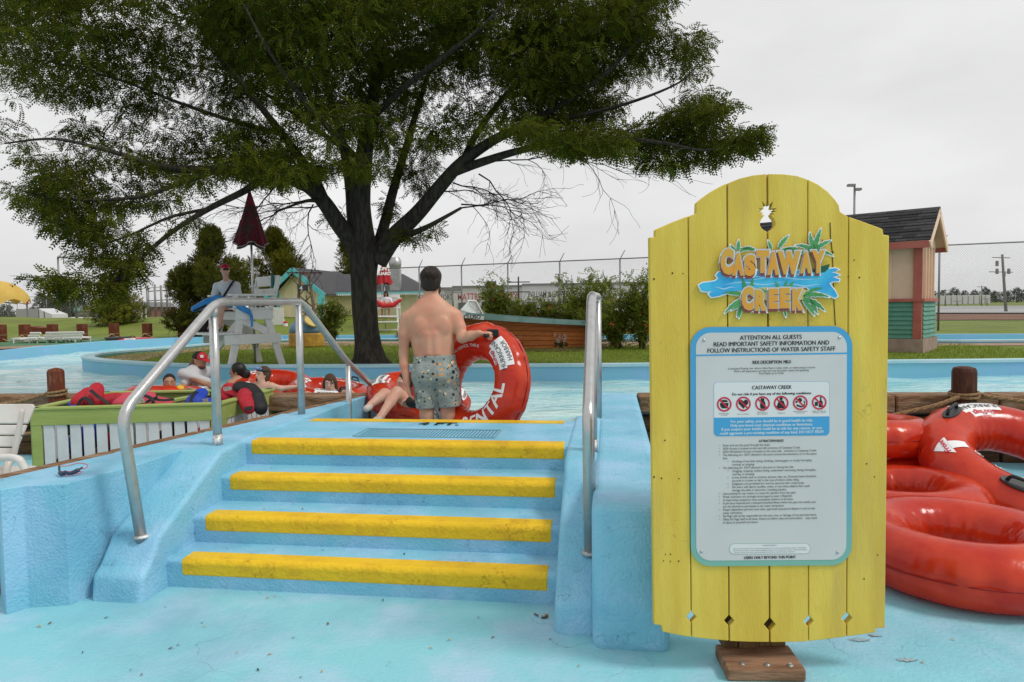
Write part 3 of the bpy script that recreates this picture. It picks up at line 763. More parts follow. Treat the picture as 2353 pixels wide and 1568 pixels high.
icl = ptext('icon_lettering', [('Recent Surgery', 1663, 947, 2.6, .0, 24), ('or Illness', 1663, 950.5, 2.6, .0, 14), ('Heart Conditions', 1706, 949, 2.6, .0, 27), ('Neck, Back or', 1750, 946, 2.6, .0, 23), ('Bone Ailments', 1750, 949.5, 2.6, .0, 23), ('Pregnancy', 1793, 948, 2.6, .0, 17), ('High Blood Pressure', 1836, 945, 2.6, .0, 32), ('or Aneurysms', 1836, 948.5, 2.6, .0, 20), ('Under the Influence', 1879, 945, 2.6, .0, 32), ('of Drugs or Alcohol', 1879, 948.5, 2.6, .0, 31)], INKG)
ptext('safety_lettering', [('For your safety, you should be in good health to ride.', 1771, 967.5, 6.4, .006, 187), ('Only you know your physical conditions or limitations.', 1771, 976.5, 6.4, .006, 188), ('If you suspect your health could be at risk for any reason, or you', 1771, 985, 6.4, .006, 228), ('could aggravate a pre-existing condition of any kind, DO NOT RIDE!', 1771, 994, 6.4, .006, 236)], INKW)
rules = [(0, 'Enter and exit the pool through the steps', 1), (0, 'ADA Access is located on the east side entrance of Castaway Creek.', 1), (0, 'ADA Wheelchair Access is located on the west side   entrance to Castaway Creek.', 1),
 (0, 'The following are  NOT allowed in the pool, around the attraction, or in the queue', 1), (0, 'line:', 0), (1, 'Smoking of any kind, eating, drinking, chewing gum or candy, horseplay,', 1), (1, 'running, or jumping', 0),
 (0, 'The following are  NOT allowed in the pool or during the ride:', 1), (1, 'Clogging, stopping, surface diving, underwater swimming, diving, horseplay,', 1), (1, 'running, or jumping', 0), (1, 'Loose articles such as cameras, phones, hats, etc. Personal items should be', 1),
 (1, 'secured in a locker or left in the care of others while riding.', 0), (1, 'Eyeglasses are permitted but must be secured with a head strap.', 1), (1, 'No attire with denim, buckles, rivets, or any sharp objects that could', 1), (1, 'damage the slide or attraction, including jewelry.', 0),
 (0, 'Line jumping for any reason is a cause for ejection from the park.', 1), (0, 'Weak swimmers are strongly encouraged to wear a lifejacket.', 1), (0, 'A supervising companion must accompany children at all times.', 1), (0, 'If you have experienced a stomach/intestinal illness within the past two weeks, you', 1),
 (0, 'are not allowed to participate in any water attractions.', 0), (0, 'Diaper-dependent persons must wear approved waterproof diapers in and on any', 1), (0, 'water attractions.', 0), (0, 'Six Flags will not be responsible for the care, loss, or damage of any personal items.', 1),
 (0, 'Obey Six Flags Staff at all times. Failure to follow rules and instructions    may result', 1), (0, 'in injury to yourself and others.', 0)]
ln = []; dots = MB()
for k, (lv, s, bl) in enumerate(rules):
    y = 1021 + k*7.36; x = 1660 + 21*lv; ln.append((s, x, y, 4.9, .004, 0))
    if bl:
        xx = 1652.5 if lv == 0 else 1671.5
        dots.raw([s3(xx + .9*math.cos(a*math.pi/3), y - 1.8 + .9*math.sin(a*math.pi/3), .0106) for a in range(6)], [(5, 4, 3, 2, 1, 0)])
dots.build('bullet', INK, panel, kind='stuff')
# keep line lengths as printed
def fitl(l):
    v, f = text_geo(l[0], 1.0, 'LEFT', l[4]); w0 = max(p[0] for p in v); return (*l[:5], w0 * 4.9/.70 * .90)
ptext('rules_lettering', [fitl(l) for l in ln], INK, 'LEFT')
ptext('rules_heading', [('ATTRACTION RULES', 1770, 1012.5, 5.4, .006, 56)], INK)
ptext('responsibility_lettering', [('RIDER RESPONSIBILITY', 1767, 1250.5, 2.2, .004, 32), ('There are inherent risks in the participation in or on any amusement ride or attraction.', 1767, 1257, 2.2, .0, 168), ('Patrons have a duty to exercise good judgment and act in a responsible manner while participating', 1767, 1261.4, 2.2, .0, 168), ('warnings. Patrons also have a duty to properly use all ride or attraction safety equipment.', 1755, 1265.8, 2.2, .0, 140)], INKG)
ptext('footer_lettering', [('USERS ONLY BEYOND THIS POINT', 1767, 1280, 6.2, .008, 118)], INK)
icl['kind'] = 'stuff'
# forbidden-condition pictograms
for k, cx in enumerate((1663, 1706.5, 1750, 1792.5, 1836, 1879)):
    cy = 926 - k*.6; ic = MB(); r0, r1 = 13.2, 16.8; nn_ = 28; v = []
    for q in range(nn_):
        a = 2*math.pi*q/nn_
        v += [s3(cx + r0*math.cos(a), cy + r0*math.sin(a), .0108), s3(cx + r1*math.cos(a), cy + r1*math.sin(a), .0108)]
    ic.raw(v, [(2*q, 2*((q+1) % nn_), 2*((q+1) % nn_)+1, 2*q+1) for q in range(nn_)])
    ic.raw([s3(cx-11.5, cy-9, .0109), s3(cx-9, cy-11.5, .0109), s3(cx+11.5, cy+9, .0109), s3(cx+9, cy+11.5, .0109)], [(0, 1, 2, 3)])
    pic = ic.build('prohibition_ring', REDP, panel)
    g = MB()
    def blob(pts): g.raw([s3(cx + p[0], cy + p[1], .0104) for p in pts], [tuple(range(len(pts)))])
    circ = lambda x, y, rx, ry, n=14: [(x + rx*math.cos(2*math.pi*i/n), y + ry*math.sin(2*math.pi*i/n)) for i in range(n)]
    if k == 0: blob([(-10, -3), (10, -3), (9, 4), (5, 9), (-5, 9), (-9, 4)]); blob([(-9, -5), (9, -5), (5, -10), (-5, -10)])
    if k == 1: blob([(0, 11), (-11, -1), (-11, -6), (-7, -10), (-3, -9), (0, -6), (3, -9), (7, -10), (11, -6), (11, -1)])
    if k == 2: blob([(-4, -12), (4, -12), (4, -7), (7, 0), (6, 12), (-4, 12), (-6, 4), (-4, -4)])
    if k == 3: blob(circ(0, -10, 3.6, 3.6)); blob([(-5, -6), (5, -6), (11, 9), (7, 12), (-7, 12), (-11, 9)])
    if k == 4: blob(circ(-1, -6, 5, 5)); blob([(-9, 3), (4, 8), (9, 3), (7, -6), (11, -2), (10, 7), (3, 11), (-8, 8)]); blob(circ(-9, -2, 2.5, 2.5, 10))
    if k == 5: blob([(2, -12), (5, -12), (5, -5), (8, -1), (8, 11), (-1, 11), (-1, -1), (2, -5)]); blob([(-10, -1), (-3, -1), (-3, 8), (-10, 8)])
    g.build('pictogram', INK, pic, fix=False)
for x, y in ((1617, 780), (1925, 776), (1611, 1263), (1922, 1267)):
    MB().lathe([(.0001, 0), (.0075, 0), (.006, .003), (.0001, .004)], 12, s3(x, y, .0085), Matrix.Rotation(R(90), 3, 'X')).build('screw', STEEL, panel, smooth=True)

# ---- the logo
logo = emp('logo', s3(1770, 640), None, None); logo.parent = sign; logo.location = s3(1770, 640) - wloc(sign)
ORG = pm('logo_orange', (.72, .30, .035), .45, (.62, .36, .05), 9); BRN = pm('logo_brown', (.26, .060, .050), .5); LWH = pm('logo_white', (.78, .79, .80), .45)
LGY = pm('logo_grey_edge', (.50, .53, .54), .45)
LBL = pm('logo_blue', (.03, .34, .66), .4, (.06, .48, .70), 8); LBP = pm('logo_pale_blue', (.30, .58, .78), .4)
LGR = pm('logo_green', (.055, .25, .075), .45, (.09, .34, .10), 12); LGD = pm('logo_dark_green', (.012, .10, .05), .5); LSD = pm('logo_sand', (.60, .48, .20), .5)
def lp(pts, lift): return [s3(x, y, lift) for x, y in pts]
wave = [(1606,655),(1614,650),(1630,648),(1643,646),(1650,640),(1645,633),(1650,626),(1700,622),(1770,624),(1840,623),(1890,624),(1900,620),(1915,619),(1922,622),(1912,626),(1905,628),(1915,630),(1924,634),(1916,637),(1908,638),(1915,641),(1924,644),(1923,648),(1912,648),(1901,652),(1906,660),(1914,670),(1920,682),(1914,686),(1902,680),(1893,676),(1880,672),(1858,668),(1850,660),(1800,662),(1770,664),(1720,662),(1700,668),(1680,672),(1668,674),(1650,680),(1634,682),(1628,675),(1636,668),(1626,670),(1612,668)]
def grow(poly, d):
    return offset_poly(poly, -d)
plate('wave_outline', grow(wave, 2.6), .001, .009, LWH, logo)
plate('wave', wave, .0105, .001, LBL, logo)
for k, (ya, amp, xa, xb) in enumerate(((636, 2, 1655, 1765), (641, 3, 1700, 1890), (652, 3, 1660, 1800), (657, 2, 1800, 1885), (662, 2, 1640, 1690), (631, 1.5, 1790, 1890))):
    mb = MB(); pts = [(xa + (xb-xa)*i/16, ya + amp*math.sin(i*.55 + k)) for i in range(17)]; v = []
    for i, (x, y) in enumerate(pts):
        w = 1.6*math.sin(math.pi*i/16) + .15; v += [s3(x, y-w, .0122), s3(x, y+w, .0122)]
    mb.raw(v, [(2*i, 2*i+1, 2*i+3, 2*i+2) for i in range(16)]); mb.build('wave_line', LBP, logo)
plate('sand', [(1690,672),(1712,664),(1750,661),(1800,660),(1840,664),(1858,672),(1850,690),(1700,690)], .0108, .0008, LSD, logo)
plate('boat_shape', [(1858,622),(1902,609),(1899,620),(1890,628),(1862,630)], .0112, .0008, LGD, logo)
def frond(bx, by, ang, L_, W_, droop=0.0, n=9):
    """feather of a palm: white edge, green blades"""
    a = R(ang); ax_ = []; 
    for i in range(n+1):
        t = i/n; aa = a - droop*t; ax_.append((aa, t))
    x, y = bx, by; pts = [(x, y, a)]
    for i in range(n):
        aa = a - droop*(i+1)/n; x += math.cos(aa)*L_/n; y -= math.sin(aa)*L_/n; pts.append((x, y, aa))
    for nm, mat, ex, lift in (('frond_outline', LWH, 2.0, .0105), ('frond', LGR, 0, .0135)):
        mb = MB()
        for sd_ in (1, -1):
            prof = []
            for i, (px, py, pa) in enumerate(pts):
                t = i/n; w = W_*(math.sin(math.pi*min(1, t*.9+.1))**.8)*(1-.25*t)
                w2 = w*.55 if i % 2 else w
                dx = math.cos(pa - .5*sd_*-1)*w*.35; dy = -math.sin(pa - .5*sd_*-1)*w*.35
                qx = px + math.sin(pa)*-sd_*-1*(w2 + ex) + (dx if not i % 2 else 0); qy = py + math.cos(pa)*-sd_*-1*(w2 + ex) + (dy if not i % 2 else 0)
                prof.append((qx, qy))
            for i in range(n):
                q = [(pts[i][0], pts[i][1]), (pts[i+1][0], pts[i+1][1]), prof[i+1], prof[i]]
                v = lp(q, lift); mb.raw(v, [(0, 1, 2, 3) if sd_ < 0 else (3, 2, 1, 0)])
        if ex:
            px, py, pa = pts[-1]; 
            mb.raw(lp([(px - math.sin(pa)*3, py - math.cos(pa)*3), (px + math.cos(pa)*4, py - math.sin(pa)*4), (px + math.sin(pa)*3, py + math.cos(pa)*3)], lift), [(0, 1, 2)])
        o_ = mb.build(nm, mat, logo)
for args in [(1866,577,150,44,6,-.5),(1866,577,110,40,7,.2),(1866,577,75,50,8,.1),(1866,577,38,44,7,.3),(1866,577,-2,46,6,.5),(1866,577,178,46,5,-.6),(1868,580,-62,38,6,.6),
             (1690,580,130,20,5,0),(1694,578,85,24,6,0),(1698,580,35,26,5,.3),(1728,576,165,30,5,-.3),(1736,577,160,28,5,-.3),(1786,572,60,36,7,.3),(1790,578,20,30,5,.5),(1830,575,170,34,6,-.4),(1770,576,110,22,5,0),
             (1716,680,160,56,7,-.4),(1712,684,200,60,7,-.5),(1716,676,115,40,7,.2),(1706,700,235,30,6,-.2),(1712,690,215,40,6,0),(1722,672,80,36,6,0),(1700,704,262,26,6,0),
             (1842,682,20,60,7,.7),(1842,682,48,50,6,.8),(1842,686,-12,58,8,.6),(1842,690,-45,44,7,.3),(1858,690,-62,36,6,0),(1800,668,80,24,5,0),(1806,668,60,26,5,.2),(1790,668,120,24,5,0),(1760,672,150,28,4,-.3),(1800,714,-80,14,4,0)]:
    frond(*args)
letters = [('C',1653.9,572.9,1682.8,632),('A',1680.5,583,1706,634),('S',1707,587,1732.7,635.5),('T',1735,577.6,1762.8,628.6),('A',1759,581,1786,633),('W',1782.5,580,1833.6,632),('A',1833.6,581,1859,630),('Y',1859,578.7,1889,630),
           ('C',1701.4,659.9,1728,713),('R',1731.5,666.8,1758,714),('E',1762.8,664.5,1783.7,709.7),('E',1788,663,1810,708.6),('K',1816,664.5,1840.7,714)]
def glyph(name, ch, bx, off, z0, th, mat, parent, dx=0, dy=0, grow_=0):
    x0, y0, x1, y1 = bx
    v, f = fit_text(ch, x0 - grow_ + dx, y1 + grow_ + dy, x1 + grow_ + dx, y0 - grow_ + dy, off)
    nv = len(v); mb = MB()
    vv = [s3(x, y, z0) for x, y in v] + [s3(x, y, z0 + th) for x, y in v]
    ed = {}
    for q in f:
        for a, b_ in zip(q, q[1:] + q[:1]): ed[(a, b_)] = 1
    side = [(a, b_, nv+b_, nv+a) for (a, b_) in ed if (b_, a) not in ed]
    mb.raw(vv, [tuple(nv+i for i in q) for q in f] + [tuple(q[::-1]) for q in f] + side)
    return mb.build(name, mat, parent)
for ch, x0, y0, x1, y1 in letters:
    L_ = glyph('letter', ch, (x0, y0, x1, y1), .075, .0175, .003, ORG, logo)
    glyph('letter_edge', ch, (x0, y0, x1, y1), .13, .0165, .002, LGY, L_, .8, -1.4, 2.0)
    glyph('letter_outline', ch, (x0, y0, x1, y1), .155, .0150, .002, LWH, L_, .2, 1.6, 4.2)
    glyph('letter_shade', ch, (x0, y0, x1, y1), .12, .0158, .0017, BRN, L_, -1.6, 4.6, 1.6)

# ================================================================== INNER TUBES
TR, Tr = .425, .172
def tube_mesh(seed, nu=120, nv=36):
    rg = np.random.RandomState(seed); U, V_ = np.meshgrid(np.arange(nu)*2*np.pi/nu, np.arange(nv)*2*np.pi/nv, indexing='ij')
    rr = Tr*np.ones_like(U)
    for _ in range(10):                      # puckers along the outer and inner welds
        k = rg.randint(9, 40); ph = rg.rand()*6.28
        rr += .0030*np.sin(k*U + ph)*(np.exp(-(np.sin(V_/2)/.28)**2) + .9*np.exp(-(np.cos(V_/2)/.30)**2))
    rr -= .006*np.exp(-(np.sin(V_/2)/.05)**2)
    rr += .003*np.sin(2*U + rg.rand()*6) 
    zz = rr*np.sin(V_)*.95
    P = np.stack([(TR + rr*np.cos(V_))*np.cos(U), (TR + rr*np.cos(V_))*np.sin(U), zz], -1).reshape(-1, 3)
    i = np.arange(nu)[:, None]; j = np.arange(nv)[None, :]
    f = np.stack([i*nv+j, ((i+1) % nu)*nv+j, ((i+1) % nu)*nv+(j+1) % nv, i*nv+(j+1) % nv], -1).reshape(-1, 4)
    me = mesh_np('tube_body', P, f, True); me.materials.append(VINYL); return me
TUBES = [tube_mesh(s) for s in (1, 2, 3)]
def tp3(th, ph, off=0.0):
    r_ = Tr + off
    return Vector(((TR + r_*math.cos(ph))*math.cos(th), (TR + r_*math.cos(ph))*math.sin(th), r_*.95*math.sin(ph)))
def wrap(mb, v, f, th0, ph0, dirn, off):
    rr = TR + Tr*math.cos(ph0)
    mb.raw([tp3(th0 + dirn*p[0]/rr, ph0 + dirn*p[1]/Tr, off) for p in v], f)
def patch(poly_rows, n=10):
    """rectangles given as (x0, x1, y0, y1), finely divided so that they follow the curve"""
    v = []; f = []
    for x0, x1, y0, y1 in poly_rows:
        b0 = len(v)
        for i in range(n+1):
            for j in range(n+1): v.append((x0+(x1-x0)*i/n, y0+(y1-y0)*j/n))
        for i in range(n):
            for j in range(n): f.append((b0+i*(n+1)+j, b0+(i+1)*(n+1)+j, b0+(i+1)*(n+1)+j+1, b0+i*(n+1)+j+1))
    return v, f
_tubeparts = {}
def tube(label, loc, rot, marks=('handles', 'sticker', 'arrow'), seed=0, spin=0, group=None, sq=1.0):
    root = emp('inner_tube', (0, 0, 0), label, 'inner tube', group)
    add('tube_body', TUBES[seed % 3], VINYL, root)
    sm_ = MB(); sm_.tube([tp3(2*math.pi*i/72, 0, -.004) for i in range(73)], .0045, 5, cap=False); sm_.build('weld_seam', VINYLD, root, smooth=True, local=True)
    def part(nm, mb, mat, par=root, smooth=False): return mb.build(nm, mat, par, smooth=smooth, local=True)
    def text_on(nm, s, size, th, ph, dr, mat, off=.006, bold=.012, par=root):
        v, f = text_geo(s, size, 'CENTER', bold*size*2); mb = MB()
        if size > .05:
            bm_ = bmesh.new(); vs_ = [bm_.verts.new((*p[:2], 0)) for p in v]
            for q in f:
                try: bm_.faces.new([vs_[i] for i in q])
                except ValueError: pass
            bmesh.ops.triangulate(bm_, faces=bm_.faces[:])
            for _ in range(4):
                le = [e for e in bm_.edges if e.calc_length() > .022]
                if le: bmesh.ops.subdivide_edges(bm_, edges=le, cuts=1)
                bmesh.ops.triangulate(bm_, faces=bm_.faces[:])
            bm_.verts.index_update(); v = [tuple(q.co) for q in bm_.verts]; f = [tuple(w_.index for w_ in q.verts) for q in bm_.faces]; bm_.free()
        wrap(mb, v, f, th + spin, ph, dr, off); part(nm, mb, mat, par)
    if 'handles' in marks:
        for th in (R(100), R(205)):
            th += spin; c = tp3(th, R(78), .002); nrm = (tp3(th, R(78), .1) - c).normalized(); tg = Vector((-math.sin(th), math.cos(th), 0)); sd = nrm.cross(tg)
            mb = MB(); pl = [(.105*math.cos(a)*(1 if abs(math.cos(a)) > .5 else 1), .042*math.sin(a)) for a in [2*math.pi*i/20 for i in range(20)]]
            mb.prism(pl, c - nrm*.004, tg, sd, .014); base = part('handle_base', mb, pm('grey_rubber', (.045, .05, .05), .45))
            mb = MB(); mb.tube(bend([c + tg*.07, c + tg*.062 + nrm*.05, c - tg*.062 + nrm*.05, c - tg*.07], .025), .011, 10)
            part('handle_grip', mb, BLACKP, base, True)
    if 'sticker' in marks:
        for th in (R(70), R(250)):
            mb = MB(); v, f = patch([(-.15, .15, -.045, .035), (-.13, .14, -.115, -.04), (-.08, .11, .03, .085)]); wrap(mb, v, f, th + spin, R(84), 1, .003)
            stk = part('sticker', mb, WHITE)
            text_on('sticker_lettering', 'HURRICANE', .062, th, R(84) - .035/Tr, 1, DGREY, .0055, .006, stk)
            text_on('sticker_lettering', 'HARBOR', .058, th, R(84) - .105/Tr, 1, DGREY, .0055, .006, stk)
            text_on('sticker_lettering', 'SixFlags', .055, th, R(84) + .04/Tr, 1, REDP, .0055, .012, stk)
    if 'arrow' in marks:
        th = R(150); mb = MB(); v, f = patch([(-.035, .035, -.09, .02)], 6)
        wrap(mb, v, f, th + spin, R(75), -1, .003)
        tri = [(-.075, .02), (.075, .02), (0, .12)]; n_ = 6; v = []; f = []
        for i in range(n_+1):
            w = .075*(1-i/n_)
            v += [(-w, .02+.1*i/n_), (w, .02+.1*i/n_)]
        f = [(2*i, 2*i+1, 2*i+3, 2*i+2) for i in range(n_)]
        wrap(mb, v, f, th + spin, R(75), -1, .003); ar = part('arrow', mb, WHITE)
        text_on('arrow_lettering', 'Front', .05, th, R(75) - .035/Tr, -1, REDP, .0055, .01, ar)
        for q in range(5):
            mb = MB(); a0 = R(128 - 24*q + 130); nr = 18; v = []
            for i in range(nr):
                a = 2*math.pi*i/nr; v += [(.030*math.cos(a), .030*math.sin(a)), (.025*math.cos(a), .025*math.sin(a))]
            f = [(2*i, 2*((i+1) % nr), 2*((i+1) % nr)+1, 2*i+1) for i in range(nr)] 
            v += [(-.012, -.012), (.012, -.012), (.004, .015), (-.004, .015)]; f.append((2*nr, 2*nr+1, 2*nr+2, 2*nr+3))
            wrap(mb, v, f, a0 + spin, R(118), 1, .004); part('warning_mark', mb, WHITE)
    if 'rental' in marks:
        text_on('rental_lettering', 'RENTAL', .20, R(-12), R(78), 1, WHITE, .005, .012)
        text_on('warning_lettering', 'NOT A LIFESAVING DEVICE. THIS IS', .038, R(158), R(118), -1, WHITE, .005, .008)
        text_on('front_lettering', 'FRONT', .085, R(196), R(98), -1, WHITE, .005, .016)
        text_on('warning_lettering', 'NOT A LIFESAVING DEVICE', .036, R(-130), R(112), 1, WHITE, .005, .008)
    root.location = loc; root.rotation_euler = rot
    root.scale = (1, 1, sq)
    return root
# stack beside the timber wall
t0_ = tube('red inner tube lying flat on the deck beside the sign, in front of the others', (2.74, 4.12, .183), (0, 0, R(20)), (), 0, R(200)); t0_.scale = (1.13, 1.13, 1.12)
tube('red inner tube lying flat behind the one with the orange front', (3.02, 5.25, .163), (R(-3), 0, R(80)), (), 1)
_r3 = Matrix((( 1, 0, 0), (0, .78, -.62), (0, .62, .78)))
tl = tube('red inner tube leaning back with a white front arrow and two black handles', tuple(at(2338, 1080, 5.62) + Vector((0, 0, .03))), (R(27), R(2), R(0)), ('handles', 'sticker', 'arrow'), 2, R(28))
tl.scale = (1.26, 1.26, 1.24)
tube('red inner tube lying flat under the leaning tube beside the timber wall', (3.45, 6.35, .163), (0, 0, R(40)), (), 0)
tube('red inner tube resting on another one beside the timber wall', (3.25, 6.30, .48), (R(3), R(2), R(140)), (), 1)
tube('red inner tube propped upright against the timber wall behind the arrow tube', (5.95, 6.62, .62), (R(80), 0, R(-10)), (), 2)

# ================================================================== LIFE JACKET BIN AND SMALL THINGS ON THE LEFT
BZ = .76
ba = on(73, 943, BZ); bb = on(506, 931, BZ); bc = on(624, 898, BZ); bd = on(243, 905, BZ)
bin_ = emp('storage_bin', ((ba.x+bb.x)/2, (ba.y+bb.y)/2, 0), 'lime green and white slatted bin filled with life jackets', 'bin')
def bpanel(p, q, name):
    d = (Vector((q.x, q.y, 0)) - Vector((p.x, p.y, 0))); L_ = d.length; d.normalize(); nr = Vector((d.y, -d.x, 0))
    p0 = Vector((p.x, p.y, 0)); q0 = Vector((q.x, q.y, 0))
    MB().beam(p0 + nr*.012 + Vector((0, 0, BZ - .075)), q0 + nr*.012 + Vector((0, 0, BZ - .075)), .024, .15).build('top_board', LIME, bin_, bevel=.004)
    MB().beam(p0 - d*.02 - nr*.015 + Vector((0, 0, BZ + .012)), q0 + d*.02 - nr*.015 + Vector((0, 0, BZ + .012)), .10, .024).build('cap_board', LIME, bin_, bevel=.005)
    k = max(2, int(L_/.128))
    for i in range(k):
        a = .09 + (L_ - .18)*(i + .5)/k; w = (L_ - .18)/k - .026
        MB().beam(p0 + d*(a - w/2) + nr*.002 + Vector((0, 0, .36)), p0 + d*(a + w/2) + nr*.002 + Vector((0, 0, .36)), .02, .56).build('slat', SLATW, bin_, bevel=.004)
    for e, s in ((p0, 1), (q0, -1)):
        MB().beam(e + d*s*.045 + nr*.010 + Vector((0, 0, 0)), e + d*s*.045 + nr*.010 + Vector((0, 0, BZ - .15)), .024, .09, up=d).build('corner_board', LIME, bin_, bevel=.004)
bpanel(ba, bb, 'front'); bpanel(bb, bc, 'right'); bpanel(bc, bd, 'back'); bpanel(bd, ba, 'left')
m0 = ba.lerp(bb, .48); m1 = bd.lerp(bc, .62)
MB().beam((m0.x, m0.y + .05, BZ - .02), (m1.x, m1.y - .05, BZ - .02), .09, .03).build('divider_board', LIME, bin_, bevel=.004)
MB().beam((m0.x, m0.y + .05, BZ - .35), (m1.x, m1.y - .05, BZ - .35), .02, .6).build('divider_panel', SLATW, bin_)
MB().raw([(ba.x+.04, ba.y+.04, .22), (bb.x-.04, bb.y+.04, .22), (bc.x-.04, bc.y-.04, .22), (bd.x+.04, bd.y-.04, .22)], [(0, 1, 2, 3)]).build('bin_floor', TIMB, bin_)

JRED = pm('life_jacket_red', (.42, .012, .025), .6, (.34, .010, .02), 9, bump=.4, bscale=40); JBLK = pm('life_jacket_black', (.012, .012, .014), .6, bump=.4, bscale=50)
JBLU = pm('life_jacket_blue', (.012, .05, .38), .55, bump=.3); JPNK = pm('life_jacket_faded', (.50, .06, .09), .65, bump=.3)
def jacket(label, panels, straps, mat, smat=JBLK, prints=()):
    c = sum((Vector(p[0]) for p in panels), Vector((0, 0, 0))) / len(panels)
    root = emp('life_jacket', (c.x, c.y, min(p[0][2] for p in panels)), label, 'life jacket', None)
    for a, b_, ra, rb, nv, fl in panels:
        mid = (Vector(a) + Vector(b_))/2
        soft('foam_panel', [cone(a, b_, ra, rb, .03, nv, fl), cone(Vector(a).lerp(Vector(b_), .2), Vector(a).lerp(Vector(b_), .8), ra*1.06, rb*1.06, .03, nv, fl)], mat, root, h=.011)
    for path, w in straps:
        mb = MB(); pp = smooth_path(path, 4)
        for q, r_ in zip(pp, pp[1:]): mb.beam(q, r_, w, .006, up=(.2, -.6, .75))
        mb.build('strap', smat, root)
    for (p, s, sz) in prints:
        flat_text(s, sz, p, (.95, .05, .15), (-.1, -.45, .85), .01).build('lettering', WHITE, root)
    return root
J = lambda x, y, D: at(x, y, D)
D1 = 7.05
jacket('red life jacket bundled at the left end of the bin', [(J(185, 925, D1), J(205, 905, D1+.1), .085, .07, (.5, -.6, .5), .75), (J(215, 922, D1-.05), J(222, 893, D1+.1), .075, .065, (.3, -.8, .4), .8), (J(238, 922, D1+.05), J(270, 915, D1+.1), .07, .06, (0, -.5, .8), .8)],
       [([J(178, 935, D1-.16), J(190, 915, D1-.14), J(206, 922, D1-.16), J(214, 936, D1-.16)], .035), ([J(208, 897, D1-.1), J(226, 912, D1-.14), J(250, 928, D1-.12)], .032), ([J(160, 946, 6.70), J(161, 950, 6.69), J(160, 975, 6.685), J(160, 1000, 6.685)], .045)], JRED)
jacket('red life jacket with white print lying flat across the middle of the bin', [(J(275, 920, D1+.1), J(340, 912, D1+.2), .10, .08, (0, -.45, .9), .5), (J(330, 918, D1), J(385, 926, D1+.1), .075, .06, (.1, -.4, .9), .5), (J(300, 930, D1), J(350, 933, D1), .06, .06, (.1, -.4, .9), .6)],
       [([J(310, 903, D1-.02), J(340, 912, D1-.12), J(352, 922, D1-.14), J(350, 936, D1-.14)], .035), ([J(345, 915, D1-.1), J(372, 920, D1-.1), J(400, 918, D1)], .03), ([J(335, 925, D1-.12), J(362, 912, D1-.1)], .03)], JPNK, prints=[(J(318, 926, D1-.11), 'USCG', .05)])
jacket('small blue life jacket folded beside the divider', [(J(168, 930, D1+.05), J(176, 937, D1-.05), .05, .05, (0, -.6, .6), .8)], [], JBLU)
D2 = 7.3
jacket('blue life jacket with black side and white print, right half of bin', [(J(446, 922, D2), J(462, 905, D2+.15), .085, .07, (0, -.6, .6), .6), (J(468, 925, D2), J(500, 922, D2+.1), .06, .05, (0, -.4, .9), .6), (J(505, 926, D2), J(540, 922, D2+.1), .04, .035, (0, -.4, .9), .6)],
       [([J(438, 930, D2-.08), J(445, 905, D2), J(455, 900, D2+.1)], .04)], JBLU, prints=[(J(474, 925, D2-.1), 'IV', .06)])
jacket('red and black life jacket arched over the right rim of the bin', [(J(518, 915, D2), J(525, 895, D2+.05), .055, .065, (0, -1, .1), .5), (J(525, 893, D2+.05), J(560, 903, D2), .075, .07, (0, -.6, .8), .4), (J(562, 908, D2-.1), J(572, 938, D2-.25), .075, .065, (.5, -.8, .1), .45)],
       [([J(500, 928, D2-.1), J(508, 950, D2-.35), J(520, 968, D2-.4)], .035), ([J(562, 940, D2-.33), J(580, 938, D2-.33)], .05)], JRED, prints=[(J(524, 896, D2-.07), 'PFD', .045)])
jacket('black padded life jacket collar hanging over the right side of the bin', [(J(548, 887, D2), J(575, 894, D2-.02), .06, .06, (0, -.6, .8), .5), (J(575, 892, D2-.02), J(592, 910, D2-.08), .06, .06, (.3, -.7, .6), .5), (J(592, 910, D2-.08), J(600, 940, D2-.2), .06, .065, (.6, -.8, .1), .5)], [], JBLK)
# jackets seen between the slats
for k, (fx, mt_, lb) in enumerate(((.14, JBLU, 'blue life jacket inside the bin behind the first slats'), (.34, JRED, 'red life jacket inside the bin seen between the slats'), (.62, JBLK, 'black life jacket inside the bin behind the slats'), (.82, JPNK, 'faded red life jacket deep inside the bin'))):
    p = ba.lerp(bb, fx) + Vector((0, .28, 0))
    jacket(lb, [(Vector((p.x, p.y, .34)), Vector((p.x + .2, p.y, .52)), .12, .10, (0, 1, .2), .7)], [], mt_)

# white plastic lounge chair at the edge of the picture
ch = emp('lounge_chair', at(-40, 1085, 5.6), 'white plastic lounge chair with a slotted back beside the bin', 'chair'); ch.location.z = 0
def cpt(x, y, D=5.6): return at(x, y, D)
for k, (y0, y1, xr0, xr1) in enumerate(((934, 978, 52, 43), (981, 1003, 42, 37), (1006, 1029, 36, 31), (1032, 1058, 30, 25))):
    pts = [cpt(-95, y0), cpt(xr0 - 6, y0), cpt(xr0, y0 + 6), cpt(xr1, y1), cpt(-95, y1)] if k == 0 else [cpt(-95, y0), cpt(xr0, y0), cpt(xr1, y1), cpt(-95, y1)]
    mb = MB(); nv_c = Vector((.25, -.9, .35)).normalized(); n_ = len(pts)
    tlt = lambda p: p + Vector((0, (p.z - .45)*.30, 0))
    v = [tlt(p) for p in pts] + [tlt(p) - nv_c*.03 for p in pts]
    mb.raw(v, [tuple(range(n_-1, -1, -1)), tuple(range(n_, 2*n_))] + [(i, (i+1) % n_, n_+(i+1) % n_, n_+i) for i in range(n_)])
    mb.build('back_slat', CHROMEW, ch, fix=True, bevel=.008)
MB().tube(smooth_path([cpt(52, 940), cpt(44, 985), cpt(33, 1040), cpt(24, 1062)], 4), [.018, .022, .024, .02], 8).build('back_frame', CHROMEW, ch, smooth=True)
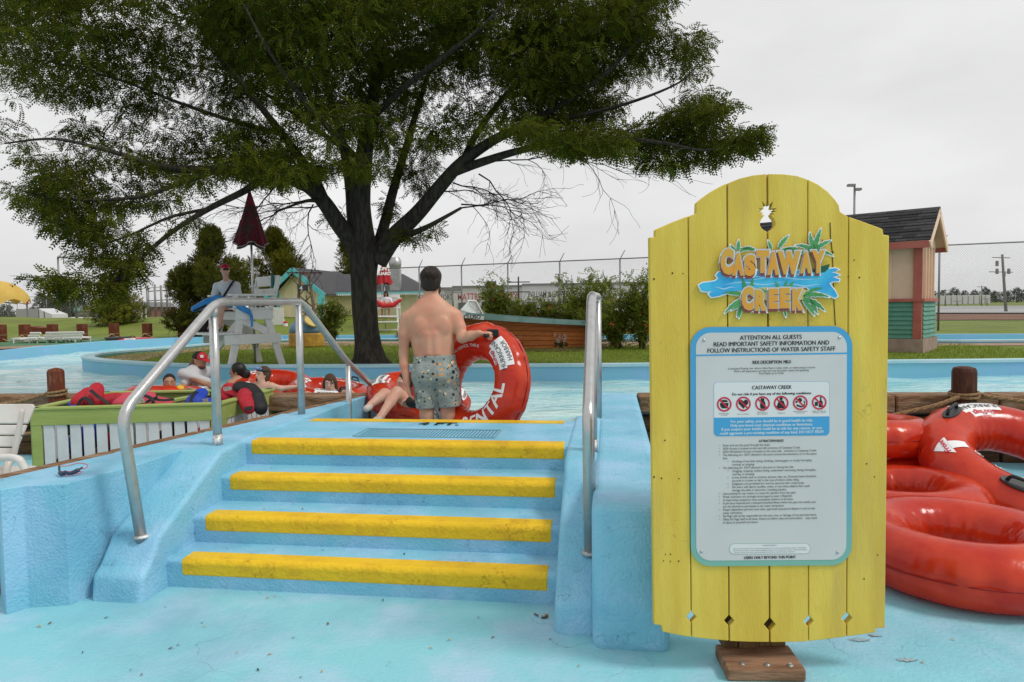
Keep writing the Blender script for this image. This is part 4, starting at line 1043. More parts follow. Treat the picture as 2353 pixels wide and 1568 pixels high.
MB().tube(smooth_path([cpt(-90, 1062, 5.5), cpt(0, 1052, 5.45), cpt(38, 1054, 5.4), cpt(52, 1068, 5.4), cpt(62, 1095, 5.4), cpt(66, 1160, 5.4)], 5), [.03]*26, 8).build('arm_rest', CHROMEW, ch, smooth=True)
MB().tube(smooth_path([cpt(24, 1058), cpt(14, 1085, 5.55), cpt(10, 1160, 5.55)], 4), .03, 8).build('leg', CHROMEW, ch, smooth=True)
MB().box((-.75, -.30, .36), (.0, .35, .40), Matrix.Translation(cpt(16, 1080, 5.5) * 1.0 - Vector((0, 0, cpt(16, 1080, 5.5).z)))).build('seat', CHROMEW, ch, bevel=.015)

# mooring posts with ropes
def wrapped_rope(post, c, r_, z):
    mb = MB()
    for tn in range(2):
        pts = [Vector((c.x + (r_ + .012)*math.cos(a), c.y + (r_ + .012)*math.sin(a), z + tn*.03 + .012*math.sin(a*1.0 + tn))) for a in [2*math.pi*i/18 for i in range(19)]]
        mb.tube(pts, .016, 7)
    return mb.build('rope_turns', ROPE, post, smooth=True)
def rope(label, pts, r_=.018, group=None):
    P = smooth_path(pts, 14); mb = MB()
    for ph in (0, 2.09, 4.19):                        # three twisted strands
        q = []
        for i, p in enumerate(P):
            t = (P[min(i+1, len(P)-1)] - P[max(i-1, 0)]).normalized(); s_ = t.cross(Vector((0, 0, 1))).normalized(); u_ = s_.cross(t)
            a = i*.9 + ph; q.append(p + s_*math.cos(a)*r_*.5 + u_*math.sin(a)*r_*.5)
        mb.tube(q, r_*.62, 6)
    return mb.build('rope', ROPE, None, smooth=True, label=label, cat='rope', group=group)
def post(label, c, r_, ztop, mat, sides=8, round_top=False):
    root = emp('mooring_post', (c.x, c.y, 0), label, 'post')
    prof = [(r_, 0), (r_, ztop - r_*.5), (r_*.97, ztop - r_*.35), (r_*(.8 if round_top else .88), ztop - r_*.12), (r_*.45, ztop), (.001, ztop + (.01 if round_top else 0))]
    MB().lathe(prof, sides, (c.x, c.y, 0)).build('post_shaft', mat, root, bevel=.006)
    wrapped_rope(root, c, r_, ztop - .30)
    return root
pc1 = on(136, 960, .5); pc1 = Vector((at(134, 890, 8.02).x, line_y(PL[0], PL[1], at(134, 890, 8.1).x) - .24, 0))
post('red brown mooring post with rope turns standing by the bin', pc1, .088, 1.055, POSTW, 10, True)
pc2 = Vector((at(2222, 870, 6.90).x, line_y(PR[0], PR[1], at(2222, 870, 6.90).x) - .26, 0))
post('dark brown eight-sided mooring post behind the inner tubes', pc2, .115, 1.03, POSTD, 8)
rope('thick rope sagging to the left from the red brown post', [(pc1.x - .09, pc1.y - .06, .76), (pc1.x - .5, pc1.y - .05, .66), (pc1.x - 1.2, pc1.y, .62), (pc1.x - 2.2, pc1.y, .70)], .022)
rope('lower rope running behind the bin from the red brown post', [(pc1.x - 2.0, pc1.y - .1, .33), (pc1.x - .6, pc1.y - .12, .30), (pc1.x + .3, pc1.y - .12, .36), (pc1.x + 1.0, pc1.y - .1, .40)], .022)
rope('thick rope sagging from the dark post to the sign side', [(pc2.x - .12, pc2.y - .1, .73), (pc2.x - .5, pc2.y - .12, .62), (pc2.x - 1.2, pc2.y - .05, .50), (pc2.x - 2.4, pc2.y + .05, .55), (pc2.x - 3.2, pc2.y + .1, .66)], .022)
rope('thick rope running right from the dark post along the wall top', [(pc2.x + .12, pc2.y - .1, .74), (pc2.x + .6, pc2.y - .12, .68), (pc2.x + 1.4, pc2.y - .1, .64), (pc2.x + 2.6, pc2.y - .2, .70)], .022)

# sunglasses on a pink cord left on the wing wall
sg = on(163, 1086, TOPZ + .01); glas = emp('sunglasses', (sg.x, sg.y, TOPZ), 'dark blue sunglasses with a pink cord left on the blue wall', 'sunglasses')
LENS = pm('dark_lens', (.02, .03, .07), .15, spec=.6); PINKC = pm('pink_cord', (.60, .16, .22), .5)
G = lambda dx, dy, dz: Vector((sg.x + dx, sg.y + dy, TOPZ + dz))
MB().tube(smooth_path([G(-.07, .0, .05), G(-.045, -.035, .022), G(-.02, -.052, .014), G(.0, -.05, .022), G(.025, -.045, .014), G(.06, -.02, .03), G(.07, .0, .04)], 5), [.006]*6 + [.013]*10 + [.010]*5 + [.013]*5 + [.006]*5, 8).build('frame', LENS, glas, smooth=True)
MB().tube(smooth_path([G(-.07, .0, .05), G(-.05, .05, .04), G(.0, .075, .05), G(.06, .06, .045), G(.085, .02, .035), G(.07, .0, .03)], 6), .0032, 6).build('cord', PINKC, glas, smooth=True)
MB().tube(smooth_path([G(-.065, -.01, .02), G(-.04, -.04, .006), G(.02, -.05, .006), G(.07, -.01, .012), G(.02, .03, .01), G(-.05, .02, .012), G(-.065, -.01, .02)], 6), .003, 6).build('cord', PINKC, glas, smooth=True)

# fallen leaflets on deck and steps
FL = [pm('fallen_leaf_brown', (.16, .06, .02), .8), pm('fallen_leaf_yellow', (.50, .24, .03), .8), pm('fallen_leaf_dark', (.03, .035, .025), .8)]
rl = random.Random(11)
spots = [(393, 1490, 0), (410, 1483, 0), (740, 1543, 1), (615, 1374, 1), (632, 1372, 1), (1070, 1368, 2), (380, 1395, 0), (245, 1420, 2), (190, 1500, 2), (2120, 1522, 1), (1265, 1470, 2), (990, 1490, 1), (545, 1500, 1), (1100, 1420, 0), (880, 1380, 2), (470, 1440, 1), (300, 1540, 2), (1330, 1530, 1), (2190, 1470, 1), (90, 1440, 1)]
for _ in range(12): spots.append((rl.uniform(1225, 1275), rl.uniform(1408, 1422), rl.choice((0, 2, 2, 1))))
for _ in range(10): spots.append((rl.uniform(20, 1450), rl.uniform(1430, 1560), rl.choice((0, 1, 2, 2))))
def leaflet(p, mt_, L_=None):
    L_ = L_ or rl.uniform(.008, .018); a = rl.uniform(0, 6.28); w = L_*.32
    ax = Vector((math.cos(a), math.sin(a), 0)); ay = Vector((-math.sin(a), math.cos(a), 0)); up = Vector((0, 0, .004))
    v = [p + ax*L_, p + ax*L_*.3 + ay*w + up, p - ax*L_*.4 + ay*w*.8 + up*.6, p - ax*L_, p - ax*L_*.4 - ay*w*.8, p + ax*L_*.3 - ay*w + up*1.4]
    return v, [(0, 1, 2, 3, 4, 5)]
for k in range(3):
    mb = MB()
    for x, y, c in spots:
        if c == k: mb.raw(*leaflet(on(x, y, .004) + Vector((0, 0, .001)), FL[k]))
    for _ in range(4):
        i = rl.randrange(4); t = rl.uniform(TT[i] + .16, (TT + [FAR])[i+1] - .02); mb.raw(*leaflet(st(rl.uniform(.1, 2.3), t, RISE*(i+1) + .004), FL[k], rl.uniform(.008, .016)))
    mb.build('fallen_leaves', FL[k], None, kind='stuff', label=('scattered brown leaflets', 'scattered yellow leaflets', 'scattered dark leaflets')[k] + ' fallen on the blue deck', cat='leaves')
# worn paint patches by the sign (rust and bare concrete)
RUST = pm('bare_concrete_patch', (.30, .40, .43), .9, (.22, .17, .13), 22, .5, .6, bump=.4)
def patch_blob(cx, cy, rx, ry, seed):
    rg = random.Random(seed); c = on(cx, cy, 0); pts = []
    for i in range(40):
        a = 2*math.pi*i/40; k = .55 + .6*rg.random()
        pts.append((c.x + .7*rx*k*math.cos(a), c.y + .7*ry*k*math.sin(a)))
    return pts
mb = MB()
for i, a in enumerate(((2085, 1518, .07, .025), (1975, 1472, .08, .03), (2010, 1462, .05, .02))): mb.sheet(patch_blob(*a, i), .004)
mb.build('worn_paint', RUST, None, kind='structure')

# ================================================================== TREES AND SHRUBS
def tint_attr(me, cols):
    a = me.attributes.new('tint', 'FLOAT_COLOR', 'POINT'); a.data.foreach_set('color', cols.astype(np.float32).ravel())
def leaf_cloud(name, P, A, N, L, W, nl, mat, parent, tint, curve=.25, rng=None, gap=.5, kind='stuff'):
    """compound leaves: base P, axis A, normal N, length L, leaflet length W, nl pairs of leaflets; all arrays"""
    n = len(P); S = np.cross(A, N); S /= np.linalg.norm(S, axis=1)[:, None] + 1e-9; N = np.cross(S, A)
    verts = []; 
    for i in range(nl):
        t = (i + .6)/nl
        base = P + A*(L*t)[:, None] - N*(L*curve*t*t)[:, None]
        for sd in (1, -1):
            dirv = S*sd*.82 + A*.45 - N*.25*(1 if i % 2 else .6); 
            w = W*(1 - .35*abs(t - .45)*1.6); hw = (L/nl*gap*.5)
            tipp = base + dirv*w[:, None]; mid = base + dirv*(w*.5)[:, None]
            verts += [base, mid + A*hw[:, None], tipp, mid - A*hw[:, None]]
    V = np.stack(verts, 1).reshape(-1, 3); k = nl*2
    F = np.arange(n*k*4).reshape(-1, 4)
    me = mesh_np(name, V, F); tint_attr(me, np.concatenate([np.repeat(tint, k*4, 0), np.ones((n*k*4, 1))], 1))
    return add(name, me, mat, parent, kind=kind)
def in_poly(poly, x, y):
    c = np.zeros(len(x), bool); n = len(poly); j = n-1
    for i in range(n):
        xi, yi = poly[i]; xj, yj = poly[j]
        c ^= ((yi > y) != (yj > y)) & (x < (xj-xi)*(y-yi)/(yj-yi+1e-9)+xi); j = i
    return c
def rand_dirs(rng, n):
    v = rng.normal(size=(n, 3)); return v/np.linalg.norm(v, axis=1)[:, None]

# ---- the big honey locust
rt = random.Random(21); ng = np.random.RandomState(5)
TD = 12.6
tbase = on(846, 833, .63); tree = emp('honey_locust_tree', (tbase.x, tbase.y, .6), 'large dark spreading tree with a thick furrowed trunk growing on the grass island', 'tree')
limbs = []   # (points, radii)
def limb(vpts):
    pts = [at(x, y, D) for x, y, D, r_ in vpts]; rad = [q[3] for q in vpts]
    P = smooth_path(pts, 7); rr = np.interp(np.linspace(0, len(pts)-1, len(P)), range(len(pts)), rad)
    limbs.append((P, list(rr))); return P
limb([(850, 842, TD, .36), (848, 822, TD, .30), (845, 795, TD, .245), (841, 750, TD, .222), (838, 700, TD, .218), (837, 640, TD, .230), (838, 595, TD, .265), (836, 560, TD, .25)])
limb([(826, 590, TD, .20), (812, 560, TD, .175), (775, 510, TD-.2, .155), (742, 462, TD-.4, .135), (700, 425, TD-.7, .115), (620, 400, TD-1.1, .09), (500, 392, TD-1.5, .07), (380, 385, TD-1.9, .05), (260, 350, TD-2.2, .032), (130, 320, TD-2.4, .02), (10, 330, TD-2.6, .012)])
limb([(745, 465, TD-.4, .11), (715, 400, TD-.2, .095), (650, 310, TD+.1, .075), (570, 210, TD+.2, .055), (490, 110, TD+.2, .04), (420, -20, TD+.2, .025)])
limb([(824, 575, TD+.1, .15), (812, 500, TD+.3, .125), (806, 430, TD+.6, .115), (790, 340, TD+1.0, .095), (760, 230, TD+1.4, .07), (730, 110, TD+1.7, .05), (700, -60, TD+2, .03)])
limb([(840, 575, TD, .22), (828, 480, TD-.1, .19), (834, 380, TD-.2, .165), (848, 280, TD-.3, .13), (868, 150, TD-.4, .095), (880, -60, TD-.5, .06)])
limb([(862, 590, TD+.1, .12), (885, 510, TD+.4, .10), (903, 440, TD+.7, .09), (930, 350, TD+1.1, .075), (962, 240, TD+1.5, .058), (1000, 120, TD+1.9, .04), (1040, -40, TD+2.2, .025)])
limb([(866, 600, TD, .20), (905, 545, TD-.1, .165), (960, 490, TD-.2, .14), (1010, 430, TD-.4, .125), (1060, 375, TD-.6, .105), (1130, 325, TD-.8, .085), (1210, 285, TD-1, .068), (1300, 235, TD-1.2, .05), (1390, 170, TD-1.4, .034), (1470, 90, TD-1.5, .02)])
limb([(1045, 395, TD-.5, .085), (1110, 372, TD-.8, .072), (1200, 345, TD-1.2, .058), (1300, 328, TD-1.6, .045), (1410, 318, TD-2.0, .034), (1520, 328, TD-2.3, .024), (1620, 345, TD-2.6, .015), (1720, 325, TD-2.8, .008)])
limb([(1062, 375, TD-.6, .07), (1100, 300, TD-.2, .06), (1170, 210, TD+.2, .048), (1260, 130, TD+.5, .036), (1350, 60, TD+.8, .025), (1420, -10, TD+1, .015)])
limb([(1210, 286, TD-1, .045), (1330, 265, TD-1.3, .035), (1450, 235, TD-1.6, .026), (1560, 190, TD-1.8, .016), (1610, 140, TD-1.9, .008)])
limb([(875, 575, TD-.2, .085), (930, 545, TD-.5, .06), (985, 520, TD-.8, .042), (1025, 498, TD-1.0, .032), (1060, 478, TD-1.1, .022)])
limb([(620, 402, TD-1.1, .07), (560, 440, TD-1.6, .055), (480, 480, TD-2.0, .045), (400, 530, TD-2.4, .035), (340, 580, TD-2.7, .027), (290, 632, TD-2.9, .022), (220, 655, TD-3.1, .015), (140, 648, TD-3.3, .010), (40, 642, TD-3.5, .006)])
limb([(500, 392, TD-1.5, .05), (420, 420, TD-1.9, .04), (330, 450, TD-2.2, .03), (230, 460, TD-2.5, .02), (130, 455, TD-2.7, .012), (50, 440, TD-2.8, .006)])
limb([(480, 480, TD-2.0, .03), (390, 500, TD-2.2, .022), (300, 540, TD-2.4, .016), (200, 575, TD-2.5, .009)])
limb([(790, 340, TD+1, .06), (700, 280, TD+1.6, .045), (600, 210, TD+2.2, .03), (480, 160, TD+2.6, .018), (340, 120, TD+2.8, .01)])
limb([(650, 310, TD+.1, .05), (540, 280, TD-.3, .04), (420, 240, TD-.8, .03), (290, 190, TD-1.2, .02), (150, 150, TD-1.4, .01), (30, 130, TD-1.5, .006)])
limb([(742, 462, TD-.4, .05), (705, 462, TD-.9, .03), (665, 475, TD-1.2, .02), (630, 490, TD-1.4, .012)])
limb([(848, 280, TD-.3, .07), (930, 200, TD-1.2, .05), (1020, 130, TD-1.9, .035), (1120, 50, TD-2.4, .02), (1180, -30, TD-2.6, .012)])
limb([(834, 380, TD-.2, .07), (760, 300, TD-1.4, .05), (690, 220, TD-2.2, .035), (620, 120, TD-2.8, .02), (560, 10, TD-3.1, .012)])
tk = MB()
for i, (P, rr) in enumerate(limbs):
    if i == 0:
        n_ = 26; v = []; pts = P
        for j, p in enumerate(pts):
            for k in range(n_):
                a = 2*math.pi*k/n_
                r_ = rr[j]*(1 + .055*math.sin(3*a + j*.10) + .035*math.sin(7*a - j*.13) + .02*math.sin(13*a + j*.3)) + (.10*max(0, 1 - j/7)*max(0, math.sin(2.5*a + .8)))
                v.append(p + Vector((math.cos(a)*r_, math.sin(a)*r_, 0)))
        f = [(j*n_+k, j*n_+(k+1) % n_, (j+1)*n_+(k+1) % n_, (j+1)*n_+k) for j in range(len(pts)-1) for k in range(n_)]
        tk.raw(v, f)
    else: tk.tube(P, rr, 10 if rr[0] > .06 else 7)
tk.build('trunk', BARK, tree, smooth=True)

# crown clumps are drawn inside outlines (x, y in picture units) and depth ranges, then joined to the nearest limb by twigs
crown = [  # polygon, number, depth range around TD
 ([(-60,-60),(560,-60),(560,120),(600,260),(560,380),(420,400),(300,390),(180,330),(100,360),(20,340),(-60,340)], 500, (-2.6, 1.6)),
 ([(460,-60),(1080,-60),(1060,80),(1000,230),(900,330),(880,400),(860,300),(800,330),(740,400),(620,420),(520,380),(500,200)], 980, (-3.0, 2.6)),
 ([(1000,-60),(1545,-60),(1540,0),(1500,40),(1540,90),(1590,70),(1615,120),(1600,160),(1640,200),(1560,260),(1480,290),(1330,300),(1200,280),(1060,330),(960,330),(980,150)], 760, (-2.2, 1.6)),
 ([(60,360),(200,350),(420,380),(600,370),(600,390),(520,415),(470,440),(420,460),(300,480),(180,540),(110,520),(60,470),(30,430),(100,400)], 175, (-3.0, -.6)),
 ([(150,540),(260,500),(420,490),(450,510),(380,560),(330,590),(230,610),(150,595),(190,565)], 58, (-2.9, -1.6)),
 ([(280,585),(335,570),(320,640),(300,665),(255,660),(245,635)], 34, (-3.1, -2.4)),
 ([(30,640),(80,632),(160,625),(250,640),(300,660),(290,685),(170,690),(120,668),(60,660)], 34, (-3.5, -2.9)),
 ([(640,370),(760,370),(870,360),(870,410),(780,400),(700,420),(640,400)], 50, (-2.4, -.6)),
 ([(1180,280),(1330,300),(1480,290),(1560,250),(1640,235),(1690,225),(1640,270),(1700,320),(1660,360),(1560,390),(1480,375),(1400,345),(1300,345),(1200,320)], 248, (-2.9, -1.0)),
 ([(1640,300),(1690,320),(1745,290),(1762,300),(1735,345),(1700,375),(1640,378)], 28, (-3.0, -2.6)),
 ([(900,330),(990,330),(1010,380),(985,440),(940,440),(905,400)], 40, (.3, 1.2)),
 ([(740,490),(800,480),(850,520),(830,580),(800,560)], 14, (.2, 1.0)),
 ([(880,470),(900,450),(905,540),(880,560)], 10, (.2, .8)),
 ([(910,540),(985,515),(1010,520),(1000,545),(930,570)], 9, (-.8, -.4)),
]
limbpts = np.array([list(p) for P, rr in limbs[1:] for p in P[2:]], dtype=np.float32)
limbrad = np.array([r_ for P, rr in limbs[1:] for r_ in rr[2:]])
CP = []; CS = []
def noise3(p):
    return (np.sin(p[:, 0]*2.3 + 1.3*np.sin(p[:, 1]*1.7)) + np.sin(p[:, 2]*2.9 + 1.1*np.sin(p[:, 0]*2.1)) + np.sin(p[:, 1]*2.5 + p[:, 2]*1.1))/3
for poly, cnt, (d0, d1) in crown:
    xs_ = [p[0] for p in poly]; ys_ = [p[1] for p in poly]; got = 0; tries = 0
    while got < cnt and tries < 60:
        tries += 1
        x = ng.uniform(min(xs_), max(xs_), cnt*3); y = ng.uniform(min(ys_), max(ys_), cnt*3); d = TD + ng.uniform(d0, d1, cnt*3)
        ok = in_poly(poly, x, y); x, y, d = x[ok], y[ok], d[ok]
        if not len(x): continue
        p = np.array([list(at(a, b_, c)) for a, b_, c in zip(x, y, d)])
        p = p[noise3(p*(.75 if cnt > 450 else 1)) > (.03 if cnt == 500 else -.13 if cnt > 250 else -.45)][:cnt-got]
        CP.append(p); CS.append(np.full(len(p), .55 if (cnt < 60 or cnt in (58,)) else (.8 if cnt < 300 else 1.0))); got += len(p)
CP = np.concatenate(CP); CS = np.concatenate(CS)
# twigs to clumps
tw = MB()
dl = np.array([np.linalg.norm(limbpts - p, axis=1).min() for p in CP]); order = np.argsort(dl)
cand = np.concatenate([limbpts, CP[order]]).astype(np.float32); crad = np.concatenate([limbrad, np.full(len(CP), .010)]); nlp = len(limbpts)
for i, oi in enumerate(order):
    p = CP[oi]; q_ = cand[:nlp+i]; dd = np.linalg.norm(q_ - p, axis=1); dd[nlp:] *= 1.05; dd += (q_[:, 2] > p[2] + .4)*.3
    j = int(np.argmin(dd)); a = Vector(cand[j]); b_ = Vector(p); L_ = (b_ - a).length
    if L_ > .08:
        sag = Vector((rt.uniform(-.12, .12)*L_, rt.uniform(-.12, .12)*L_, .12*L_)); r0 = min(crad[j]*.6, .006 + .006*L_)
        tw.tube([a, a.lerp(b_, .35) + sag*.8, a.lerp(b_, .7) + sag*.7, b_], [r0, r0*.75, r0*.6, .004], 5, cap=False)
# bare twigs below the crown
def bare(start, dirv, L_, r_, depth, rg):
    pts = [Vector(start)]; d = Vector(dirv).normalized(); n_ = 6
    for i in range(n_):
        d = (d + Vector((rg.uniform(-.35, .35), rg.uniform(-.35, .35), rg.uniform(-.30, .28)))).normalized(); pts.append(pts[-1] + d*L_/n_)
    tw.tube(pts, [max(.0022, r_*(1 - .7*i/n_)) for i in range(n_+1)], 4, cap=False)
    if depth:
        for i in range(1, n_+1):
            for _ in range(rg.choice((1, 1, 2)) if i > 1 else 1):
                e = (d + Vector((rg.uniform(-1, 1), rg.uniform(-1, 1), rg.uniform(-.8, .6)))*.9).normalized(); bare(pts[i], e, L_*rg.uniform(.35, .62), r_*.5, depth-1, rg)
rb = random.Random(4)
for x, y, D, dx, dz, L_ in ((1060, 470, TD-1.1, 1, -.1, 1.5), (1060, 478, TD-1.1, .9, -.35, 1.3), (1100, 400, TD-.8, .9, -.45, 1.5), (1040, 420, TD-.6, .8, -.3, 1.2), (1120, 372, TD-.8, 1, -.25, 2.2), (1010, 440, TD-.4, .6, -.1, 1.0),
                            (745, 470, TD-.4, -.9, -.3, 1.1), (700, 462, TD-.9, -1, -.5, 1.0), (665, 475, TD-1.2, -.8, -.6, .9), (720, 470, TD-.6, -.5, -.9, 1.0), (630, 430, TD-1.1, -.4, -.9, .8)):
    bare(at(x, y, D), (dx, -.25, dz*(.55 if dx > 0 else 1)), L_*(.95 if dx > 0 else 1.1), .014, 2, rb)
tw.build('twigs', TWIG, tree, kind='stuff')
# leaves
NL = 25
nC = len(CP); Pc = np.repeat(CP, NL, 0); n_ = len(Pc)
off = rand_dirs(ng, n_)*(ng.rand(n_, 1)**.5)*np.array([[.29, .29, .11]])*np.repeat(CS, NL)[:, None]; kp = ng.rand(n_) < np.repeat(CS, NL)
out = off/(np.linalg.norm(off, axis=1)[:, None]+1e-6); ax_ = out*.8 + ng.normal(size=(n_, 3))*.35 + np.array([[0, 0, -.28]]); ax_ /= np.linalg.norm(ax_, axis=1)[:, None]
nr = rand_dirs(ng, n_)*.6 + np.array([[0, 0, 1.0]])
cl = np.repeat(ng.uniform(.75, 1.25, (nC, 1)), NL, 0)*ng.uniform(.8, 1.2, (n_, 1)); wm = ng.uniform(0, 1, (n_, 1))
tint = np.concatenate([cl*(.85+.35*wm), cl, cl*(.85 - .25*wm)], 1)[kp]; Pc = (Pc + off)[kp]; ax_ = ax_[kp]; nr = nr[kp]; n_ = len(Pc)
leaf_cloud('crown', Pc - np.array([list(tree.location)]), ax_, nr, ng.uniform(.13, .22, n_), ng.uniform(.045, .068, n_), 5, LEAF, tree, tint, .35, gap=.85)

# ---- evergreens and other trees
def blob_tree(name, label, base, H, prof, nleaf, mat, tintc, leafL=.25, leafW=.06, seed=1, trunk_r=.18, nl=3, wind=(0, 0), spiky=.5, cat='tree', group=None):
    rg = np.random.RandomState(seed); rr_ = random.Random(seed)
    root = emp(name, base, label, cat, group); B = Vector(base)
    tr = MB(); tr.tube([B, B + Vector((wind[0]*.3, wind[1]*.3, H*.4)), B + Vector((wind[0]*.7, wind[1]*.7, H*.9))], [trunk_r, trunk_r*.7, trunk_r*.15], 8)
    lump = []
    for i in range(46):
        t = rr_.random(); a = rr_.uniform(0, 6.28); z = H*(.06 + .9*t); R0 = np.interp(t, *zip(*prof)); q = R0*rr_.uniform(.4, 1.05)
        lump.append((q*math.cos(a) + wind[0]*t, q*math.sin(a) + wind[1]*t, z, R0*rr_.uniform(.2, .42)))
        tr.tube([B + Vector((wind[0]*t, wind[1]*t, max(.05, z*.8))), B + Vector(lump[-1][:3])], [trunk_r*.25*(1-t) + .01, .008], 5, cap=False)
    for i in range(10):
        t = .86 + .014*i; lump.append((wind[0]*t, wind[1]*t, H*t, np.interp(t, *zip(*prof))*.7 + .03))
    tr.build('trunk', BARK, root, smooth=True)
    lump = np.array(lump); wgt = lump[:, 3]**2; wgt = wgt/wgt.sum(); idx = rg.choice(len(lump), nleaf, p=wgt)
    d = rand_dirs(rg, nleaf); rad = rg.rand(nleaf)**.33
    P = lump[idx, :3] + d*(lump[idx, 3]*rad)[:, None]*np.array([[1, 1, 1.25]]) + np.array([list(B)])
    A = d*.8 + np.array([[0, 0, spiky]]) + rg.normal(size=(nleaf, 3))*.35; A /= np.linalg.norm(A, axis=1)[:, None]
    lc = rg.uniform(.6, 1.3, (len(lump), 1))[idx]*rg.uniform(.75, 1.25, (nleaf, 1)); w = rg.rand(nleaf, 1)
    tint = np.concatenate([lc*(tintc[0] + .3*w), lc*tintc[1], lc*tintc[2]], 1)
    leaf_cloud('crown', P - np.array([list(B)]), A, rand_dirs(rg, nleaf) + np.array([[0, 0, .5]]), rg.uniform(.7, 1.3, nleaf)*leafL, rg.uniform(.7, 1.2, nleaf)*leafW, nl, mat, root, tint, .1, gap=.9)
    return root
b0 = at(470, 775, 27.5)
blob_tree('juniper_tree', 'tall dark evergreen tree behind the wooden lifeguard chair', Vector((b0.x, b0.y, .62)), 4.3, [(0, .7), (.12, 1.30), (.4, 1.40), (.65, 1.05), (.85, .6), (1, .1)], 15000, CONIF, (1.0, 1.0, .9), .22, .065, 2, .16, 3, (.45, 0))
b1 = at(636, 765, 39.5); blob_tree('juniper_tree', 'rounder olive evergreen tree behind the yellow building gable', Vector((b1.x, b1.y, .6)), 5.5, [(0, .9), (.3, 1.5), (.6, 1.45), (.85, .9), (1, .3)], 10000, CONIF, (1.35, 1.25, .85), .28, .08, 3, .2, 3)
b2 = at(806, 760, 46); blob_tree('juniper_tree', 'evergreen tree rising over the building roof beside the big trunk', Vector((b2.x, b2.y, .5)), 6.0, [(0, 1.0), (.3, 1.6), (.6, 1.3), (.85, .8), (1, .2)], 6000, CONIF, (1.15, 1.1, .85), .3, .09, 5, .2, 3)
b3 = at(268, 733, 34); blob_tree('bushy_tree', 'low bushy green tree on the grass bank', Vector((b3.x, b3.y, gz(b3.x, b3.y) - .1)), 1.9, [(0, .6), (.3, 1.05), (.6, .95), (.85, .6), (1, .25)], 4500, LEAFB, (.9, .9, .8), .20, .06, 7, .08, 3, (0.1, 0), .3)
# shrub by the buoy
def shrub(name, label, base, H, Rr, nst, nleaf, mat, tintc, seed, leafL=.1, leafW=.05, flowers=None, group=None, spread=1.0, nl=2, cat='shrub'):
    rg = np.random.RandomState(seed); rr_ = random.Random(seed); B = Vector(base)
    root = emp(name, base, label, cat, group); sm = MB(); tips = []
    for i in range(nst):
        a = rr_.uniform(0, 6.28); q = Rr*rr_.random()**.6; h_ = H*rr_.uniform(.55, 1.0)*(1 - .25*(q/Rr)**2)
        e = B + Vector((q*math.cos(a)*spread, q*math.sin(a)*.8, h_)); m_ = B + Vector((q*math.cos(a)*.35, q*math.sin(a)*.35, h_*.55))
        pp = smooth_path([B + Vector((.06*math.cos(a), .06*math.sin(a), 0)), m_, e], 4); sm.tube(pp, [.012*(1 - .08*k) for k in range(len(pp))], 5, cap=False)
        for p in pp[2:]: tips.append(list(p))
        for k in range(3):
            p = pp[rr_.randrange(4, len(pp))]; e2 = p + Vector((rr_.uniform(-.3, .3), rr_.uniform(-.3, .3), rr_.uniform(.0, .3)))*H*.5; sm.tube([p, e2], [.006, .003], 4, cap=False); tips += [list(p.lerp(e2, .5)), list(e2)]
    sm.build('stems', TWIG, root, kind='stuff')
    tips = np.array(tips); idx = rg.choice(len(tips), nleaf); P = tips[idx] + rg.normal(size=(nleaf, 3))*.055*max(.6, H)
    A = rand_dirs(rg, nleaf)*.9 + np.array([[0, 0, .35]]); A /= np.linalg.norm(A, axis=1)[:, None]
    lc = rg.uniform(.6, 1.35, (len(tips), 1))[idx]*rg.uniform(.8, 1.2, (nleaf, 1))
    leaf_cloud('foliage', P - np.array([list(B)]), A, rand_dirs(rg, nleaf) + np.array([[0, 0, .8]]), rg.uniform(.7, 1.3, nleaf)*leafL, rg.uniform(.7, 1.2, nleaf)*leafW, nl, mat, root, lc*np.array([tintc]), .2, gap=.95)
    if flowers:
        fm = MB()
        for k in range(flowers[1]):
            p = Vector(tips[rr_.randrange(len(tips))]) + Vector((rr_.uniform(-.05, .05), -.08, .06))
            for q in range(6):
                o_ = p + Vector((rr_.uniform(-.05, .05), rr_.uniform(-.05, .05), rr_.uniform(-.03, .05))); s_ = .022
                fm.raw([o_ + Vector((s_, 0, 0)), o_ + Vector((0, -s_*.5, s_)), o_ + Vector((-s_, 0, 0)), o_ + Vector((0, -s_*.5, -s_))], [(0, 1, 2, 3)])
        fm.build('blossoms', flowers[0], root, kind='stuff')
    return root
q = on(765, 790, .63); shrub('shrub', 'loose leafy shrub beside the buoy', Vector((q.x, q.y, .62)), 1.25, .62, 16, 1500, LEAFB, (.75, .8, .7), 11, .12, .05)
q = on(940, 800, .63); shrub('shrub', 'small low shrub at the foot of the big tree', Vector((q.x, q.y, .62)), .45, .35, 8, 350, LEAFB, (.6, .65, .6), 12, .09, .04)
OFL = pm('orange_blossom', (.55, .12, .03), .7)
for k, (x, y, D, H, Rr, nl_, lab) in enumerate(((1140, 745, 19.5, 1.85, .5, 1500, 'upright leafy shrub behind the boat windshield'), (1205, 745, 19.5, 1.5, .5, 1400, 'rounded leafy shrub behind the middle of the boat'), (1258, 745, 19.2, 1.3, .5, 1200, 'lower leafy shrub behind the boat, beside the tallest one'),
        (1350, 760, 19.0, 2.0, .85, 2800, 'tall dense oleander bush behind the stern of the boat'), (1310, 760, 18.6, 1.2, .6, 1100, 'low orange-flowered bush at the stern of the boat'), (1475, 780, 16.5, 1.9, .65, 2100, 'orange-flowered oleander bush close to the yellow sign'), (1420, 785, 16.8, 1.15, .8, 1500, 'low dark bush hanging over the path by the sign'))):
    p = at(x, y, D); shrub('oleander_bush', lab, Vector((p.x, p.y, .62)), H, Rr, 20, nl_, LEAFB, (1.05, 1.05, .85), 30 + k, .17, .045, (OFL, (5, 4, 4, 5, 10, 16, 8)[k]), 'bushes behind the boat', nl=3)
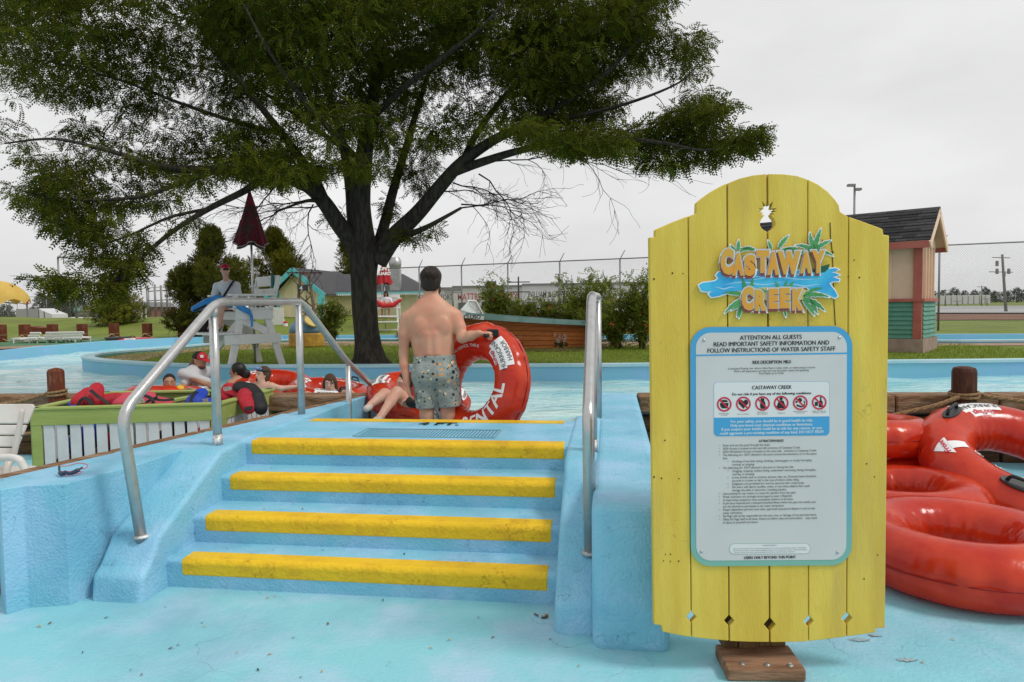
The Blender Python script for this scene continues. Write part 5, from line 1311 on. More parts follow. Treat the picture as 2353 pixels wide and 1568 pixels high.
# lawn grass blades
isg = np.array(offset_poly(isl2, .25)); 
gx_ = ng.uniform(-10, 11, 90000); gy_ = ng.uniform(11, 21, 90000)
ok = in_poly([tuple(p) for p in isg], gx_, gy_) & (gy_ < 19.5 - .28*gx_)
gx_, gy_ = gx_[ok], gy_[ok]; n_ = len(gx_)
a = ng.uniform(0, 6.28, n_); h_ = ng.uniform(.025, .06, n_); w = .006
b0_ = np.stack([gx_ - w*np.cos(a), gy_ - w*np.sin(a), np.full(n_, TOPZ-.09)], 1); b1_ = np.stack([gx_ + w*np.cos(a), gy_ + w*np.sin(a), np.full(n_, TOPZ-.09)], 1)
tp_ = np.stack([gx_ + ng.normal(0, .015, n_), gy_ + ng.normal(0, .015, n_), TOPZ - .09 + h_], 1)
V = np.stack([b0_, b1_, tp_], 1).reshape(-1, 3); me = mesh_np('grass', V, np.arange(n_*3).reshape(-1, 3))
tn = np.repeat(ng.uniform(.6, 1.25, (n_, 1)), 3, 0)*np.array([[1, 1, 1]]); tint_attr(me, np.concatenate([tn, np.ones((n_*3, 1))], 1))
add('grass', me, BLADE, None, kind='stuff', label='short mown grass on the island lawn', cat='grass')

# ================================================================== THINGS ON THE ISLAND AND BEYOND
def frame_pts(C, F):
    F = Vector(F).normalized(); S = Vector((-F.y, F.x, 0))
    return lambda f_, s_, z: Vector((C.x, C.y, 0)) + F*f_ + S*s_ + Vector((0, 0, z))
def board(parent, name, a, b_, w, h, mat, up=(0, 0, 1), bevel=.006):
    return MB().beam(a, b_, w, h, up).build(name, mat, parent, bevel=bevel)
# ---- wooden lifeguard chair
lc_ = at(563, 780, 13.3); LF = Vector((-.72, -.69, 0)).normalized()
K = frame_pts(lc_, LF); GZ = .63
lchair = emp('lifeguard_chair', (lc_.x, lc_.y, GZ), 'weathered white wooden lifeguard chair on the island lawn', 'lifeguard chair')
LS = Vector((-LF.y, LF.x, 0))
for f_ in (-1, 1):
    for s_ in (-1, 1):
        board(lchair, 'leg', K(.50*f_, .52*s_, GZ), K(.22*f_, .44*s_, 1.70), .13, .05, WHITEW, up=LS)
for s_ in (-1, 1):
    board(lchair, 'upper_side_board', K(-.36, .49*s_, 1.62), K(.36, .49*s_, 1.62), .04, .19, WHITEW)
    board(lchair, 'lower_side_board', K(-.48, .54*s_, 1.16), K(.60, .54*s_, 1.16), .04, .18, WHITEW)
    board(lchair, 'arm_rest', K(-.42, .50*s_, 1.99), K(.48, .50*s_, 1.99), .13, .035, WHITEW)
    board(lchair, 'arm_post', K(.36, .50*s_, 1.70), K(.36, .50*s_, 1.98), .10, .04, WHITEW, up=LS)
    board(lchair, 'side_brace', K(-.34, .46*s_, 1.24), K(.30, .46*s_, 1.56), .03, .14, WHITEW)
    board(lchair, 'back_post', K(-.30, .47*s_, 1.66), K(-.52, .47*s_, 2.36), .09, .045, WHITEW, up=LS)
board(lchair, 'front_board', K(.30, -.46, 1.60), K(.30, .46, 1.60), .04, .16, WHITEW)
board(lchair, 'front_brace', K(.38, -.42, .95), K(.28, .42, 1.50), .035, .13, WHITEW)
board(lchair, 'back_brace', K(-.40, -.42, 1.0), K(-.30, .42, 1.5), .035, .13, WHITEW)
for i in range(5): board(lchair, 'seat_slat', K(-.28 + .155*i, -.52, 1.735), K(-.28 + .155*i, .52, 1.735), .14, .035, WHITEW)
for i in range(4): board(lchair, 'foot_board', K(.36 + .15*i, -.58, 1.275), K(.36 + .15*i, .58, 1.275), .14, .035, WHITEW)
for i, (z, h_) in enumerate(((1.86, .14), (2.05, .14), (2.27, .20))): board(lchair, 'back_slat', K(-.30 - .30*(z-1.66), -.52, z), K(-.30 - .30*(z-1.66), .52, z), .03, h_, WHITEW, bevel=.012)
# closed maroon parasol
def closed_parasol(label, base, z0, z1, ztop, r_, mat, trim, pole_r=.022, words=None):
    root = emp('parasol', (base.x, base.y, z0), label, 'parasol')
    MB().tube([(base.x, base.y, z0), (base.x, base.y, ztop)], pole_r, 10).build('pole', pm('aluminium_pole', (.6, .6, .6), .3, metal=.8), root, smooth=True)
    n_ = 48; v = []; lev = 14; rows = []
    for j in range(lev+1):
        t = j/lev; z = ztop - (ztop - z1)*t
        for k in range(n_):
            a = 2*math.pi*k/n_; fold = .72 + .28*abs(math.sin(a*4 + .3*math.sin(t*3)))
            rr = (.02 + (r_ - .02)*t**1.05)*fold*(1 + .04*math.sin(5*t + a))
            zz = z + (.05*math.sin(a*4)*t**6)
            v.append((base.x + rr*math.cos(a), base.y + rr*math.sin(a), zz))
    f = [(j*n_+k, (j+1)*n_+k, (j+1)*n_+(k+1) % n_, j*n_+(k+1) % n_) for j in range(lev) for k in range(n_)]
    MB().raw(v, f).build('canopy', mat, root, smooth=True)
    edge = [Vector(v[lev*n_+k]) for k in range(n_)] + [Vector(v[lev*n_])]
    MB().tube(edge, r_*.02 + .003, 5, cap=False).build('hem_piping', trim, root, smooth=True)
    MB().lathe([(.001, 0), (.03, .01), (.025, .05), (.001, .07)], 10, (base.x, base.y, ztop - .02)).build('finial', BLACKP, root, smooth=True)
    if words:
        for s, z, sz in words:
            t = (ztop - z)/(ztop - z1); rr = (.02 + (r_ - .02)*t)*1.01
            flat_text(s, sz, (base.x, base.y - rr, z), (1, 0, 0), (0, .22, .97), .01).build('lettering', WHITE, root)
    return root
MAR = pm('maroon_canvas', (.14, .006, .020), .8, (.09, .004, .014), 4, bump=.2)
pb = at(580, 640, 13.7); closed_parasol('closed maroon parasol standing behind the wooden lifeguard chair', pb, .63, at(578, 565, 13.7).z, at(590, 440, 13.7).z, .34, MAR, pm('grey_trim', (.4, .38, .38), .6))
# bottle on the chair back
bt = K(-.47, .22, 2.17); MB().lathe([(.034, 0), (.036, .02), (.036, .2), (.033, .215), (.033, .235), (.036, .24), (.036, .27), (.001, .275)], 14, bt + Vector((.06, -.10, -.05)) ).build('water_bottle', pm('teal_bottle', (.02, .12, .16), .3, (.02, .16, .10), 6), None, smooth=True, label='teal water bottle standing against the back of the lifeguard chair', cat='bottle')
bag = K(.55, -.42, 1.29); soft('bag', [cone(bag + Vector((-.12, 0, .08)), bag + Vector((.14, 0, .09)), .10, .09, .03), cone(bag + Vector((0, -.05, .16)), bag + Vector((.05, 0, .22)), .08, .05, .04)], JBLK, None, h=.016, label='black bag lying on the foot board of the lifeguard chair', cat='bag')

# ---- buoy with lattice tower
bz = .63; bq = on(705, 798, .63); bu = emp('buoy', (bq.x, bq.y, bz), 'blue and yellow navigation buoy with a rusty lattice tower numbered 4', 'buoy')
BY = pm('buoy_yellow', (.52, .30, .03), .6, (.36, .19, .04), 5, bump=.3); BB = pm('buoy_blue', (.13, .24, .36), .6, (.30, .36, .40), 4, .5, .7, bump=.3)
GIR = pm('rusty_girder', (.10, .085, .075), .7, (.20, .12, .08), 10)
s_ = .0122
MB().lathe([(.46, 0), (.49, .05), (.49, .36), (.47, .42)], 28, (bq.x, bq.y, bz)).build('yellow_hull', BY, bu, smooth=False)
MB().lathe([(.475, .415), (.46, .55), (.40, .68), (.26, .78), (.10, .82), (.001, .82)], 28, (bq.x, bq.y, bz)).build('blue_hull', BB, bu, smooth=True)
MB().lathe([(.001, 0), (.20, .0), (.20, .05), (.001, .06)], 20, (bq.x + .22, bq.y - .30, bz + .70), Matrix.Rotation(R(38), 3, 'Y') @ Matrix.Rotation(R(20), 3, 'X')).build('hatch', pm('hatch_yellow', (.62, .46, .15), .6), bu)
tow = MB(); Tp = lambda a, z: Vector((bq.x + (.36 - .20*(z-.75)/1.35)*math.cos(a), bq.y + (.36 - .20*(z-.75)/1.35)*math.sin(a), bz + z))
an = [R(45 + 90*k + 12) for k in range(4)]
for k in range(4):
    a, b_ = an[k], an[(k+1) % 4]
    MB().beam(Tp(a, .70), Tp(a, 2.10), .035, .035).build('tower_leg', GIR, bu)
    for z0 in (.75, 1.12, 1.46):
        MB().beam(Tp(a, z0), Tp(b_, z0+.36), .018, .018).build('lattice_bar', GIR, bu); MB().beam(Tp(b_, z0), Tp(a, z0+.36), .018, .018).build('lattice_bar', GIR, bu)
    MB().beam(Tp(a, 2.08), Tp(b_, 2.08), .03, .04).build('top_ring', GIR, bu)
MB().beam((bq.x - .50, bq.y, bz + 2.12), (bq.x + .50, bq.y, bz + 2.10), .04, .035).build('cross_arm', pm('red_girder', (.12, .04, .035), .7), bu)
for s__ in (-1, 1): MB().beam((bq.x + .48*s__, bq.y, bz + 2.10), (bq.x + .16*s__, bq.y, bz + 1.72), .022, .022).build('arm_strut', GIR, bu)
MB().box((bq.x - .15, bq.y - .24, bz + 1.60), (bq.x + .15, bq.y - .22, bz + 1.76)).build('number_plate', pm('dark_plate', (.07, .07, .075), .6), bu)
flat_text('4', .17, (bq.x - .04, bq.y - .245, bz + 1.62), (1, 0, 0), (0, 0, 1), .006).build('number', WHITE, bu)

# ---- wooden boat used as a flower bed
bo = at(1230, 770, 17.0); boat = emp('boat', (bo.x, bo.y, .62), 'brown plank boat with a teal rim used as a planter on the lawn', 'boat')
BW = pm('boat_plank', (.42, .14, .032), .6, (.34, .105, .024), 4, .4, .6, stretch=(.6, 3, 5), bump=.2); BT = pm('teal_rim', (.16, .30, .27), .5, (.22, .36, .36), 3, .4, .6)
xl = at(1020, 760, 16.6); xr_ = at(1388, 770, 17.3)
nS = 14; rows = 6
def hull(t, v_, side):   # t along from left to right, v_ 0 bottom .. 1 gunwale
    p = Vector((xl.x, xl.y, 0)).lerp(Vector((xr_.x, xr_.y, 0)), t)
    w = .85*(math.sin(math.pi*min(1, .12 + .62*t + .18)))**.6
    zt = 1.46 - .25*t + .10*(1-t)**3; z = .60 + (zt - .60)*v_
    return p + Vector((0, (.85 + (-side)*w*(.82 + .18*v_)), 0)) + Vector((0, 0, z))
for side in (1, -1):
    for r_ in range(rows):
        mb = MB(); v = []
        for i in range(nS+1):
            t = i/nS; a = hull(t, r_/rows + .006, side); b_ = hull(t, (r_+1)/rows - .006, side)
            o_ = Vector((0, -side*.022, 0)); v += [a, b_, a + o_*1.3, b_ + o_]
        f = []
        for i in range(nS):
            q = 4*i; f += [(q+2, q+6, q+7, q+3), (q, q+1, q+5, q+4), (q+3, q+7, q+5, q+1), (q, q+4, q+6, q+2)]
        f += [(0, 2, 3, 1), (4*nS, 4*nS+1, 4*nS+3, 4*nS+2)]
        mb.raw(v, f).build('hull_plank', BW, boat, fix=True)
    mb = MB(); pr = [hull(i/nS, 1.0, side) for i in range(nS+1)]
    for a, b_ in zip(pr, pr[1:]): mb.beam(a + Vector((0, -side*.03, .02)), b_ + Vector((0, -side*.03, .02)), .12, .13)
    mb.build('gunwale', BT, boat)
for r_ in range(rows):
    a = hull(1, (r_ + .5)/rows, 1); b_ = hull(1, (r_ + .5)/rows, -1); MB().beam(a, b_, .03, (hull(1, 1, 1).z - .6)/rows - .012).build('transom_plank', BW, boat)
MB().raw([hull(i/nS, .9, 1) for i in range(nS+1)] + [hull(i/nS, .9, -1) for i in range(nS+1)], [(i, i+1, nS+2+i, nS+1+i) for i in range(nS)]).build('soil', MULCH, boat)
# small painted name and windshield
ws = emp('windshield', (0, 0, 0), None, None); ws.parent = boat; ws.location = at(1085, 728, 16.6) - wloc(boat)
W = [at(1062, 730, 16.5), at(1098, 690, 17.0), at(1112, 727, 17.2), at(1068, 718, 16.6)]
MB().raw([at(1058, 712, 16.4), at(1078, 690, 17.0), at(1108, 727, 17.3), at(1058, 727, 16.4)], [(0, 1, 2, 3)]).build('glass_pane', pm('dusty_glass', (.50, .54, .50), .2, transm=.3), ws)
MB().tube([at(1074, 692, 17.0), at(1092, 692, 17.05), at(1112, 728, 17.3)], .035, 6).build('windshield_frame', WHITEW, ws)
MB().tube([at(1074, 692, 17.0), at(1106, 728, 17.3)], .02, 6).build('windshield_frame', STEEL, ws)
MB().beam(at(1052, 727, 16.45), at(1112, 731, 16.6), .04, .09).build('name_board', WHITEW, ws)
flat_text('CLUSO', .13, at(1085, 733, 16.40), (1, 0, 0), (0, .1, 1), .004).build('lettering', BLACKP, ws)
# mulch bed with flowers
mp_ = [on(x, y, .64) for x, y in ((1030, 812), (1220, 808), (1330, 808), (1395, 800), (1395, 790), (1030, 795))]
MB().sheet([(p.x, p.y) for p in mp_], .645).build('mulch_bed', MULCH, kind='structure')
PUR = pm('purple_petal', (.16, .03, .14), .7); WHF = pm('pale_petal', (.65, .55, .48), .7); RED_F = pm('dark_red_petal', (.20, .02, .03), .7)
for k, (x, y, m_, lb) in enumerate(((1165, 800, PUR, 'purple flowers in the mulch by the boat'), (1187, 802, WHF, 'white flower spike beside the purple flowers by the boat'), (1240, 799, PUR, 'violet flowers in the mulch below the middle of the boat'), (1289, 800, WHF, 'cream flower spike in the mulch near the boat stern'), (1127, 800, RED_F, 'dark red flowers in the mulch near the held tube'))):
    p = on(x, y, .65); root = emp('flower_plant', (p.x, p.y, .645), lb, 'flowers'); rg = random.Random(50 + k); sm = MB(); fm = MB(); lm = MB()
    for i in range(9):
        e = p + Vector((rg.uniform(-.14, .14), rg.uniform(-.1, .1), rg.uniform(.18, .38))); sm.tube([(p.x, p.y, .645), e], .004, 4, cap=False)
        for j in range(7):
            o_ = e + Vector((rg.uniform(-.03, .03), rg.uniform(-.03, .03), -.10*j/7)); fm.raw([o_ + Vector((.016, 0, 0)), o_ + Vector((0, -.01, .018)), o_ + Vector((-.016, 0, 0)), o_ + Vector((0, 0, -.018))], [(0, 1, 2, 3)])
        for j in range(6):
            o_ = p + Vector((rg.uniform(-.16, .16), rg.uniform(-.12, .12), rg.uniform(.02, .16))); lm.raw([o_ + Vector((.03, 0, .01)), o_ + Vector((0, -.01, .02)), o_ + Vector((-.03, 0, 0)), o_ + Vector((0, .01, -.015))], [(0, 1, 2, 3)])
    sm.build('stems', TWIG, root, kind='stuff'); fm.build('petals', m_, root, kind='stuff'); lm.build('leaves', pm('bed_leaf', (.05, .08, .02), .7), root, kind='stuff')

# ---- salmon and green hut on the right
hc = on(2114, 813, .62); HY = R(41)
HA = Vector((-math.cos(HY), math.sin(HY), 0)); HB = Vector((math.sin(HY), math.cos(HY), 0))     # along the front, along the gable
HL, HW = 3.6, 1.45; H0, HM, HE = .62, 1.72, 2.94
hut = emp('ride_hut', (hc.x, hc.y, .62), 'small salmon and green hut with a dark shingled gable roof behind the sign', 'hut')
hp = lambda a, b_, z: Vector((hc.x, hc.y, 0)) + HA*a + HB*b_ + Vector((0, 0, z))
PEACH = pm('peach_paint', (.78, .56, .42), .65, (.72, .51, .38), 3); CORAL = pm('coral_trim', (.40, .10, .075), .6, (.45, .13, .10), 4); GRN = pm('sea_green_siding', (.085, .26, .19), .6, (.12, .30, .23), 3)
SHING = [pm('charcoal_shingle_%d' % k, c, .9, tuple(q*.7 for q in c), 20, bump=.5, bscale=60) for k, c in enumerate(((.035, .035, .038), (.022, .022, .024), (.055, .053, .055)))]
CONC = pm('bare_concrete', (.36, .27, .22), .9, (.28, .20, .16), 5, bump=.5)
def wallbox(parent, name, a0, a1, b0_, b1_, z0, z1, mat, bevel=0):
    mb = MB(); v = [hp(a, b_, z) for z in (z0, z1) for a, b_ in ((a0, b0_), (a1, b0_), (a1, b1_), (a0, b1_))]
    mb.raw(v, [(3, 2, 1, 0), (4, 5, 6, 7), (0, 1, 5, 4), (1, 2, 6, 5), (2, 3, 7, 6), (3, 0, 4, 7)]); return mb.build(name, mat, parent, fix=True, bevel=bevel)
wallbox(hut, 'foundation', -.06, HL+.06, -.06, HW+.06, H0 - .1, H0 + .30, CONC)
wallbox(hut, 'wall_core', .03, HL-.03, .03, HW-.03, H0 + .3, HE, PEACH)
nbd = 8
for k in range(nbd):
    z0 = H0 + .31 + (HM - .04 - H0 - .31)*k/nbd; z1 = H0 + .31 + (HM - .04 - H0 - .31)*(k+1)/nbd - .004
    for (p, q, o_) in ((hp(.12, 0, 0), hp(HL, 0, 0), -HB), (hp(0, .10, 0), hp(0, HW, 0), -HA)):
        mb = MB(); ou = o_
        v = [p + ou*.045 + Vector((0, 0, z0)), q + ou*.045 + Vector((0, 0, z0)), q + ou*.012 + Vector((0, 0, z1 + .02)), p + ou*.012 + Vector((0, 0, z1 + .02)), p - ou*.02 + Vector((0, 0, z0)), q - ou*.02 + Vector((0, 0, z0)), q - ou*.02 + Vector((0, 0, z1 + .02)), p - ou*.02 + Vector((0, 0, z1 + .02))]
        mb.raw(v, [(0, 1, 2, 3), (7, 6, 5, 4), (0, 4, 5, 1), (3, 2, 6, 7), (0, 3, 7, 4), (1, 5, 6, 2)]).build('siding_board', GRN, hut, fix=True)
wallbox(hut, 'corner_trim', -.03, .13, -.06, .005, H0 + .30, HE - .02, CORAL, .006)
wallbox(hut, 'belt_trim', -.075, HL, -.08, -.035, HM - .035, HM + .03, CORAL, .004); wallbox(hut, 'belt_trim', -.08, -.035, -.03, HW, HM - .034, HM + .029, CORAL, .004)
for k in range(1, 8): wallbox(hut, 'batten', .12 + k*.44 - .025, .12 + k*.44 + .025, -.022, .03, HM + .03, HE - .06, PEACH)
for k in range(1, 5): wallbox(hut, 'batten', -.022, .03, .10 + k*.30 - .022, .10 + k*.30 + .022, HM + .03, HE + .05, PEACH)
RZ = 3.66; OH = .26; mid = HW/2; ro = .18
roof = emp('roof', (0, 0, 0), None, None); roof.parent = hut; roof.location = (0, 0, RZ - .62)
def slope(side, u, t, lift=0):   # u along, t 0 ridge .. 1 eave
    b_ = mid + side*(mid + OH)*t; z = RZ - (RZ - HE + .03)*t
    return hp(u, b_, z + lift)
mb = MB()
for side in (-1, 1):
    v = [slope(side, -ro, 0), slope(side, HL+.2, 0), slope(side, HL+.2, 1), slope(side, -ro, 1)]; v += [p - Vector((0, 0, .05)) for p in v]
    mb.raw(v, [(0, 1, 2, 3), (7, 6, 5, 4), (0, 4, 5, 1), (1, 5, 6, 2), (2, 6, 7, 3), (3, 7, 4, 0)])
mb.build('roof_deck', PEACH, roof, fix=True)
rs = random.Random(9)
for side in (-1, 1):
    ncs = 11
    for r_ in range(ncs):
        t0 = r_/ncs; t1 = (r_+1.12)/ncs; u = -ro - .02 - rs.random()*.2
        while u < HL + .2:
            l = rs.uniform(.22, .40); a = max(u, -ro - .02); b_ = min(u + l, HL + .22)
            if b_ - a > .05:
                th = .010 + .006*rs.random(); mb = MB(); lf_ = .012 + .006*(r_ % 2)
                v = [slope(side, a, t0, lf_ - .004), slope(side, b_ - .004, t0, lf_ - .004), slope(side, b_ - .004, min(t1, 1.03), lf_ + th), slope(side, a, min(t1, 1.03), lf_ + th)]
                v += [p - Vector((0, 0, .014)) for p in v]
                mb.raw(v, [(0, 1, 2, 3), (7, 6, 5, 4), (0, 4, 5, 1), (1, 5, 6, 2), (2, 6, 7, 3), (3, 7, 4, 0)]).build('shingle', rs.choice(SHING), roof, fix=True)
            u += l
for side in (-1, 1):
    MB().beam(slope(side, -ro - .01, .0, -.09), slope(side, -ro - .01, 1.0, -.09), .03, .15).build('barge_board', PEACH, roof)
    MB().beam(slope(side, -ro, 1.0, -.075), slope(side, HL + .2, 1.0, -.075), .03, .14).build('fascia', CORAL, roof)
mb = MB(); mb.raw([hp(-.012, 0.0, HE - .1), hp(-.012, HW, HE - .1), hp(-.012, mid, RZ - .1)], [(0, 1, 2)]); mb.build('gable_panel', PEACH, hut)

# ---- yellow and turquoise building behind the trunk
BD = 36.0
PALEY = pm('pale_yellow_paint', (.86, .77, .50), .7, (.80, .71, .45), 2); TURQ = pm('turquoise_trim', (.10, .50, .52), .6, (.13, .55, .60), 3); GSH = pm('grey_shingle', (.085, .085, .09), .9, (.06, .06, .065), 6, stretch=(1, 1, 1), wave=('Z', 6.0, 1.5, (.05, .05, .055)), bump=.4)
bld = emp('snack_building', at(790, 765, BD), 'pale yellow building with turquoise gable trim and grey shingled roof behind the big trunk', 'building')
bld.location.z = .4
g = lambda x, y, D: at(x, y, D)
gl, grt = g(640, 765, BD - .5), g(740, 765, BD - 1.0); z0 = .45
ez = g(690, 672, BD).z; az = g(686, 618, BD).z
# gable block
dg_ = Vector((grt.x - gl.x, grt.y - gl.y, 0)); dgn = dg_.normalized(); dgb = Vector((-dgn.y, dgn.x, 0))
gp = lambda u, w, z: Vector((gl.x, gl.y, 0)) + dgn*u + dgb*w + Vector((0, 0, z))
GWd = dg_.length
mb = MB(); mb.raw([gp(0, 0, z0), gp(GWd, 0, z0), gp(GWd, 0, ez), gp(GWd*.47, 0, az - .1), gp(0, 0, ez), gp(0, 5, z0), gp(GWd, 5, z0), gp(GWd, 5, ez), gp(GWd*.47, 5, az - .1), gp(0, 5, ez)], [(0, 1, 2, 3, 4), (9, 8, 7, 6, 5), (1, 6, 7, 2), (0, 4, 9, 5)])
mb.build('gable_wall', PALEY, bld, fix=True)
for k in range(1, 6): MB().box((0, -.03, 0), (.05, 0, 1.0), Matrix.Translation(gp(GWd*k/6, 0, z0)) @ Matrix.Scale(ez - z0 + (.6 if k in (2, 3, 4) else .1), 4, (0, 0, 1))).build('batten', PALEY, bld)
for u in (-.05, GWd - .12): MB().box((0, -.05, 0), (.17, .02, ez - z0), Matrix.Translation(gp(u, 0, z0))).build('corner_board', TURQ, bld)
# gable roof slopes running back, and the long roof to the right
rf = emp('roof', (0, 0, 0), None, None); rf.parent = bld; rf.location = (0, 0, ez - .4)
for sd, u1 in ((-1, -.45), (1, GWd + .45)):
    mb = MB(); a = gp(GWd*.47, -.5, az); b_ = gp(u1, -.5, ez - .12); c = gp(u1, 5, ez - .12); d = gp(GWd*.47, 5, az)
    v = [a, b_, c, d] + [p - Vector((0, 0, .10)) for p in (a, b_, c, d)]
    mb.raw(v, [(0, 1, 2, 3), (7, 6, 5, 4), (0, 4, 5, 1), (1, 5, 6, 2), (2, 6, 7, 3), (3, 7, 4, 0)]).build('roof_slope', GSH, rf, fix=True)
    MB().beam(a + Vector((0, 0, -.13)), b_ + Vector((0, 0, -.13)), .05, .24).build('barge_board', TURQ, rf)
    MB().box((-.35 if sd > 0 else 0, -.04, -.42), (0 if sd > 0 else .35, .02, 0), Matrix.Translation(b_ + Vector((0, .02, -.1)))).build('eave_return', TURQ, rf)
# long wing
wl_, wr2 = g(738, 765, BD), g(968, 765, BD + 1); wy = wl_.y + .4
ze = g(850, 672, BD).z; zr = g(850, 622, BD).z
MB().box((wl_.x, wy, z0), (g(930, 765, BD).x, wy + 5, ze)).build('wall', PALEY, bld)
for k in range(14):
    x = wl_.x + .4*k
    if x < g(928, 765, BD).x: MB().box((x, wy - .03, z0 + .5), (x + .05, wy, ze - .1)).build('batten', PALEY, bld)
MB().box((wl_.x, wy - .06, z0), (g(930, 765, BD).x, wy - .002, z0 + .45)).build('base_board', pm('teal_base', (.10, .22, .20), .7), bld)
rl_, rr2 = wl_.x - 1.6, g(985, 700, BD).x
def hipslope(): 
    v = [Vector((rl_, wy + 2.8, zr)), Vector((g(905, 640, BD).x, wy + 2.8, zr - .05)), Vector((rr2, wy - .6, ze)), Vector((wl_.x - .2, wy - .6, ze)), Vector((rr2, wy + 5, ze)), Vector((rl_, wy + 5, ze))]
    return MB().raw(v, [(0, 3, 2, 1), (1, 2, 4), (0, 1, 4, 5)])
hipslope().build('roof_slope', GSH, rf, fix=False)
MB().beam((wl_.x, wy - .62, ze - .06), (rr2, wy - .62, ze - .06), .05, .12).build('fascia', TURQ, rf)
dt = MB()
for k in range(60):
    x = wl_.x + .1 + k*.1
    if x < rr2 - .05: dt.box((x, wy - .66, ze - .17), (x + .06, wy - .64, ze - .08))
dt.build('dentil_trim', WHITEW, rf, kind='stuff')
# roof ventilator
vp = g(900, 655, BD - 1.0); vent = emp('roof_ventilator', (vp.x, vp.y + 1.2, vp.z - .1), 'silver roof ventilator with a round cap on the shingled roof', 'ventilator')
VS = pm('vent_metal', (.45, .45, .44), .4, (.36, .36, .36), 5, metal=.7)
vb = Vector((vp.x, vp.y + 1.2, 0)); zt_ = g(900, 591, BD).z
MB().box((vb.x - .27, vb.y - .27, vp.z - .3), (vb.x + .27, vb.y + .27, zt_ - .62)).build('stack', VS, vent)
MB().lathe([(.24, 0), (.30, .12), (.33, .28), (.33, .50), (.27, .54), (.27, .60), (.22, .64), (.001, .64)], 24, (vb.x, vb.y, zt_ - .66)).build('cap', VS, vent, smooth=True)
# picket fence, drum and benches beside the building
pf = emp('picket_fence', at(640, 765, 33), 'white picket fence with red patches beside the yellow building', 'fence'); pf.location.z = .5
for k in range(12):
    a = at(612 + k*3.6, 768, 33); MB().box((a.x - .03, a.y, .5), (a.x + .03, a.y + .03, at(620, 704 + k*.4, 33).z)).build('picket', WHITEW, pf)
MB().box((at(610, 768, 33).x, at(610, 768, 33).y + .03, 1.15), (at(654, 768, 33).x, at(610, 768, 33).y + .06, 1.25)).build('fence_rail', WHITEW, pf)
dr = at(657, 768, 32.6); drum = emp('safety_barrel', (dr.x, dr.y, .5), 'small red and white striped barrel beside the picket fence', 'barrel')
for k in range(4): MB().lathe([(.14 - .012*k, .14*k), (.135 - .012*k, .14*(k+1))], 16, (dr.x, dr.y, .5)).build('stripe', (pm('barrel_red', (.45, .03, .03), .5) if k % 2 == 0 else WHITE), drum)
MB().lathe([(.09, .56), (.11, .60), (.07, .66), (.001, .67)], 14, (dr.x, dr.y, .5)).build('top', pm('barrel_red', (.45, .03, .03), .5), drum)

# ---- far lifeguard chair with red parasol
fcp = at(888, 765, 31.0); FK = frame_pts(fcp, (0, -1, 0)); fz = .55
fch = emp('lifeguard_chair', (fcp.x, fcp.y, fz), 'white lifeguard chair with a red seat cushion in front of the yellow building', 'lifeguard chair')
for f_ in (-1, 1):
    for s_ in (-1, 1): MB().beam(FK(.42*f_, .62*s_, fz), FK(.32*f_, .56*s_, 1.95), .07, .07, up=(1, 0, 0)).build('leg', WHITE, fch)
for s_ in (-1, 1):
    MB().beam(FK(-.4, .6*s_, 2.15), FK(.4, .6*s_, 2.15), .10, .05).build('arm_rest', WHITE, fch); MB().beam(FK(.34, .56*s_, 1.6), FK(.34, .56*s_, 2.15), .06, .06, up=(1, 0, 0)).build('arm_post', WHITE, fch)
MB().box((fcp.x - .58, fcp.y - .40, 1.70), (fcp.x + .58, fcp.y + .36, 1.76)).build('seat', WHITE, fch)
MB().box((fcp.x - .5, fcp.y - .38, 1.76), (fcp.x + .5, fcp.y + .30, 1.84)).build('seat_cushion', pm('red_cushion', (.45, .02, .03), .6), fch, bevel=.02)
for k in range(3): MB().box((fcp.x - .58, fcp.y + .36, 1.85 + .17*k), (fcp.x + .58, fcp.y + .40, 1.99 + .17*k)).build('back_slat', WHITE, fch)
MB().box((fcp.x - .62, fcp.y - .85, 1.08), (fcp.x + .62, fcp.y - .40, 1.13)).build('foot_board', WHITE, fch)
for k in range(3): MB().beam(FK(.42, -.62, .75 + .3*k), FK(.42, .62, .75 + .3*k), .04, .06).build('rung', WHITE, fch)
REDC = pm('red_canvas', (.42, .012, .018), .7, (.33, .010, .015), 5)
fpb = at(884, 680, 31.6); closed_parasol('closed red parasol with white letters over the far lifeguard chair', fpb, .55, at(884, 652, 31.6).z, at(882, 597, 31.6).z, .42, REDC, pm('red_trim', (.5, .05, .05), .6), .025, [('LIFE', at(882, 622, 31.6).z, .20), ('GUARD', at(882, 633, 31.6).z, .20)])

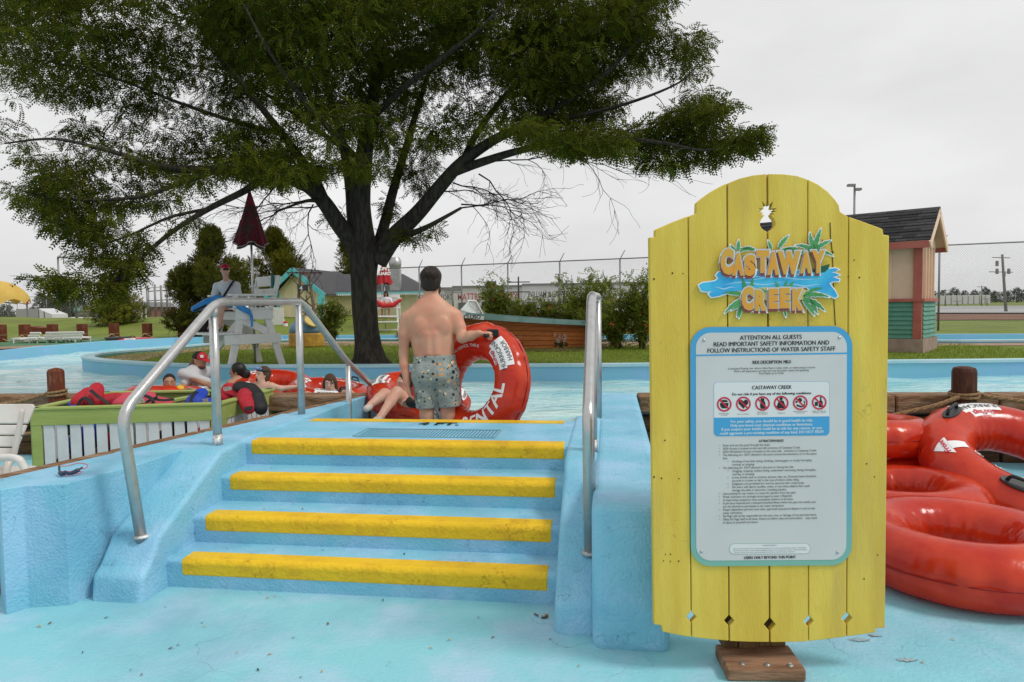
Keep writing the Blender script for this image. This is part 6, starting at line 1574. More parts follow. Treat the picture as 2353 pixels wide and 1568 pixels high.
# ---- fences
FENM = pm('fence_steel', (.23, .23, .23), .5, metal=.6)
WIRE = pm('fence_wire', (.40, .40, .40), .5, metal=.3)
def chain_fence(label, P, H, xs_, zb, arms=True, wire=.085, wr=.002):
    """P: function position along -> (x, y); xs_: parameters of the posts"""
    root = emp('chain_link_fence', (*P(xs_[0]), zb), label, 'fence')
    for u in xs_:
        x, y = P(u); MB().tube([(x, y, zb - .1), (x, y, zb + H)], .035, 8).build('post', FENM, root, smooth=True)
        if arms: MB().tube([(x, y, zb + H - .02), (x + .20, y - .12, zb + H + .36)], .018, 6).build('barb_arm', FENM, root, smooth=True)
    a = P(xs_[0]); b_ = P(xs_[-1])
    MB().tube([(*a, zb + H), (*b_, zb + H)], .026, 8).build('top_rail', FENM, root, smooth=True)
    A = Vector((*a, zb)); B = Vector((*b_, zb)); L_ = (B - A).length; d = (B - A).normalized(); nr_ = Vector((-d.y, d.x, 0))
    V = []; F = []; n_ = int((L_ + H)/wire); 
    for sgn in (1, -1):
        for k in range(n_):
            s0 = k*wire - (H if sgn > 0 else 0)
            p0, p1 = (s0, 0), (s0 + sgn*H, H)
            pts = []
            lo_s, hi_s = 0, L_
            t0, t1 = 0, 1
            ds = p1[0] - p0[0]
            ta, tb_ = (lo_s - p0[0])/ds, (hi_s - p0[0])/ds
            if ta > tb_: ta, tb_ = tb_, ta
            t0, t1 = max(0, ta), min(1, tb_)
            if t1 - t0 < .02: continue
            q0 = A + d*(p0[0] + ds*t0) + Vector((0, 0, H*t0)); q1 = A + d*(p0[0] + ds*t1) + Vector((0, 0, H*t1))
            sx_ = (d*sgn*-1 + Vector((0, 0, 1))).normalized()*wr
            b0 = len(V); V += [q0 - sx_, q0 + sx_, q1 + sx_, q1 - sx_, q0 + nr_*wr, q1 + nr_*wr]
            F += [(b0, b0+1, b0+2, b0+3), (b0, b0+3, b0+5, b0+4), (b0+1, b0+4, b0+5, b0+2)]
    MB().raw(V, F).build('wire_mesh', WIRE, root, kind='stuff')
    return root
fA = on(966, 614, 3.72); fB = on(2353, 556, 3.72)
FP = lambda u: (fA.x + (fB.x - fA.x)*u, fA.y + (fB.y - fA.y)*u)
def u_at(xv):
    lo_, hi_ = -.4, 1.4
    for _ in range(40):
        m_ = (lo_ + hi_)/2; x, y = FP(m_)
        if 1176.5 + FPX*x/y < xv: lo_ = m_
        else: hi_ = m_
    return lo_
chain_fence('tall chain-link fence with outward barb arms behind the boat and hut', FP, 3.1, [u_at(x) for x in (880, 966, 1063, 1169, 1288, 1426, 1590, 1760, 1950, 2157, 2390, 2640)], .62)
lA = at(-30, 728, 108); lB = at(392, 726, 60)
LP = lambda u: (lA.x + (lB.x - lA.x)*u, lA.y + (lB.y - lA.y)*u)
chain_fence('chain-link fence along the top of the grass bank on the left', LP, 2.9, [k/15 for k in range(16)], 1.0, False, .16)
tA = at(575, 720, 38); tB = at(400, 720, 40)
tall = emp('ball_court_frame', (at(590, 720, 40).x, at(590, 720, 40).y, 1.0), 'tall grey steel posts and rails beside the evergreen', 'frame')
for x in (372, 340, 385, 358):
    a = at(x, 722, 40.5); MB().tube([(a.x, a.y, 1.0), (a.x, a.y, at(x, 655 + (x % 7), 40.5).z)], .06, 8).build('post', FENM, tall, smooth=True)
for y in (668, 690): MB().tube([at(338, y + 2, 40.5), at(390, y - 1, 40.5)], .03, 6).build('rail', FENM, tall, smooth=True)

# ---- poles and lamps
def pole(name, label, x, y0, y1, D, r_, arms, mat=FENM, cat='lamp'):
    a = at(x, y0, D); t_ = at(x, y1, D); root = emp(name, (a.x, a.y, a.z), label, cat)
    MB().tube([(a.x, a.y, a.z - .6), (a.x, a.y, t_.z)], [r_, r_*.7], 8).build('pole', mat, root, smooth=True)
    for (dx, dz, w, h_) in arms: MB().box((a.x + min(0, dx), a.y - w, t_.z + dz), (a.x + max(0, dx), a.y + w, t_.z + dz + h_)).build('arm' if h_ < .25 else 'lamp_head', mat, root)
    return root
pole('lamp_post', 'tall lamp post with a single arm over the left fence', 139, 722, 592, 70, .12, [(1.0, -.1, .12, .16)])
pole('lamp_post', 'tall lamp post with a T-shaped head over the left fence', 175, 722, 637, 80, .11, [(1.7, -.1, .12, .12), (-1.7, -.1, .12, .12)])
pole('lamp_post', 'twin-headed lamp post rising behind the hut roof', 1961, 690, 431, 42, .09, [(.38, -.25, .14, .14), (-.42, .0, .14, .14)])
pole('lamp_post', 'slim lamp post standing by the mall behind the bushes', 1284, 705, 631, 75, .08, [(.5, -.05, .1, .1), (-.35, -.05, .1, .1)])
pole('flood_light', 'floodlight pole with four heads left of the mall', 1041, 700, 668, 75, .10, [(-.9, -.3, .08, .1), (.9, -.3, .08, .1), (.95, -.1, .1, .4), (-.95, -.1, .1, .4)])
up_ = pole('utility_pole', 'wooden utility pole with two crossarms behind the bushes', 1192, 702, 636, 90, .14, [(-1.5, -.8, .06, .14), (1.5, -.8, .06, .14), (-1.5, -2.1, .06, .14), (1.5, -2.1, .06, .14)], TWIG, 'utility pole')
a = at(2313, 718, 62); t_ = at(2303, 585, 62); ut = emp('utility_pole', (a.x, a.y, a.z), 'utility pole with transformers seen through the right fence', 'utility pole')
MB().tube([(a.x, a.y, a.z - .6), t_], [.14, .10], 10).build('pole', pm('pole_grey', (.16, .15, .14), .8), ut, smooth=True)
for y, w in ((592, .9), (625, 1.2)): MB().beam(at(2303 - w*25, y, 62), at(2303 + w*25*.8, y + 1, 62), .07, .07).build('crossarm', FENM, ut)
for dx, y in ((-14, 604), (-14, 622), (13, 622), (2, 628)): MB().lathe([(.001, 0), (.13, 0), (.13, .42), (.09, .5), (.001, .5)], 12, at(2305 + dx, y + 8, 62)).build('transformer', FENM, ut)
for k, (x, y) in enumerate(((2255, 632), (2172, 640), (2268, 660), (2200, 665))): pole('far_pole', ('thin far pole between the hut and the transformers pole', 'thin far pole just right of the hut', 'short far pole near the tree line', 'short far lamp over the parking rows')[k], x, 700, y + 25, 150, .14, [(-1.0, -.3, .1, .12), (1.0, -.3, .1, .12)], FENM, 'pole')

# ---- far buildings
MW = pm('mall_wall', (.62, .62, .61), .8, (.56, .56, .56), .2); MD = pm('mall_dark', (.10, .10, .11), .7); ROOFG = pm('grey_roof', (.16, .16, .165), .85)
MD_ = 130.0; ml = at(900, 704, MD_); mr = at(1560, 700, MD_)
mall = emp('shopping_mall', (ml.x + 20, ml.y, .2), 'long white shopping mall with lettered shop fronts far behind the fence', 'building')
for k, (x0, x1, yt) in enumerate(((880, 1040, 667), (1040, 1200, 662), (1200, 1330, 657), (1330, 1600, 655))):
    a, b_ = at(x0, 704, MD_ - k*.4), at(x1, 704, MD_ - k*.4); MB().box((a.x, a.y, 0), (b_.x - .02, a.y + 20, at(x0, yt, MD_).z)).build('facade_block', MW, mall)
    MB().box((a.x, a.y - .3, at(x0, yt, MD_).z), (b_.x - .03, a.y + 2, at(x0, yt, MD_).z + .35)).build('parapet', ROOFG, mall)
    for j in range(3):
        q = a.x + (b_.x - a.x)*(j + .25)/3; MB().box((q, a.y - .12, .3), (q + (b_.x - a.x)/6, a.y - .02, 2.6)).build('shop_window', MD, mall)
ft = lambda s, sz, x, y, m_, wid: (lambda v, f: MB().raw([at(x, y, MD_ - 2) + Vector((p[0]*wid/(max(q[0] for q in v) - min(q[0] for q in v)), 0, p[1]*sz)) for p in v], f))(*text_geo(s, 1.0, 'CENTER', .01))
ft('AMERICAN COMFORT', 1.5, 985, 690, MD, 9.0).build('shop_lettering', BLACKP, mall)
ft('MATTRESS FACTORY', 1.9, 1120, 690, MD, 11.2).build('shop_lettering', pm('red_letter', (.42, .03, .05), .6), mall)
ft('WILLIAM & LAWRENCE', 1.6, 1270, 683, MD, 9.4).build('shop_lettering', BLACKP, mall)
lg = at(1118, 672, 100); lgs = emp('pylon_sign', (lg.x, lg.y, .2), 'dark blue square pylon sign with a zigzag mark above the bushes', 'sign')
MB().box((lg.x, lg.y, lg.z), (lg.x + 1.45, lg.y + .3, lg.z + 1.6)).build('sign_box', pm('navy_sign', (.03, .04, .10), .5), lgs)
MB().tube([(lg.x + .7, lg.y + .15, 0), (lg.x + .7, lg.y + .15, lg.z)], .12, 8).build('pole', FENM, lgs)
flat_text('W', 1.3, (lg.x + .72, lg.y - .02, lg.z + .35), (1, 0, 0), (0, 0, 1), .02).build('mark', pm('orange_mark', (.45, .18, .05), .5), lgs)
# left: brick houses, truck, signs
BRK = pm('brick_far', (.20, .08, .07), .9, (.16, .06, .05), 3); BWH = pm('white_band', (.5, .5, .5), .8)
def house(name, label, x0, x1, yb, ye, yr, D, wall, hip=True):
    a, b_ = at(x0, yb, D), at(x1, yb, D); root = emp(name, ((a.x+b_.x)/2, a.y, .3), label, 'building'); ez_ = at(x0, ye, D).z; rz_ = at(x0, yr, D).z; dp = (b_.x - a.x)*.7
    MB().box((a.x, a.y, 0), (b_.x, a.y + dp, ez_)).build('wall', wall, root)
    w = b_.x - a.x; i0 = .28 if hip else 0
    MB().raw([(a.x - .4, a.y - .5, ez_), (b_.x + .4, a.y - .5, ez_), (b_.x + .4, a.y + dp, ez_), (a.x - .4, a.y + dp, ez_), (a.x + w*i0, a.y + dp*.5, rz_), (b_.x - w*i0, a.y + dp*.5, rz_)], [(0, 1, 5, 4), (1, 2, 5), (2, 3, 4, 5), (3, 0, 4)]).build('roof', ROOFG, root)
    for k in range(4):
        q = a.x + w*(k + .3)/4; MB().box((q, a.y - .08, ez_ - 1.9), (q + w*.12, a.y - .02, ez_ - .7)).build('window', MD, root)
    MB().box((a.x, a.y - .1, ez_ - .55), (b_.x, a.y - .02, ez_ - .1)).build('white_band', BWH, root)
    return root
house('brick_house', 'long brick house with a grey hip roof beyond the left fence', 188, 256, 727, 708, 684, 110, BRK)
house('porch_house', 'small brick building with white porch columns beside the evergreen', 528-200, 588-200, 722, 690, 672, 75, BRK, False) if False else None
ph_ = at(330, 722, 80)
pb0, pb1 = at(528 - 222, 1, 70), None
ob = emp('brick_pavilion', (at(322, 722, 70).x, at(322, 722, 70).y, .4), 'small brick pavilion with white columns under the drooping branch', 'building')
a, b_ = at(309, 722, 70), at(341, 722, 70)
a, b_ = at(304, 724, 70), at(338, 724, 70)
ob.location = ((at(320, 722, 70).x, a.y, .4)); 
MB().box((a.x + .6, a.y + .8, .3), (b_.x, a.y + 6, at(320, 706, 70).z)).build('wall', BRK, ob)
for k in range(4): MB().tube([(a.x + .15 + k*.42, a.y, .3), (a.x + .15 + k*.42, a.y, at(320, 707, 70).z)], .10, 8).build('column', WHITE, ob)
MB().raw([(a.x - .3, a.y - .4, at(320, 706, 70).z), (b_.x + .3, a.y - .4, at(320, 706, 70).z), ((a.x+b_.x)/2, a.y - .4, at(320, 694, 70).z), (a.x - .3, a.y + 6, at(320, 706, 70).z), (b_.x + .3, a.y + 6, at(320, 706, 70).z), ((a.x+b_.x)/2, a.y + 6, at(320, 694, 70).z)], [(0, 1, 2), (0, 2, 5, 3), (1, 4, 5, 2), (3, 5, 4)]).build('roof', ROOFG, ob)
tk_ = emp('box_truck', at(75, 728, 62), 'grey box truck with a pale cab parked beyond the left fence', 'truck'); tk_.location.z = .3
q0, q1, q2 = at(37, 730, 62), at(88, 730, 62), at(122, 730, 62)
MB().box((q0.x, q0.y, .7), (q1.x, q0.y + 2.4, at(64, 710, 62).z)).build('box_body', pm('truck_grey', (.33, .33, .34), .6), tk_)
MB().raw([(q1.x + .1, q0.y, .6), (q2.x, q0.y, .6), (q2.x - .1, q0.y, 1.6), (q2.x - .9, q0.y, at(100, 715, 62).z), (q1.x + .1, q0.y, at(100, 709, 62).z)] + [(q1.x + .1, q0.y + 2.2, .6), (q2.x, q0.y + 2.2, .6), (q2.x - .1, q0.y + 2.2, 1.6), (q2.x - .9, q0.y + 2.2, at(100, 715, 62).z), (q1.x + .1, q0.y + 2.2, at(100, 709, 62).z)], [(0, 1, 2, 3, 4), (9, 8, 7, 6, 5), (0, 5, 6, 1), (1, 6, 7, 2), (2, 7, 8, 3), (3, 8, 9, 4), (4, 9, 5, 0)]).build('cab', pm('truck_pale', (.55, .55, .56), .5), tk_)
MB().box((q1.x + .6, q0.y - .03, 1.25), (q2.x - .8, q0.y - .005, 1.9)).build('window', MD, tk_)
for x in (q0.x + .8, q1.x - .5, q2.x - .7): MB().lathe([(.001, -.12), (.45, -.12), (.45, .12), (.001, .12)], 16, (x, q0.y + .1, .45), Matrix.Rotation(R(90), 3, 'X')).build('wheel', BLACKP, tk_)
def board_sign(name, label, x0, y0, x1, y1, D, mat, text, tm):
    a, b_ = at(x0, y1, D), at(x1, y0, D); root = emp(name, ((a.x+b_.x)/2, a.y, .3), label, 'sign')
    MB().box((a.x, a.y, a.z), (b_.x, a.y + .1, b_.z)).build('board', mat, root); MB().tube([((a.x+b_.x)/2, a.y + .16, .2), ((a.x+b_.x)/2, a.y + .16, b_.z - .1)], .06, 6).build('post', FENM, root)
    v, f = text_geo(text, 1.0, 'CENTER', .01); w0 = max(p[0] for p in v) - min(p[0] for p in v); k = (b_.x - a.x)*.8/w0
    MB().raw([((a.x+b_.x)/2 + p[0]*k, a.y - .02, a.z + (b_.z - a.z)*.3 + p[1]*k) for p in v], f).build('lettering', tm, root)
board_sign('street_sign', 'green street sign beyond the left fence', 168, 706, 185, 717, 80, pm('sign_green', (.05, .24, .20), .5), '93rd', WHITE)
board_sign('shop_sign', 'red shop sign beside the yellow parasol', 54, 683, 64, 700, 60, pm('sign_red', (.35, .03, .06), .5), 'EXIT', WHITE) if False else board_sign('shop_sign', 'red shop sign beside the yellow parasol', 54, 683, 64, 700, 60, pm('sign_red', (.35, .03, .06), .5), 'TCI', WHITE)
cr_ = emp('parked_car', at(196, 726, 85), 'white car parked beyond the left fence', 'car'); cr_.location.z = .2
q = at(196, 726, 85)
MB().box((q.x - 2.2, q.y, .5), (q.x + 2.2, q.y + 1.7, 1.15)).build('body', WHITE, cr_, bevel=.15, seg=3); MB().box((q.x - 1.2, q.y + .1, 1.15), (q.x + 1.3, q.y + 1.6, 1.7)).build('cabin', MD, cr_, bevel=.2, seg=3)
for dx in (-1.4, 1.4): MB().lathe([(.001, -.1), (.33, -.1), (.33, .1), (.001, .1)], 14, (q.x + dx, q.y, .5), Matrix.Rotation(R(90), 3, 'X')).build('wheel', BLACKP, cr_)
# parked cars and tree line on the right
FARL = pm('far_tree_leaf', (.035, .048, .030), .9, attr=True)
for k in range(16):
    x = 2120 + k*24; p = at(x, 698, 380 + (k % 3)*25); blob_tree('far_tree', 'dark rounded tree in the distant tree line', Vector((p.x, p.y, 0)), 5.5 + 2.2*((k*37) % 7)/7, [(0, 3.0), (.3, 4.2), (.7, 3.4), (1, 1.0)], 420, FARL, (.9, 1, .9), 1.1, .55, 100 + k, .4, 2, group='distant tree line')
for k, (x, w, h_) in enumerate(((98, 60, 4.6), (112, 30, 4.0), (128, 40, 3.2), (150, 40, 4.4), (166, 36, 5.2), (178, 20, 4.2), (12, 40, 2.4))):
    p = at(x, 722, 125); blob_tree('far_tree', 'dark rounded tree in the distance beyond the left fence', Vector((p.x, p.y, 0)), h_, [(0, 1.6), (.3, 2.4), (.7, 2.0), (1, .6)], 500, FARL, (1.2, 1.2, 1.2), .6, .3, 200 + k, .25, 2, group='trees beyond the left fence')
VAN = pm('trailer_white', (.55, .55, .55), .6)
for k in range(9):
    p = at(2166 + 13*k, 698, 260); MB().box((p.x - .9, p.y, .2), (p.x + .95, p.y + 6, 3.6)).build('trailer', VAN, None, label='white trailer in the far row of trailers right of the hut', cat='trailer', group='far row of trailers', bevel=.1)
# ---- left bank: loungers, crates, posts with ropes, parasol
lpost = []
for k, x in enumerate((3, 58, 122, 190, 263, 339, 420)):
    p = at(x, 788 - k*2.2, 25.5 + .35*k); zt_ = at(x, 746 - k*.5, 25.5 + .35*k).z; root = emp('rope_post', (p.x, p.y, .6), 'brown square post of the rope fence on the left bank', 'post', 'rope fence posts on the left bank')
    MB().box((p.x - .14, p.y - .14, .58), (p.x + .14, p.y + .14, zt_)).build('post_shaft', POSTW, root, bevel=.015)
    for zz in (zt_ - .40, zt_ - .82): MB().tube([(p.x + .15*math.cos(a_)*1.35, p.y + .15*math.sin(a_)*1.35, zz) for a_ in [R(45 + 90*i) for i in range(5)]], .02, 5).build('rope_turn', ROPE, root)
    lpost.append(Vector((p.x, p.y - .16, zt_)))
for a, b_ in zip(lpost, lpost[1:]):
    for dz in (.40, .82):
        pts = [a.lerp(b_, t) - Vector((0, 0, dz + .22*4*t*(1-t))) for t in [i/8 for i in range(9)]]
        MB().tube(pts, .017, 5).build('bank_rope', pm('pale_rope', (.42, .34, .18), .9), None, smooth=True, label=('upper' if dz < .5 else 'lower') + ' pale rope sagging between two posts on the left bank', cat='rope', group='ropes between the left bank posts')
for k, (x, y) in enumerate(((50, 800), (86, 799), (104, 797), (126, 796), (148, 795))):
    p = at(x, y, 24.3); z0 = .62; root = emp('sun_lounger', (p.x, p.y, z0), ('white sun lounger beside the pale box on the left bank', 'low white sun lounger by the water on the left bank', 'white sun lounger with raised back, first of three in a row', 'white sun lounger with raised back, middle of three in a row', 'white sun lounger with raised back, last of three in a row')[k], 'sun lounger')
    MB().beam((p.x - .2, p.y, z0 + .18), (p.x + .25, p.y + .9, z0 + .18), .50, .05).build('seat', WHITE, root)
    for j in range(3): MB().beam((p.x + .22 + .07*j, p.y - .05, z0 + .17 + .10*j), (p.x + .64 + .05*j, p.y - .05, z0 + .17 + .10*j), .05, .075, up=(0, -.3, 1)).build('back_slat', WHITE, root)
    for dx, dy in ((-.3, 0), (.3, .1), (.4, .8), (-.1, .8)): MB().box((p.x + dx, p.y + dy, z0), (p.x + dx + .04, p.y + dy + .04, z0 + .18)).build('leg', WHITE, root)
def crate(name, label, x0, y0, x1, y1, D, mat, rot=0, lid=None):
    a, b_ = at(x0, y1, D), at(x1, y0, D); c = (a + b_)/2; w, h_ = (b_.x - a.x)/2, (b_.z - a.z)/2; root = emp(name, (c.x, c.y, c.z - h_), label, 'box')
    M_ = Matrix.Translation(c) @ Matrix.Rotation(rot, 4, 'Y')
    n_ = 3
    for k in range(n_): MB().box((-w, -.3, -h_ + 2*h_*k/n_ + .005), (w, .3, -h_ + 2*h_*(k+1)/n_ - .005), M_).build('side_board', mat, root)
    if lid: MB().box((-w*1.06, -.34, h_), (w*1.06, .34, h_ + .06), M_).build('lid', lid, root)
    return root
crate('wooden_crate', 'tilted brown wooden crate on the grass bank', 77, 751, 104, 767, 29.5, POSTW, R(9))
crate('storage_box', 'dark grey storage box at the water edge on the left bank', 254, 778, 288, 791, 25, pm('dark_grey_plastic', (.07, .075, .08), .6), 0, pm('dark_grey_plastic', (.07, .075, .08), .6))
crate('storage_box', 'pale cream storage box on the left bank behind a lounger', 40, 779, 70, 798, 25.5, pm('cream_plastic', (.42, .42, .34), .6), 0, pm('cream_plastic', (.42, .42, .34), .6))
crate('wooden_crate', 'small brown crate between the loungers on the left bank', 69, 786, 77, 797, 25, POSTW)
MB().sheet([(p.x, p.y) for p in (on(-60, 803, .64), on(110, 796, .64), on(300, 781, .64), on(300, 776, .64), on(-60, 781, .64))], .645).build('green_mat', pm('green_turf_mat', (.06, .17, .08), .9, (.08, .20, .10), 1), kind='structure')
MB().sheet([(p.x, p.y) for p in (on(-60, 806, .64), on(108, 797.5, .64), on(100, 794, .64), on(-60, 800, .64))], .65).build('bank_path', TAN, kind='structure')
# yellow parasol
yp = at(-10, 700, 22); ypr = emp('parasol', (yp.x, yp.y, .62), 'open yellow parasol at the edge of the left bank', 'parasol'); YC = pm('yellow_canvas', (.75, .50, .12), .8, (.66, .42, .10), 2, transl=.25)
tz = at(0, 645, 22).z; ezp = at(0, 700, 22).z; n_ = 48; v = []; lev = 8
for j in range(lev+1):
    t = j/lev
    for k in range(n_):
        a_ = 2*math.pi*k/n_; sc_ = abs(math.sin(a_*4)); rr = .95*math.sin(t*math.pi/2)*(1 - .03*sc_*t); z = tz - (tz - ezp)*(1 - math.cos(t*math.pi/2)) + .16*sc_*t**5
        v.append((yp.x + rr*math.cos(a_), yp.y + rr*math.sin(a_), z))
MB().raw(v, [(j*n_+k, (j+1)*n_+k, (j+1)*n_+(k+1) % n_, j*n_+(k+1) % n_) for j in range(lev) for k in range(n_)]).build('canopy', YC, ypr, smooth=True)
MB().tube([(yp.x, yp.y, .62), (yp.x, yp.y, tz)], .025, 8).build('pole', WHITE, ypr, smooth=True)
for k in range(8):
    a_ = R(45*k); MB().tube([(yp.x, yp.y, ezp + .1), (yp.x + .92*math.cos(a_), yp.y + .92*math.sin(a_), ezp + .02)], .012, 5).build('rib', STEEL, ypr)
tl2 = on(312, 792, .5); tube('red inner tube floating alone in the far channel', (tl2.x, tl2.y, WZ + .14), (0, 0, R(30)), ('handles', 'sticker'), 1).scale = (1.15, 1.15, 1.05)

# ================================================================== PEOPLE
SKIN = pm('fair_skin', (.60, .32, .21), .48, (.58, .245, .16), 4, .42, .62, spec=.35, bump=.12, bscale=70, c3=(.50, .27, .17), c3scale=9, c3lo=.5, c3hi=.75)
SKIN2 = pm('tan_skin', (.42, .23, .145), .5, (.38, .19, .12), 6, spec=.35)
SKIN3 = pm('pale_skin', (.58, .36, .27), .5, (.55, .28, .20), 6, spec=.35)
HAIRD = pm('dark_brown_hair', (.034, .020, .013), .4, (.014, .009, .006), 30, stretch=(4, 4, .6), bump=.5, bscale=40, bstretch=(5, 5, .5))
HAIRB = pm('brown_hair', (.085, .040, .020), .5, (.05, .022, .012), 30, stretch=(4, 4, .6), bump=.5, bscale=40, bstretch=(5, 5, .5))
HAIRG = pm('auburn_hair', (.15, .062, .026), .5, (.10, .04, .018), 30, stretch=(4, 4, .6), bump=.5, bscale=40)
HAIRK = pm('black_hair', (.010, .009, .009), .35, bump=.4, bscale=60)
EYEW = pm('eye_white', (.6, .58, .55), .3); EYED = pm('eye_dark', (.02, .012, .010), .3); LIP = pm('lips', (.38, .12, .10), .5); MOUTH = pm('open_mouth', (.10, .012, .012), .5)
def hand_prims(w, d, nrm, s=1.0, curl=.35, side=1, spread=.12):
    """palm and five fingers; d towards the fingertips, nrm out of the palm, side: where the thumb is"""
    d = Vector(d).normalized(); nrm = Vector(nrm); nrm = (nrm - d*nrm.dot(d)).normalized(); wv = d.cross(nrm).normalized()*side; w = Vector(w); out = []
    out.append(cone(w, w + d*.082*s, .030*s, .040*s, .012, nrm, .5))
    for i, (ln_, off_) in enumerate(((.070, 1.5), (.078, .5), (.074, -.5), (.058, -1.5))):
        b0 = w + d*.088*s + wv*off_*.0205*s; dd = (d + wv*off_*spread*.35).normalized(); p = b0; ang = curl*.6
        for k, fr in enumerate((.45, .33, .25)):
            q = p + (dd*math.cos(ang) + nrm*math.sin(ang))*ln_*fr*s*1.05; out.append(cone(p, q, (.0098 - .0008*k)*s, (.0092 - .0010*k)*s, .004)); p = q; ang += curl
    p = w + d*.025*s + wv*.030*s; q = p + (d*.55 + wv*.65 + nrm*.35).normalized()*.042*s; r_ = q + (d*.8 + wv*.15 + nrm*(.3 + curl*.5)).normalized()*.034*s
    out += [cone(p, q, .014*s, .0115*s, .008), cone(q, r_, .0112*s, .009*s, .004)]
    return out
def axes(fwd, up=(0, 0, 1)):
    f = Vector(fwd).normalized(); r_ = f.cross(Vector(up)).normalized(); u = r_.cross(f).normalized(); return f, r_, u
def head_prims(c, fwd, s=1.0, up=(0, 0, 1)):
    f, r_, u = axes(fwd, up); c = Vector(c); A = (r_, f, u)
    return [ell(c + u*.022*s - f*.008*s, (.076*s, .094*s, .098*s), A, .02), ell(c + f*.022*s - u*.050*s, (.060*s, .068*s, .072*s), A, .03), ell(c + f*.050*s - u*.092*s, (.030*s, .026*s, .022*s), A, .03),
            cone(c + f*.088*s + u*.004*s, c + f*.108*s - u*.030*s, .008*s, .013*s, .010), ell(c + r_*.077*s - u*.012*s, (.010*s, .018*s, .030*s), A, .006), ell(c - r_*.077*s - u*.012*s, (.010*s, .018*s, .030*s), A, .006),
            ell(c + f*.074*s + u*.025*s, (.055*s, .020*s, .014*s), A, .02), ell(c + f*.074*s - u*.066*s, (.026*s, .020*s, .014*s), A, .012)]
def face_parts(root, c, fwd, s=1.0, up=(0, 0, 1), mouth=0, eyes=True, brow=None):
    f, r_, u = axes(fwd, up); c = Vector(c); A = (r_, f, u)
    if eyes:
        for sd in (1, -1):
            e = c + f*.083*s + r_*sd*.031*s + u*.004*s
            soft('eye', [ell(e, (.014*s, .008*s, .007*s), A, .002)], EYEW, root, h=.0035*s); soft('iris', [ell(e + f*.006*s, (.006*s, .004*s, .0062*s), A, .002)], EYED, root, h=.0025*s)
            if brow: soft('eyebrow', [cone(e + u*.020*s - r_*.014*s + f*.008*s, e + u*.022*s + r_*.014*s + f*.006*s, .0042*s, .0035*s, .002)], brow, root, h=.003)
    if mouth: soft('mouth', [ell(c + f*.088*s - u*(.066 + .012)*s, (.022*s, .014*s, .026*s), A, .003)], MOUTH, root, h=.004)
    else: soft('lips', [cone(c + f*.090*s - u*.066*s - r_*.018*s, c + f*.090*s - u*.066*s + r_*.018*s, .006*s, .006*s, .003)], LIP, root, h=.0035)
def person(label, prims, mat, h, origin, group=None):
    V, F = blend_mesh(prims, h); origin = Vector(origin)
    o = add('person', mesh_np('person', V - np.array(origin, dtype=np.float32), F, True), mat, None, label=label, cat='person', group=group); o.location = origin
    return o

# ---- the man with his back to us
MD0 = 6.42
def Mn(x, y, dd=0.0): return at(x, y, MD0 + dd)
fwd = Vector((.05, 1, 0))
mp = []
mp += [cone(Mn(990, 728), Mn(994, 775), .195, .190, .05, fwd, .62), cone(Mn(994, 775), Mn(998, 835), .188, .186, .06, fwd, .64), cone(Mn(952, 727), Mn(1030, 722), .075, .075, .06), ell(Mn(965, 745, -.03), (.10, .07, .11), None, .06), ell(Mn(1018, 742, -.03), (.10, .07, .11), None, .06)]
mp += [ell(Mn(966, 752, -.105), (.055, .028, .075), None, .035), ell(Mn(1018, 749, -.105), (.055, .028, .075), None, .035), cone(Mn(983, 770, -.105), Mn(985, 812, -.105), .030, .034, .03), cone(Mn(1001, 770, -.105), Mn(1004, 812, -.105), .030, .034, .03)]
mp += [cone(Mn(962, 722), Mn(985, 690), .055, .058, .05), cone(Mn(1022, 718), Mn(997, 690), .055, .058, .05), cone(Mn(991, 712), Mn(991, 660), .068, .060, .03)]
hd = Mn(991, 645); mp += head_prims(hd, fwd, 1.04)
# left arm hanging, right arm out to the tube handle
mp += [cone(Mn(936, 732), Mn(929, 768), .066, .056, .04), cone(Mn(929, 768), Mn(928, 812, .02), .056, .045, .02), cone(Mn(928, 812, .02), Mn(929, 840, -.01), .047, .043, .02), cone(Mn(929, 840, -.01), Mn(936, 882, -.04), .043, .029, .02)]
mp += hand_prims(Mn(936, 882, -.04), Mn(943, 915, -.05) - Mn(936, 882, -.04), (1, .2, 0), 1.02, .38, -1)
mp += [cone(Mn(1046, 727), Mn(1056, 752, -.03), .068, .058, .04), cone(Mn(1056, 752, -.03), Mn(1062, 776, -.06), .056, .050, .02), cone(Mn(1062, 776, -.06), Mn(1082, 772, -.10), .050, .045, .025), cone(Mn(1082, 772, -.10), Mn(1101, 766, -.14), .044, .031, .02)]
HG = Mn(1101, 766, -.14)
mp += hand_prims(HG, Vector((.9, -.25, -.05)), (.1, .0, -1), 1.05, 1.15, 1)
